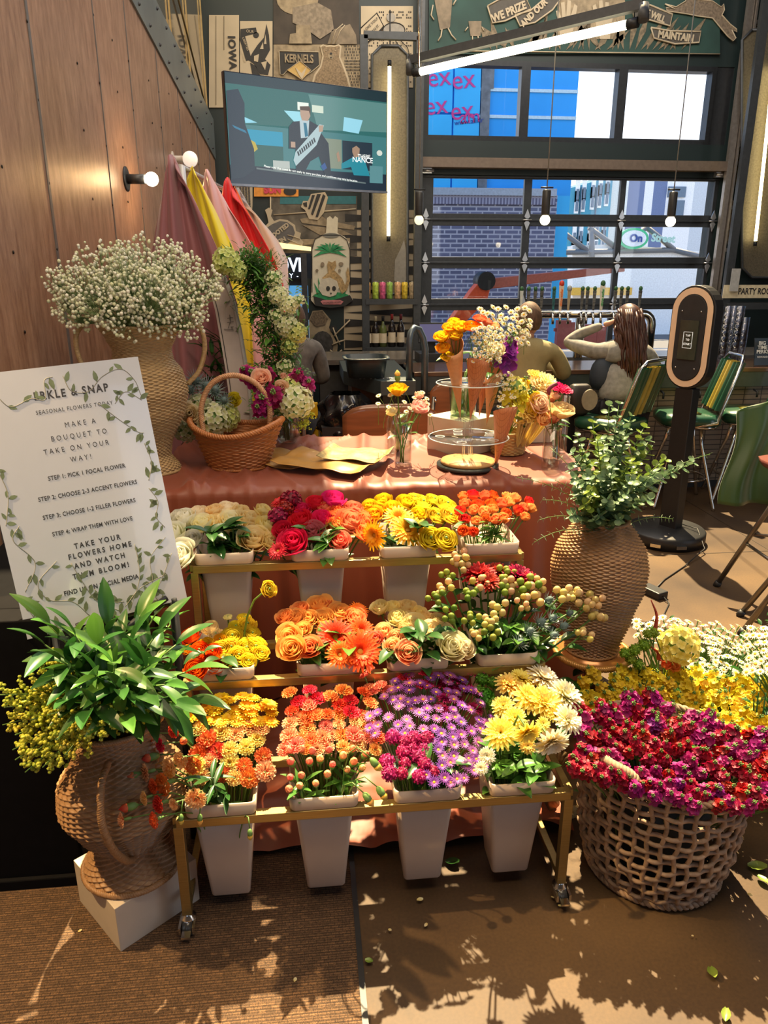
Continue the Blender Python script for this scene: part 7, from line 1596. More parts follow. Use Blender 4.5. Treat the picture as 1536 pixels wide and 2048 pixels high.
batch(11, [(964, 1359, 14, 'green'), (986, 1366, 13, 'green'), (970, 1394, 18, 'green'), (984, 1408, 16, 'green'), (958, 1384, 13, 'green')], 'pompom', (1520, 1350), (1.6, 1.78), lean=.2)
# ---- the floor baskets
def in_basket(c, px, py, Y, r_px, kind, col, lab, grp, d=None, sc=1., **k):
    h = atY(px, py, Y); r = r_px*zdepth(h)/FPX; base = Vector((c[0]+(h.x-c[0])*.45, c[1]+(h.y-c[1])*.4, max(.05, h.z-.36)))
    d = Vector(d) if d else Vector(((h.x-c[0])*3.2+rnd(-.35, .35), (h.y-c[1])*2.5-.25+rnd(-.35, .35), 1))
    return flower(kind, col, h, r, base, d, lab, grp, var=random.randrange(3), stemr=.0022, **k)
random.seed(31)
for x, y in scatter(140, 1150, 1560, 1392, 1618, 15, lambda x, y: y > 1400+abs(x-1300)*.12 + (40 if x > 1420 else 0) and y < 1540+(x-1150)*.36 and not (x > 1340 and y < 1440)):
    c_ = random.choices(['stockcrimson', 'stockmagenta', 'stockpurple'], [5, 3, 1.2 if y > 1560 else .4])[0]; Yd = lerp(1.38, 1.70, max(0, (1620-y)/220))
    in_basket(FB, x, y, Yd, rnd(26, 34), 'stock', c_, {'stockcrimson': 'crimson', 'stockmagenta': 'magenta', 'stockpurple': 'deep purple'}[c_]+' stock flower spike in the large floor basket', 'stock flower spikes in the large floor basket', spike=True)
FB2 = (1.26, 2.08, .004)
for x, y in scatter(88, 1170, 1540, 1346, 1530, 18, lambda x, y: y > 1350+abs(x-1290)*.09 and y < 1440+max(0, x-1380)*.55):
    Yd = lerp(1.70, 2.02, max(0, min(1, (1500-y)/160)))
    in_basket((1.15, 1.9, 0), x, y, Yd, rnd(24, 32), 'yellowstock', 'stockyellow', 'yellow stock flower spike massed behind the large floor basket', 'yellow stock flower spikes behind the floor basket', spike=True)
for x, y in scatter(150, 1270, 1540, 1222, 1402, 10, lambda x, y: y > 1232+abs(x-1330)*.12 and ((x-1360)**2/44**2+(y-1285)**2/34**2 > 1) and (x > 1380 or y < 1275)):
    in_basket((1.30, 2.12, 0), x, y, lerp(1.92, 2.25, (1400-y)/175), rnd(7.5, 11), 'chamomile', 'white_ray', 'chamomile daisy in the pale mass at the right edge', 'chamomile daisies at the right edge')
for x, y in scatter(30, 1490, 1560, 1255, 1345, 12):
    in_basket((1.62, 1.9, 0), x, y, lerp(1.85, 2.0, (1345-y)/90), rnd(8, 10), 'chamomile', 'white_ray', 'chamomile daisy in the clump nearest the right edge', 'chamomile daisies nearest the right edge')
for i, (px, py, r, kd, c_, lab) in enumerate([(1358, 1290, 44, 'hydrangea', 'hydyellow', 'large yellow hydrangea head among the chamomile'), (1270, 1300, 15, 'pompom', 'limegreen', 0), (1288, 1290, 15, 'pompom', 'limegreen', 0), (1262, 1318, 14, 'pompom', 'limegreen', 0), (1296, 1268, 12, 'pompom', 'limegreen', 0), (1308, 1266, 12, 'pompom', 'limegreen', 0), (1276, 1328, 14, 'pompom', 'limegreen', 0), (1250, 1306, 13, 'pompom', 'limegreen', 0), (1350, 1334, 18, 'smallrose', 'coralorange', 1), (1332, 1330, 15, 'smallrose', 'coralorange', 1), (1440, 1378, 20, 'smallrose', 'apricot', 1), (1428, 1402, 14, 'smallrose', 'apricot', 1), (1520, 1400, 24, 'openrose', 'coral', 'pink rose at the right edge beside the yellow stock'), (1472, 1418, 16, 'carnation', 'hotpink', 'small hot pink bloom above the yellow stock at the right')]):
    if lab == 0: lab = 'lime green pompom chrysanthemum right of the gilt stand'
    if lab == 1: lab = 'orange bloom scattered in the yellow flowers'
    in_basket((1.2, 2.05, 0), px, py, 1.98, r, kd, c_, lab, 'lime green pompoms' if 'lime' in lab else ('scattered orange blooms' if 'scattered' in lab else None))
for i, (px, py, px2, py2) in enumerate([(1302, 1200, 1310, 1262), (1296, 1290, 1318, 1318), (1352, 1290, 1336, 1330), (1318, 1320, 1330, 1328)]):
    h = atY(px, py, 2.0); b = atY(px2, py2, 2.0); t = thing('veronica_spike', 'red curved veronica spike rising from the basket behind', 'flower', tuple(b-Vector((0, 0, .2))), group='red veronica spikes')
    a = Vector((0, 0, .2)); e = h-b+a; md = a.lerp(e, .5)+Vector((.012, 0, 0)); MB().tube(smooth_arc([a, md, e], 6), [.0075-.006*k/12 for k in range(13)], 7).obj('flower_spike', mat('veronica_red', (.42, .05, .03), .7, var=.5, scale=90), t); MB().tube([(0, 0, 0), a], .0025, 5).obj('stem', stemg, t)
fg_ = thing('greenery_mass', 'dark green stems and leaves filling the gap under the gilt stand', 'foliage', (1.02, 1.98, .02), kind='stuff'); gm_ = MB(); lfm = g_leaf(.3, .3, .3)
for i in range(170):
    p = Vector((rnd(-.2, .62), rnd(-.28, .18), rnd(.04, .34))); a = rnd(0, 6.28); e = Vector((cos(a), sin(a), rnd(-.2, .9))); gm_.add(lfm, Matrix.Translation(p) @ e.to_track_quat('X', 'Z').to_matrix().to_4x4() @ Matrix.Scale(rnd(.04, .08), 4))
for i in range(60): p = Vector((rnd(-.1, .6), rnd(-.25, .15), 0)); gm_.tube([p, p+Vector((rnd(-.06, .06), rnd(-.05, .05), rnd(.25, .38)))], .002, 4)
for i in range(260):
    p = Vector((rnd(.18, .95), rnd(-.18, .42), rnd(.16, .36))); a = rnd(0, 6.28); e = Vector((cos(a), sin(a), rnd(.2, 1.2))); gm_.add(lfm, Matrix.Translation(p) @ e.to_track_quat('X', 'Z').to_matrix().to_4x4() @ Matrix.Scale(rnd(.02, .045), 4))
gm_.obj('leaves_and_stems', lf_dark, fg_, tattr=True)
fg_ = thing('greenery_mass', 'tangled green stems showing inside the large floor basket', 'foliage', (FB[0], FB[1], .32), kind='stuff'); gm_ = MB()
for i in range(150):
    a0 = rnd(0, 6.28); r0 = sqrt(random.random())*.175; p = Vector((r0*cos(a0), r0*sin(a0), rnd(-.04, .03))); a = rnd(0, 6.28); e = Vector((cos(a), sin(a), rnd(-.2, .9))); gm_.add(lfm, Matrix.Translation(p) @ e.to_track_quat('X', 'Z').to_matrix().to_4x4() @ Matrix.Scale(rnd(.04, .06), 4))
gm_.obj('leaves_and_stems', lf_mid, fg_, tattr=True)
# ---- green foliage in the left vase
random.seed(12)
vb = Vector((VL[0], VL[1], VL[2]+.30)); rimp = Vector((VL[0], VL[1], VL[2]+.43))
def branch(tip, b, label, grp, m, L, lk='long', n=9, name='foliage_branch', sr=.003, start=.45, arch=.3, per=1, up=None, w=1.):
    tip = Vector(tip); t = thing(name, label, 'foliage', tuple(b), group=grp); d = (tip-rimp_g).normalized(); d.z -= arch
    pts = stem_pts(b, tip, d, 10); MB().tube([p-b for p in pts], [sr]*6+[sr*.7]*5, 5).obj('stem', stemg, t)
    for k in range(n):
        f_ = lerp(start, 1, k/(n-1)); x = f_*10; i = min(int(x), 9); p = pts[i].lerp(pts[i+1], x-i); tn = (pts[i+1]-pts[i]).normalized()
        for j in range(per):
            sd_ = tn.orthogonal().normalized(); sd_.rotate(Quaternion(tn, k*(1.57 if per == 2 else 2.4)+j*pi+rnd(-.3, .3))); e = (tn*(rnd(.5, 1.) if per == 1 else .25)+sd_).normalized() if k < n-1 or per == 2 else tn
            place('leaf', leafmesh(lk, m), t, Matrix.Translation(p-b) @ e.to_track_quat('X', 'Z').to_matrix().to_4x4() @ Matrix.Rotation(rnd(-.5, .5), 4, 'X') @ Matrix.Diagonal((L*w, L, L, 1)) @ Matrix.Scale(rnd(.8, 1.15)*(1 if per == 1 else lerp(1.1, .55, f_)), 4))
    return t
rimp_g = rimp
for i, (px, py, Y, L) in enumerate([(100, 1252, 1.62, .14), (150, 1270, 1.55, .13), (215, 1250, 1.66, .13), (280, 1240, 1.72, .13), (318, 1262, 1.68, .13), (352, 1290, 1.64, .12), (370, 1345, 1.55, .13), (372, 1400, 1.52, .14), (345, 1405, 1.44, .12), (250, 1430, 1.40, .12), (150, 1400, 1.45, .12), (120, 1320, 1.5, .12), (230, 1330, 1.42, .12), (190, 1350, 1.44, .13), (300, 1330, 1.46, .13), (200, 1290, 1.56, .13), (260, 1300, 1.6, .13), (90, 1290, 1.55, .12), (330, 1370, 1.45, .12), (180, 1420, 1.38, .12), (280, 1390, 1.42, .13), (140, 1350, 1.5, .12), (240, 1285, 1.7, .13), (310, 1230, 1.80, .13), (340, 1250, 1.85, .13), (240, 1380, 1.38, .11), (160, 1300, 1.6, .12)]):
    branch(atY(px, py, Y), vb, 'glossy dark green branch with long leaves in the left wicker vase', 'long leaved branches in the left vase', lf_dark if i % 3 else lf_mid, L*.80, 'leaf2', 9, start=.5)
def g_feather(seed, n=150, pal=0):
    """plume of tiny buds on side twigs, tip at z = 1"""
    mb = MB(); rg_ = random.Random(seed)
    for k in range(11):
        z = .05+.8*k/11; a = k*2.4; L_ = .42*(1-.7*k/11); tip = Vector((L_*cos(a), L_*sin(a), z+L_*.8)); mb.tube([(0, 0, z), tip], .008, 3, mi=1)
        for j in range(n//11): t = rg_.uniform(.15, 1); p = Vector((0, 0, z)).lerp(tip, t)+Vector((rg_.uniform(-.05, .05), rg_.uniform(-.05, .05), rg_.uniform(0, .06))); mb.ball(p, .034, 4, 3, t=rg_.random())
    mb.tube([(0, 0, 0), (0, 0, 1)], .012, 4, mi=1); return mb
pc('solidago', (.50, .56, .05), (.80, .76, .10), tl=.3); GEN['solidago'] = g_feather; CEN['solidago'] = stemg
for i, (px, py, Y) in enumerate([(8, 1415, 1.5), (5, 1450, 1.55), (25, 1500, 1.45), (50, 1545, 1.42), (55, 1380, 1.55), (70, 1325, 1.62), (100, 1300, 1.66), (140, 1290, 1.66), (110, 1480, 1.42), (95, 1430, 1.45), (60, 1440, 1.48), (150, 1460, 1.40), (190, 1470, 1.38), (290, 1430, 1.45), (270, 1445, 1.42), (80, 1370, 1.58), (30, 1470, 1.5), (180, 1310, 1.66), (230, 1440, 1.39), (30, 1520, 1.44), (75, 1500, 1.45), (-10, 1390, 1.5), (40, 1400, 1.52), (85, 1535, 1.42), (130, 1510, 1.4)]):
    h = atY(px, py, Y); d = (h-rimp).normalized(); d.z -= .25; d.normalize(); Ls = .13
    flower('solidago', 'solidago', h-d*Ls, Ls, vb, d, 'yellow-green solidago plume fanning out of the left wicker vase', 'solidago plumes in the left vase', var=i % 4, spike=True, nleaf=2, leafm=lf_mid, stemr=.0022)
# ---- eucalyptus in the right vase
random.seed(8)
rb_ = Vector((VR[0], VR[1], VR[2]+.30)); rimp_g = Vector((VR[0], VR[1], VR[2]+.45))
for i, (px, py, Y) in enumerate([(1185, 845, 2.3), (1218, 812, 2.3), (1238, 808, 2.2), (1262, 832, 2.25), (1288, 855, 2.2), (1298, 882, 2.2), (1250, 880, 2.1), (1205, 880, 2.1), (1160, 905, 2.2), (1140, 940, 2.15), (1175, 950, 2.05), (1225, 930, 2.0), (1275, 930, 2.1), (1320, 960, 2.1), (1345, 940, 2.2), (1385, 925, 2.2), (1330, 920, 2.25), (1300, 1000, 2.0), (1255, 990, 1.98), (1215, 1000, 1.98), (1170, 1010, 2.0), (1150, 985, 2.05), (1190, 1040, 2.0), (1240, 1040, 2.0), (1200, 915, 2.2), (1240, 850, 2.15), (1265, 960, 2.0), (1310, 945, 2.05), (1180, 980, 2.0)]+[(x, y, rnd(2.0, 2.25)) for x, y in scatter(18, 1130, 1300, 860, 1050, 26)]):
    branch(atY(px, py, Y), rb_, 'round leaved eucalyptus branch in the honey wicker vase', 'round leaved eucalyptus branches', lf_euc if i % 4 else lf_pale, .042, 'round', 15, 'eucalyptus_branch', .0022, .38, .15, 2)
for i, (px, py, Y) in enumerate([(1035, 955, 2.1), (1068, 1085, 2.0), (1085, 1000, 2.05), (1110, 960, 2.15), (1100, 895, 2.25), (1345, 1038, 2.05), (1420, 908, 2.25), (1078, 1040, 2.02)]):
    branch(atY(px, py, Y), rb_, 'thin narrow leaved eucalyptus sprig trailing out of the honey wicker vase', 'narrow leaved eucalyptus sprigs', lf_euc, .024, 'narrow', 18, 'eucalyptus_sprig', .0014, .35, .3, 2)
# ---- baby's breath cloud in the tall vase
random.seed(2)
bbm = thing('babys_breath', 'white cloud of tiny gypsophila blooms filling the tall wicker vase', 'flowers', (VT[0], VT[1], VT[2]+.40), kind='stuff')
o0 = Vector((0, 0, .14)); b1 = MB(); b2 = MB()
puffs = []
for (px, py, Y, rr) in ((160, 575, 2.85, .105), (205, 545, 2.9, .12), (150, 620, 2.8, .08), (260, 570, 2.75, .13), (300, 540, 2.85, .13), (350, 560, 2.85, .12), (385, 590, 2.85, .10), (410, 560, 2.9, .06), (320, 620, 2.75, .11), (250, 625, 2.72, .10), (200, 600, 2.72, .11), (370, 635, 2.8, .08), (300, 590, 2.7, .11), (110, 560, 2.85, .045), (128, 600, 2.85, .05), (430, 580, 2.9, .035), (340, 515, 2.9, .07), (250, 530, 2.95, .08)):
    puffs.append((atY(px, py, Y)-Vector(bbm.location), rr))
for c, rr in puffs:
    n_ = int(3000*rr*rr/.03*.16)+18
    for k in range(n_):
        d = Vector((random.gauss(0, 1), random.gauss(0, 1), random.gauss(0, 1))).normalized(); p = c+d*rr*(.55+.5*random.random()); p.x = max(p.x, -.965-VT[0]); b1.ball(p, rnd(.0042, .0075), 5, 3, t=random.random())
        if k % 2 == 0: q0 = c-Vector((0, 0, rr*.4))+d*rr*.15; b2.tube([q0.lerp(o0, .25), q0, p], .0007, 3, cap=False)
        if k % 22 == 0: b2.tube([o0*.4, o0+Vector((rnd(-.1, .1), rnd(-.08, .08), .02)), c+d*rr*.2], .0012, 3, cap=False)
b1.obj('tiny_blooms', petal_mat('gyp_white', (.72, .78, .52), (.92, .93, .84), tl=.25), bbm, tattr=True); b2.obj('fine_stems', mat('gyp_stem', (.16, .26, .10), .6), bbm)
# ---- garland on the arch
random.seed(14)
gl_t = thing('garland', 'long green fern garland climbing the curved white arch', 'garland', (-.1, 3.46, .9)); L0 = Vector(gl_t.location); g1 = MB(); g2 = MB(); nl = g_leaf(.16, .3, .3, 5); sm_l = g_leaf(.35, .2, .2, 4)
path = [(478, 540), (505, 525), (522, 560), (534, 600), (546, 640), (556, 690), (560, 740), (556, 790), (550, 830)]
for k in range(2300):
    t = random.random()*(len(path)-1); i = int(t); x = lerp(path[i][0], path[min(i+1, 8)][0], t-i); y = lerp(path[i][1], path[min(i+1, 8)][1], t-i)
    w = lerp(38, 46, sin(t/8*pi)); px, py = x+random.gauss(0, w*.5), y+random.gauss(0, 16); Y = 3.46+rnd(-.14, .08)
    p = atY(px, py, Y)-L0; a = rnd(0, 6.28); e = Vector((cos(a), -.4+.5*sin(a), sin(a)*.8+.3)); Mx = Matrix.Translation(p) @ e.to_track_quat('X', 'Z').to_matrix().to_4x4()
    if k % 3: g1.add(nl, Mx @ Matrix.Scale(rnd(.03, .06), 4))
    else:
        for j in range(5): g2.add(sm_l, Mx @ Matrix.Translation((.012*j, 0, 0)) @ Matrix.Rotation((1 if j % 2 else -1)*.9, 4, 'Z') @ Matrix.Scale(.018, 4))
for i in range(len(path)-1): g1.tube([atY(*path[i], 3.46)-L0, atY(*path[i+1], 3.46)-L0], .006, 5)
g1.obj('leaves', lf_mid, gl_t, tattr=True)['kind'] = 'stuff'; g2.obj('fern_fronds', lf_fern, gl_t, tattr=True)['kind'] = 'stuff'
g3 = MB()
for k in range(46):
    px, py = rnd(408, 448), rnd(665, 800); p = atY(px, py, 3.56)-L0; a = rnd(0, 6.28); g3.add(nl, Matrix.Translation(p) @ Vector((cos(a), -.2, sin(a))).to_track_quat('X', 'Z').to_matrix().to_4x4() @ Matrix.Scale(rnd(.06, .09), 4))
g3.obj('dark_leaves', lf_dark, gl_t, tattr=True)['kind'] = 'stuff'
def loose(kind, col, px, py, Y, r, lab, grp=None, d=(0, -.8, .5), var=0, sl=.05, **k):
    h = atY(px, py, Y); d = Vector(d).normalized(); rr = r*zdepth(h)/FPX; return flower(kind, col, h, rr, h-d*(rr+sl)-Vector((0, 0, .01)), d, lab, grp, var=var, **k)
for px, py, r, c_ in ((452, 522, 30, 'hydlime'), (474, 540, 22, 'hydlime'), (548, 556, 20, 'hydwhite'), (556, 590, 22, 'hydwhite'), (572, 650, 26, 'hydwhite'), (552, 632, 18, 'hydwhite'), (592, 665, 24, 'hydlime'), (580, 690, 20, 'hydlime'), (575, 610, 22, 'hydwhite'), (598, 600, 14, 'hydwhite'), (570, 735, 20, 'hydwhite')):
    loose('hydrangea' if r > 21 else 'smallhydrangea', c_, px, py, 3.30, r, ('lime white' if c_ == 'hydlime' else 'white')+' hydrangea tucked into the arch garland', 'hydrangeas in the arch garland', var=px % 2)
# ---- bouquet with pink stock in the glass bowl
random.seed(18)
bb = Vector((bw.x, bw.y, TZ+.02))
def bq(items, base, lab0, grp, Y=None):
    for i, (kd, c_, px, py, Yh, r, nm) in enumerate(items):
        h = atY(px, py, Yh); rr = r*1.25*zdepth(h)/FPX; d = (h-base-Vector((0, .0, .04))).normalized()+Vector((0, -.45, .1)); spk = kd in ('stock', 'yellowstock', 'solidago')
        flower(kd, c_, h if not spk else h-d.normalized()*rr*.5, rr, base+Vector((rnd(-.012, .012), rnd(-.012, .012), 0)), d, nm+' '+lab0, grp, var=i % 3, stemr=.0022, nleaf=1, leafm=lf_mid, spike=spk)
bq([('stock', 'stockmagenta', 508, 752, 3.0, 34, 'magenta stock'), ('stock', 'stockmagenta', 492, 745, 3.02, 28, 'magenta stock'), ('stock', 'stockmagenta', 535, 745, 3.05, 26, 'magenta stock'), ('openrose', 'blush', 524, 756, 2.95, 17, 'blush rose'), ('stock', 'stockmagenta', 528, 800, 2.92, 38, 'magenta stock'), ('stock', 'stockmagenta', 548, 790, 2.92, 36, 'magenta stock'), ('rose', 'blush', 562, 775, 2.95, 15, 'second blush rose'), ('hydrangea', 'hydwhite', 592, 803, 2.95, 30, 'big cream hydrangea'), ('hydrangea', 'hydlime', 578, 780, 3.0, 24, 'lime hydrangea'), ('stock', 'stockmagenta', 595, 752, 3.0, 28, 'magenta stock'), ('stock', 'stockmagenta', 615, 768, 3.0, 26, 'magenta stock'), ('stock', 'stockmagenta', 518, 816, 2.9, 28, 'magenta stock'), ('smallrose', 'blush', 566, 752, 3.0, 8, 'small blush bud'), ('solidago', 'solidago', 605, 850, 2.98, 40, 'green filler plume'), ('solidago', 'solidago', 618, 830, 3.0, 34, 'green filler plume')], bb, 'in the round glass bowl bouquet', 'flowers in the glass bowl bouquet')
bb2 = atZ(408, 880, TZ+.01); hv = thing('glass_vase', 'low clear vase hidden under thistles and cream blooms', 'vase', tuple(bb2)); MB().lathe([(.001, 0), (.04, 0), (.045, .02), (.045, .07), (.041, .07), (.040, .01), (.001, .008)], 24, cap=False).obj('glass_body', gl_b, hv)
bq([('thistle', 'thistleblue', 390, 760, 3.0, 22, 'upper sea holly'), ('thistle', 'thistleblue', 412, 772, 3.0, 22, 'sea holly'), ('thistle', 'thistleblue', 380, 778, 3.0, 20, 'sea holly'), ('thistle', 'thistleblue', 430, 780, 2.98, 20, 'sea holly'), ('thistle', 'thistleblue', 448, 800, 2.96, 18, 'dark eyed sea holly'), ('openrose', 'cream', 380, 826, 2.93, 19, 'cream ruffled rose'), ('hydrangea', 'hydwhite', 425, 840, 2.95, 30, 'cream hydrangea'), ('hydrangea', 'hydwhite', 400, 815, 3.0, 24, 'small white hydrangea'), ('hydrangea', 'hydwhite', 372, 860, 2.98, 22, 'low white hydrangea'), ('rose', 'lemon', 468, 800, 3.0, 14, 'yellow bloom'), ('hydrangea', 'hydlime', 452, 835, 3.0, 24, 'greenish hydrangea')], bb2, 'in the thistle arrangement behind the basket', 'flowers in the thistle arrangement')
# bottle posies
b3 = atZ(806, 925, TZ+.02); b4 = atZ(787, 905, TZ+.02)
bq([('openrose', 'goldorange', 795, 780, 2.88, 18, 'orange rose'), ('smallrose', 'blush', 838, 791, 2.88, 11, 'peach rose'), ('rose', 'pink', 838, 815, 2.84, 18, 'pink rose'), ('smallrose', 'blush', 848, 808, 2.9, 12, 'blush bud'), ('rose', 'paleyellow', 784, 824, 2.86, 12, 'pale petal rose'), ('bud', 'carnyellow', 795, 752, 2.92, 11, 'green bud')], b3, 'in the milk bottle posy', 'flowers in the milk bottle posy')
for i, (px, py) in enumerate(scatter(15, 755, 862, 762, 830, 9, lambda x, y: abs(y-796) < 18 or x > 800)):
    loose('chamomile', 'white_ray', px, py, 2.9+rnd(-.03, .03), 6, 'tiny white bloom in the milk bottle posy', 'tiny white blooms in the milk bottle posy', d=(rnd(-.4, .4), -.5, .8), var=i % 3, sl=.09, stemr=.0011)
# cones
def cone_fl(ci, items, lab):
    b_, t_, r_ = CONES[ci]; base = b_.lerp(t_, .55)
    for i, (kd, c_, px, py, dy, r, nm) in enumerate(items):
        h = atY(px, py, t_.y+dy); rr = r*1.35*zdepth(h)/FPX; d = (h-b_).normalized()+Vector((0, -.35, .1)); spk = kd in ('stock', 'yellowstock')
        flower(kd, c_, h if not spk else h-d.normalized()*rr*.5, rr, base, d, nm+' '+lab, 'flowers '+lab, var=i % 3, stemr=.0018, spike=spk, nleaf=1 if i % 3 == 0 else 0)
cone_fl(0, [('rose', 'yellow', 884, 675, -.01, 14, 'golden rose'), ('rose', 'yellow', 900, 656, .02, 14, 'golden rose'), ('rose', 'yellow', 922, 655, .0, 15, 'golden rose'), ('rose', 'yellow', 886, 697, -.02, 13, 'golden rose'), ('rose', 'yellow', 908, 645, .05, 12, 'golden rose'), ('rose', 'yellow', 895, 715, -.01, 12, 'golden rose'), ('rose', 'yellow', 912, 672, -.02, 12, 'golden rose')], 'in the left paper cone')
cone_fl(1, [('ranunculus', 'redorange', 943, 652, .02, 17, 'vivid red ranunculus'), ('ranunculus', 'coralorange', 960, 636, .05, 13, 'orange ranunculus'), ('smallrose', 'coral', 975, 645, .06, 11, 'coral spray rose'), ('smallrose', 'peach', 990, 652, .06, 10, 'peach spray rose')], 'in the centre paper cone')
cone_fl(2, [('rose', 'cream', 990, 702, -.05, 19, 'white rose'), ('stock', 'violet', 1012, 705, -.02, 36, 'violet stock'), ('stock', 'violet', 1020, 690, .0, 30, 'violet stock')], 'in the right paper cone')
for i, (px, py) in enumerate(scatter(60, 944, 1004, 652, 724, 6)):
    loose('chamomile', 'white_ray', px, py, CS.y-.12+rnd(-.03, .05), 5, 'tiny white gypsophila bloom in the centre paper cone', 'tiny white blooms in the centre cone', d=(rnd(-.5, .5), -.7, .6), var=i % 3, sl=.05, stemr=.0009)
for i, (px, py) in enumerate(scatter(60, 960, 1062, 612, 690, 8.5)):
    loose('chamomile', 'white_ray', px, py, CS.y+.02+rnd(-.05, .05), 7.4, 'chamomile daisy fanning above the paper cones', 'chamomile above the paper cones', d=(rnd(-.5, .7), -.6, .6), var=i % 3, sl=.07, stemr=.0011)
for i, (px, py) in enumerate([(1052, 640), (1060, 655), (1048, 665), (1058, 672)]): loose('chamomile', 'white_ray', px, py, CS.y, 6, 'chamomile daisy reaching right of the cone bouquets', 'chamomile reaching right of the cones', d=(.6, -.5, .4), var=i % 3, sl=.09, stemr=.0011)
cone_fl(3, [('yellowstock', 'stockyellow', 1020, 790, .0, 26, 'yellow stock'), ('yellowstock', 'stockyellow', 1040, 795, .02, 28, 'yellow stock'), ('smallhydrangea', 'hydyellow', 1030, 775, .03, 20, 'yellow hydrangea')], 'in the lower waffle paper cone')
for i, (px, py) in enumerate(scatter(34, 994, 1030, 745, 822, 6.5)):
    loose('chamomile', 'white_ray', px, py, CS.y-.08+rnd(-.02, .03), 4.2, 'tiny white gypsophila bloom in the lower waffle cone', 'tiny white blooms in the lower waffle cone', d=(rnd(-.5, .5), -.7, .6), var=i % 3, sl=.05, stemr=.0009)
# yellow bouquet right of the stand and tissue paper
b5 = Vector((SB[0], SB[1], TZ+.06)); b6 = atZ(1110, 915, TZ+.02)
bq([('smallhydrangea', 'hydyellow', 1052, 800, 2.95, 24, 'pale yellow hydrangea'), ('carnation', 'paleyellow', 1080, 775, 2.98, 22, 'pale yellow carnation'), ('carnation', 'paleyellow', 1095, 765, 3.0, 20, 'pale yellow carnation'), ('carnation', 'carnyellow', 1060, 825, 2.9, 20, 'yellow carnation'), ('openrose', 'blush', 1078, 808, 2.88, 20, 'blush rose'), ('smallhydrangea', 'hydyellow', 1040, 825, 2.92, 20, 'golden hydrangea'), ('rose', 'peach', 1085, 838, 2.87, 15, 'low peach rose'), ('carnation', 'carnyellow', 1072, 755, 3.02, 17, 'upper yellow carnation'), ('yellowstock', 'stockyellow', 1045, 770, 2.98, 26, 'yellow stock')], b5, 'in the small yellow basket bouquet', 'flowers in the small yellow basket')
bq([('openrose', 'yellowcream', 1122, 822, 2.86, 23, 'pale gold rose'), ('rose', 'peach', 1106, 835, 2.88, 18, 'peach rose'), ('carnation', 'hotpink', 1124, 782, 2.9, 17, 'hot pink carnation'), ('smallrose', 'hotpink', 1116, 772, 2.92, 11, 'hot pink bud'), ('rose', 'peach', 1100, 795, 2.95, 16, 'second peach rose'), ('smallrose', 'blush', 1112, 792, 2.9, 11, 'blush bud'), ('yellowstock', 'stockyellow', 1066, 800, 2.9, 30, 'yellow stock')], b6, 'in the right glass vase', 'flowers in the right glass vases')
vs = thing('veronica_spike', 'dark crimson hooked veronica spike above the right glass vase', 'flower', tuple(b6)); h = atY(1098, 790, 2.86)-b6; MB().tube(smooth_arc([h, h+Vector((-.002, 0, .022)), h+Vector((.012, 0, .036)), h+Vector((.03, 0, .045))], 5), [.004, .006, .008, .0085, .009]+[.008]*11, 7).obj('flower_spike', mat('veronica_crimson', (.20, .02, .05), .6), vs); MB().tube([(0, 0, 0), h*.6, h], .0018, 5).obj('stem', stemg, vs)
tis = petal_mat('tissue_paper', (.82, .66, .25), (.90, .78, .42), tl=.45)
for i, (px, py, w_) in enumerate(((1040, 870, .07), (1062, 862, .09), (1085, 850, .10))):
    p = atY(1035+i*9, 895, 2.92+.02*i); q_ = atY(px+12, py-38, 2.92+.02*i); d = q_-p
    o = MB().grid(lambda u, v: ((d*v+Vector(((u-.5)*w_*v**.7, .012*sin(u*26)*v, -.01*cos(u*26)*v))), v), 26, 8).obj('tissue_paper', tis, tattr=True); o.location = p; tag(o, ['left fold', 'middle fold', 'right fold'][i]+' of pale yellow tissue paper standing in the small yellow basket', 'tissue paper', None); s_ = o.modifiers.new('thickness', 'SOLIDIFY'); s_.thickness = .0012
# ---- litter on the floor
random.seed(40)
pm_ = MB().grid(lambda u, v: (((u-.5), (v-.5)*.7*sin(pi*(.1+.8*u)), .12*(2*v-1)**2+.1*u), u), 5, 4)
for i, (px, py, s_, k_) in enumerate([(840, 1800, .018, 0), (852, 1850, .012, 0), (1105, 1795, .010, 0), (1120, 1812, .012, 0), (760, 1610, .02, 0), (945, 1605, .018, 0), (1515, 1735, .05, 2), (1525, 1760, .035, 2), (1500, 1790, .014, 0), (1425, 1946, .034, 1), (1452, 2030, .03, 1), (738, 1922, .02, 1), (590, 1960, .012, 0), (1385, 1872, .008, 0), (160, 1862, .010, 0), (1155, 1615, .02, 0), (905, 1725, .04, 3), (780, 1860, .01, 0)]):
    p = atZ(px, py, .010); m_ = [PC['paleyellow'], lf_pale, lf_pale, lf_dark][k_]; me = pm_.mesh('petal', m_, True); o = bpy.data.objects.new('fallen_petal' if k_ == 0 else 'fallen_leaf', me); COL.objects.link(o); o.location = p; o.scale = (s_,)*3; o.rotation_euler = (rnd(-.2, .2), rnd(-.2, .2), rnd(0, 6))
    tag(o, 'pale petal fallen on the floor' if k_ == 0 else ('yellow-green leaf fallen on the floor' if k_ < 3 else 'dark leaf fallen on the floor under the cart'), 'petal' if k_ == 0 else 'leaf', 'fallen petals' if k_ == 0 else ('fallen leaves' if k_ < 3 else None))
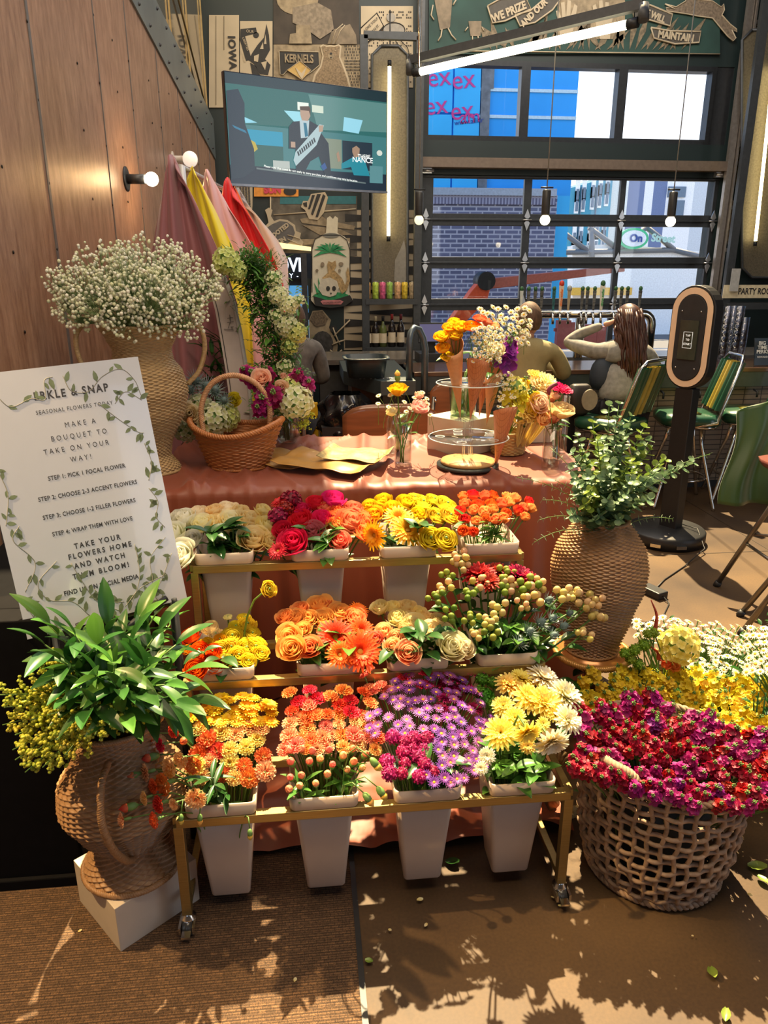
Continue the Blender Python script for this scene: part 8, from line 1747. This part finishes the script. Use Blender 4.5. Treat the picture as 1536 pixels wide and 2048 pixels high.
for px, py, Y, r, c_, lab in ((518, 1688, 1.66, 14, 'carnyellow', 'pale yellow carnation fallen on the carpet under the cart'), (1143, 1623, 1.70, 13, 'paleyellow', 'pale bloom fallen beside the floor basket')):
    h = atZ(px, py, .02); rr = r*zdepth(h)/FPX; t = thing('carnation', lab, 'flower', (h.x, h.y, .008)); place('blossom', bloom('carnation', c_, 1), t, Matrix.Translation((0, 0, rr*.6)) @ frame_to((0, -.9, .4)) @ Matrix.Scale(rr, 4)); MB().tube([(0, rr*.9, .004), (.01, rr*.9+.05, .003)], .002, 5).obj('stem', stemg, t)
# ============================================================ people
skin_m = mat('skin', (.52, .28, .19), .5, var=.06, scale=8)
def body(name, joints, edges, m, root, sub=2):
    """joints {key:(xyz, radius)} grown into one continuous surface"""
    ks = list(joints); me = bpy.data.meshes.new(name); me.from_pydata([joints[k][0] for k in ks], [(ks.index(a), ks.index(b)) for a, b in edges], [])
    o = bpy.data.objects.new(name, me); COL.objects.link(o); o.parent = root
    me.materials.append(m); sk = o.modifiers.new('skin', 'SKIN'); sk.use_smooth_shade = True
    lay_ = me.skin_vertices[0] if me.skin_vertices else None
    if lay_ is None:
        bm = bmesh.new(); bm.from_mesh(me); bm.verts.layers.skin.verify(); bm.to_mesh(me); bm.free(); lay_ = me.skin_vertices[0]
    for i, k in enumerate(ks):
        r = joints[k][1]; lay_.data[i].radius = (r, r) if not isinstance(r, tuple) else r; lay_.data[i].use_root = (i == 0)
    s = o.modifiers.new('sub', 'SUBSURF'); s.levels = sub; s.render_levels = sub
    return o
def chain(*k): return list(zip(k, k[1:]))
def hand(root, w, d, up, m, s=1., curl=.5):
    """palm with four unequal fingers and a thumb, wrist at w pointing along d"""
    w, d, up = Vector(w), Vector(d).normalized(), Vector(up); sd_ = d.cross(up).normalized(); up = sd_.cross(d).normalized()
    J = {'w': (w, .026*s), 'p': (w+d*.045*s, (.036*s, .018*s)), 'q': (w+d*.085*s, (.036*s, .016*s))}; E = [('w', 'p'), ('p', 'q')]
    for i, (o_, L_) in enumerate(((-.028, .062), (-.009, .072), (.010, .068), (.028, .052))):
        b_ = w+d*.09*s+sd_*o_*s; m1 = b_+d*L_*.5*s-up*.004; t_ = m1+(d*(1-curl)-up*curl)*L_*.5*s
        J['a%d' % i] = (b_, .0095*s); J['b%d' % i] = (m1, .0085*s); J['c%d' % i] = (t_, .0075*s); E += [('q', 'a%d' % i), ('a%d' % i, 'b%d' % i), ('b%d' % i, 'c%d' % i)]
    t1 = w+d*.045*s+sd_*-.04*s; J['t1'] = (t1, .011*s); J['t2'] = (t1+d*.04*s-sd_*.012*s-up*.012*s, .0095*s); E += [('p', 't1'), ('t1', 't2')]
    return body('hand', J, E, m, root, 1)
def head_mesh(w=.078, d=.098, h=.115):
    def f(u, v):
        a = 2*pi*u; e = -pi/2+pi*v; x, y, z = cos(e)*sin(a), -cos(e)*cos(a), sin(e)     # face looks along -y here
        jaw = 1-.22*max(0, -z)**1.3; fx = x*w*jaw; fy = y*d*(1 if y > 0 else .96)*jaw; fz = z*h
        if y < 0:
            fy -= .020*math.exp(-((x/.12)**2+((z+.05)/.16)**2)); fy -= .006*math.exp(-((x/.3)**2+((z+.42)/.07)**2)); fy += .008*math.exp(-(((abs(x)-.38)/.16)**2+((z-.14)/.13)**2))
            fy -= .008*math.exp(-((x/.3)**2+((z+.8)/.2)**2))
        return ((fx, fy, fz), 0)
    return MB().grid(f, 40, 26, closeu=True)
def head(root, c, yaw, nod, m=skin_m, w=.078):
    Mh = Matrix.Translation(c) @ Matrix.Rotation(yaw, 4, 'Z') @ Matrix.Rotation(nod, 4, 'X')
    hd = MB().add(head_mesh(w), Mh)
    for s_ in (-1, 1): hd.add(MB().ball((s_*.080, .012, -.006), .030, 10, 8, sc=(.35, .7, 1.1)), Mh)
    o = hd.obj('head', m, root)
    MB().add(MB().ball((-.030, -.083, .018), .011, 8, 6).ball((.030, -.083, .018), .011, 8, 6), Mh).obj('eyes', mat('eye_dark', (.05, .04, .03), .2), o)
    MB().add(MB().tube([(-.024, -.094, -.050), (0, -.101, -.052), (.024, -.094, -.050)], .004, 6), Mh).obj('lips', mat('lips', (.42, .14, .11), .5), o)
    return o, Mh
def person(lab, loc, rz): return thing('person', lab, 'person', loc, rz)
# --- man on a stool in an olive-tan sweater (seen from behind; local +y faces the bar)
p1 = person('person with short brown hair in an olive tan sweater seated at the bar', (1.50, 4.93, 0), radians(-4))
olive = mat('olive_sweater', (.30, .25, .115), .85, var=.10, scale=20, bump=.15); jeans = mat('dark_jeans', (.03, .035, .05), .8)
J = {'pel': ((0, 0, .70), (.17, .12)), 'wai': ((0, .03, .83), (.150, .11)), 'che': ((0, .07, .98), (.175, .115)), 'sho': ((0, .09, 1.09), (.15, .09)), 'nek': ((0, .10, 1.17), .06),
     'sl': ((-.19, .09, 1.08), .066), 'el': ((-.27, .20, .90), .054), 'wl': ((-.15, .42, .965), .034), 'sr': ((.19, .09, 1.08), .066), 'er': ((.31, .17, .905), .055), 'wr': ((.22, .42, .965), .034)}
body('sweater', J, chain('pel', 'wai', 'che', 'sho', 'nek')+chain('sho', 'sl', 'el', 'wl')+chain('sho', 'sr', 'er', 'wr'), olive, p1)
J = {'p': ((0, .02, .67), (.15, .10)), 'hl': ((-.10, .04, .66), .085), 'kl': ((-.15, .26, .64), .060), 'al': ((-.14, .20, .26), .042), 'hr': ((.10, .04, .66), .085), 'kr': ((.15, .26, .64), .060), 'ar': ((.14, .20, .26), .042)}
body('trousers', J, chain('p', 'hl', 'kl', 'al')+chain('p', 'hr', 'kr', 'ar'), jeans, p1)
for s_ in (-1, 1): body('shoe', {'a': ((s_*.14, .14, .235), .045), 'b': ((s_*.14, .22, .225), (.045, .032)), 'c': ((s_*.145, .29, .22), (.04, .025))}, chain('a', 'b', 'c'), black, p1)
MB().tube([(0, .10, 1.13), (0, .12, 1.22)], .052, 14).obj('neck', skin_m, p1)
hd1, Mh = head(p1, (0.01, .13, 1.285), pi+.25, -.12)
def hair_cap(f, m, root, Mh, name='hair', lift=1.06, w=.078):
    base = head_mesh(w); hb = MB(); keep = {}
    for i, v in enumerate(base.V):
        if f(Vector(v)): keep[i] = hb.v(Vector((v[0]*lift*1.03, v[1]*lift+.002, v[2]*lift+.002)))
    for fc in base.F:
        if all(i in keep for i in fc): hb.f([keep[i] for i in fc], 0, True)
    o = MB().add(hb, Mh).obj(name, m, root); s = o.modifiers.new('t', 'SOLIDIFY'); s.thickness = .008; s.offset = -.5; return o
brown_h = mat('short_brown_hair', (.10, .055, .03), .7, var=.4, scale=90, stretch=(1, 1, .3))
hair_cap(lambda v: v.z > -.055 and not (v.y < -.055 and v.z < .055), brown_h, hd1, Mh)
hand(p1, (-.15, .42, .965), (.5, .7, -.1), (0, 0, 1), skin_m); hand(p1, (.22, .42, .965), (-.5, .7, -.1), (0, 0, 1), skin_m)
# --- person with long brown hair, left arm raised to the head
p2 = person('person with long wavy brown hair in a grey denim jacket leaning on the bar', (2.16, 4.86, 0), radians(-8))
denim = mat('grey_denim', (.23, .225, .20), .85, var=.25, scale=30, bump=.2); vest = mat('navy_vest', (.012, .02, .032), .7)
J = {'pel': ((-.02, 0, .72), (.17, .125)), 'wai': ((-.02, .05, .84), (.15, .11)), 'che': ((-.01, .11, .99), (.155, .11)), 'sho': ((0, .14, 1.09), (.13, .085)), 'nek': ((.01, .15, 1.15), .05),
     'sl': ((-.17, .15, 1.07), .062), 'el': ((-.36, .30, 1.12), .046), 'ml': ((-.26, .29, 1.185), .040), 'wl': ((-.13, .22, 1.245), .028), 'sr': ((.17, .13, 1.07), .062), 'er': ((.29, .22, .90), .052), 'wr': ((.20, .44, .965), .034)}
body('jacket', J, chain('pel', 'wai', 'che', 'sho', 'nek')+chain('sho', 'sl', 'el', 'ml', 'wl')+chain('sho', 'sr', 'er', 'wr'), denim, p2)
J = {'a': ((-.14, .06, .80), (.10, .09)), 'b': ((-.13, .10, .95), (.10, .09)), 'c': ((-.12, .14, 1.03), (.07, .07))}
body('dark_vest', J, chain('a', 'b', 'c'), vest, p2)
J = {'p': ((0, .02, .69), (.15, .10)), 'hl': ((-.12, .03, .68), .085), 'kl': ((-.30, .30, .66), .065), 'al': ((-.28, .36, .30), .042), 'hr': ((.08, .04, .68), .085), 'kr': ((.06, .32, .65), .062), 'ar': ((.05, .28, .30), .042)}
body('trousers', J, chain('p', 'hl', 'kl', 'al')+chain('p', 'hr', 'kr', 'ar'), mat('black_trousers', (.012, .012, .014), .8), p2)
for x, y in ((-.28, .36), (.05, .31)): body('boot', {'a': ((x, y-.05, .30), .05), 'b': ((x, y, .23), .045), 'c': ((x, y+.10, .22), (.04, .028))}, chain('a', 'b', 'c'), black, p2)
MB().tube([(.01, .15, 1.12), (.01, .16, 1.20)], .045, 14).obj('neck', skin_m, p2)
hd2, Mh = head(p2, (.02, .17, 1.262), pi+.5, -.18, w=.074)
lh = mat('long_brown_hair', (.060, .022, .014), .42, var=.55, scale=60, stretch=(1, 1, .12))
hair_cap(lambda v: v.z > -.06 and not (v.y < -.05 and v.z < .05), lh, hd2, Mh, lift=1.14, w=.074)
random.seed(77); hm = MB()
for k in range(110):
    a = rnd(-1.25, 1.9); r = .084; p = Vector((.02+r*sin(a)*1.0, .17-r*cos(a)*1.05, 1.262+rnd(-.02, .10))); e = p.copy(); L_ = rnd(.30, .46) if -.9 < a < 1.5 else rnd(.15, .3); pts = [p]; ph = rnd(0, 6)
    side = Vector((sin(a), -cos(a), 0))
    for j in range(1, 10):
        t = j/9; pts.append(Vector((p.x+side.x*(.03*t+.012*sin(t*9+ph))+.03*t, p.y+side.y*(.02+.035*min(1, t*2))-.045*t+.008*cos(t*9+ph), p.z-L_*t)))
    hm.tube(pts, [.008, .010, .012, .012, .012, .011, .010, .009, .006, .002], 5)
hm.obj('long_hair', lh, hd2)
hand(p2, (-.13, .22, 1.245), (.8, -.25, .35), (0, 0, 1), skin_m); hand(p2, (.20, .44, .965), (-.5, .7, -.1), (0, 0, 1), skin_m)
bg_ = thing('shoulder_bag', 'dark and tan studded shoulder bag on the stool beside the long haired person', 'bag', (1.84, 4.84, .67))
loft(MB(), [ring(.08, .06, 0, 20), ring(.15, .10, .03, 20), ring(.16, .10, .14, 20), ring(.13, .07, .20, 20), ring(.10, .04, .21, 20)], cap1=True).obj('bag_body', mat('bag_black', (.02, .016, .013), .5), bg_)
MB().add(MB().plate([(.055*cos(a)+.0, -.060, .11+.07*sin(a)) for a in [2*pi*i/20 for i in range(20)]][::-1], (0, .02, 0)), Matrix.Translation((.05, 0, 0))).obj('tan_panel', mat('bag_tan', (.28, .24, .17), .7), bg_)
# --- person in a grey sweater behind the arch
p3 = person('person with glasses in a grey knitted sweater half hidden behind the arch garland', (-.085, 5.35, 0), radians(30))
knit = mat('grey_knit', (.16, .145, .13), .9, var=.3, scale=18, bump=.4)
J = {'pel': ((0, 0, .62), (.16, .12)), 'wai': ((0, .0, .80), (.16, .12)), 'che': ((.0, .0, .98), (.175, .12)), 'sho': ((0, .0, 1.09), (.15, .09)), 'nek': ((0, .0, 1.17), .055), 'sl': ((-.19, 0, 1.08), .065), 'el': ((-.25, -.02, .85), .055), 'wl': ((-.16, .20, .82), .034), 'sr': ((.19, 0, 1.08), .068), 'er': ((.27, .02, .84), .056), 'wr': ((.20, .24, .86), .034)}
body('sweater', J, chain('pel', 'wai', 'che', 'sho', 'nek')+chain('sho', 'sl', 'el', 'wl')+chain('sho', 'sr', 'er', 'wr'), knit, p3)
J = {'p': ((0, 0, .62), (.14, .10)), 'hl': ((-.09, 0, .56), .085), 'kl': ((-.10, .02, .36), .062), 'al': ((-.10, 0, .07), .045), 'hr': ((.09, 0, .56), .085), 'kr': ((.10, .02, .36), .062), 'ar': ((.10, 0, .07), .045)}
body('trousers', J, chain('p', 'hl', 'kl', 'al')+chain('p', 'hr', 'kr', 'ar'), jeans, p3)
for s_ in (-1, 1): body('shoe', {'a': ((s_*.10, 0, .05), .05), 'b': ((s_*.10, .09, .04), (.045, .032)), 'c': ((s_*.10, .17, .035), (.04, .025))}, chain('a', 'b', 'c'), black, p3)
MB().tube([(0, 0, 1.12), (0, .01, 1.22)], .05, 14).obj('neck', skin_m, p3)
hd3, Mh = head(p3, (0, .02, 1.285), pi+.1+.9, 0)
hair_cap(lambda v: v.z > -.055 and not (v.y < -.05 and v.z < .05), brown_h, hd3, Mh)
gmb = MB()
for s_ in (-1, 1): gmb.tube([(s_*.032+.022*cos(a), -.104, .016+.018*sin(a)) for a in [2*pi*i/14 for i in range(14)]], .002, 4, closed=True); gmb.tube([(s_*.054, -.102, .018), (s_*.082, .0, .014)], .002, 4)
MB().add(gmb, Mh).obj('glasses', mat('glasses_rose', (.4, .12, .14), .3), hd3)
hand(p3, (-.16, .20, .82), (.3, .8, 0), (0, 0, 1), skin_m); hand(p3, (.20, .24, .86), (-.3, .8, 0), (0, 0, 1), skin_m)
print('objects', len(bpy.data.objects), 'top', sum(1 for o in bpy.data.objects if o.parent is None))
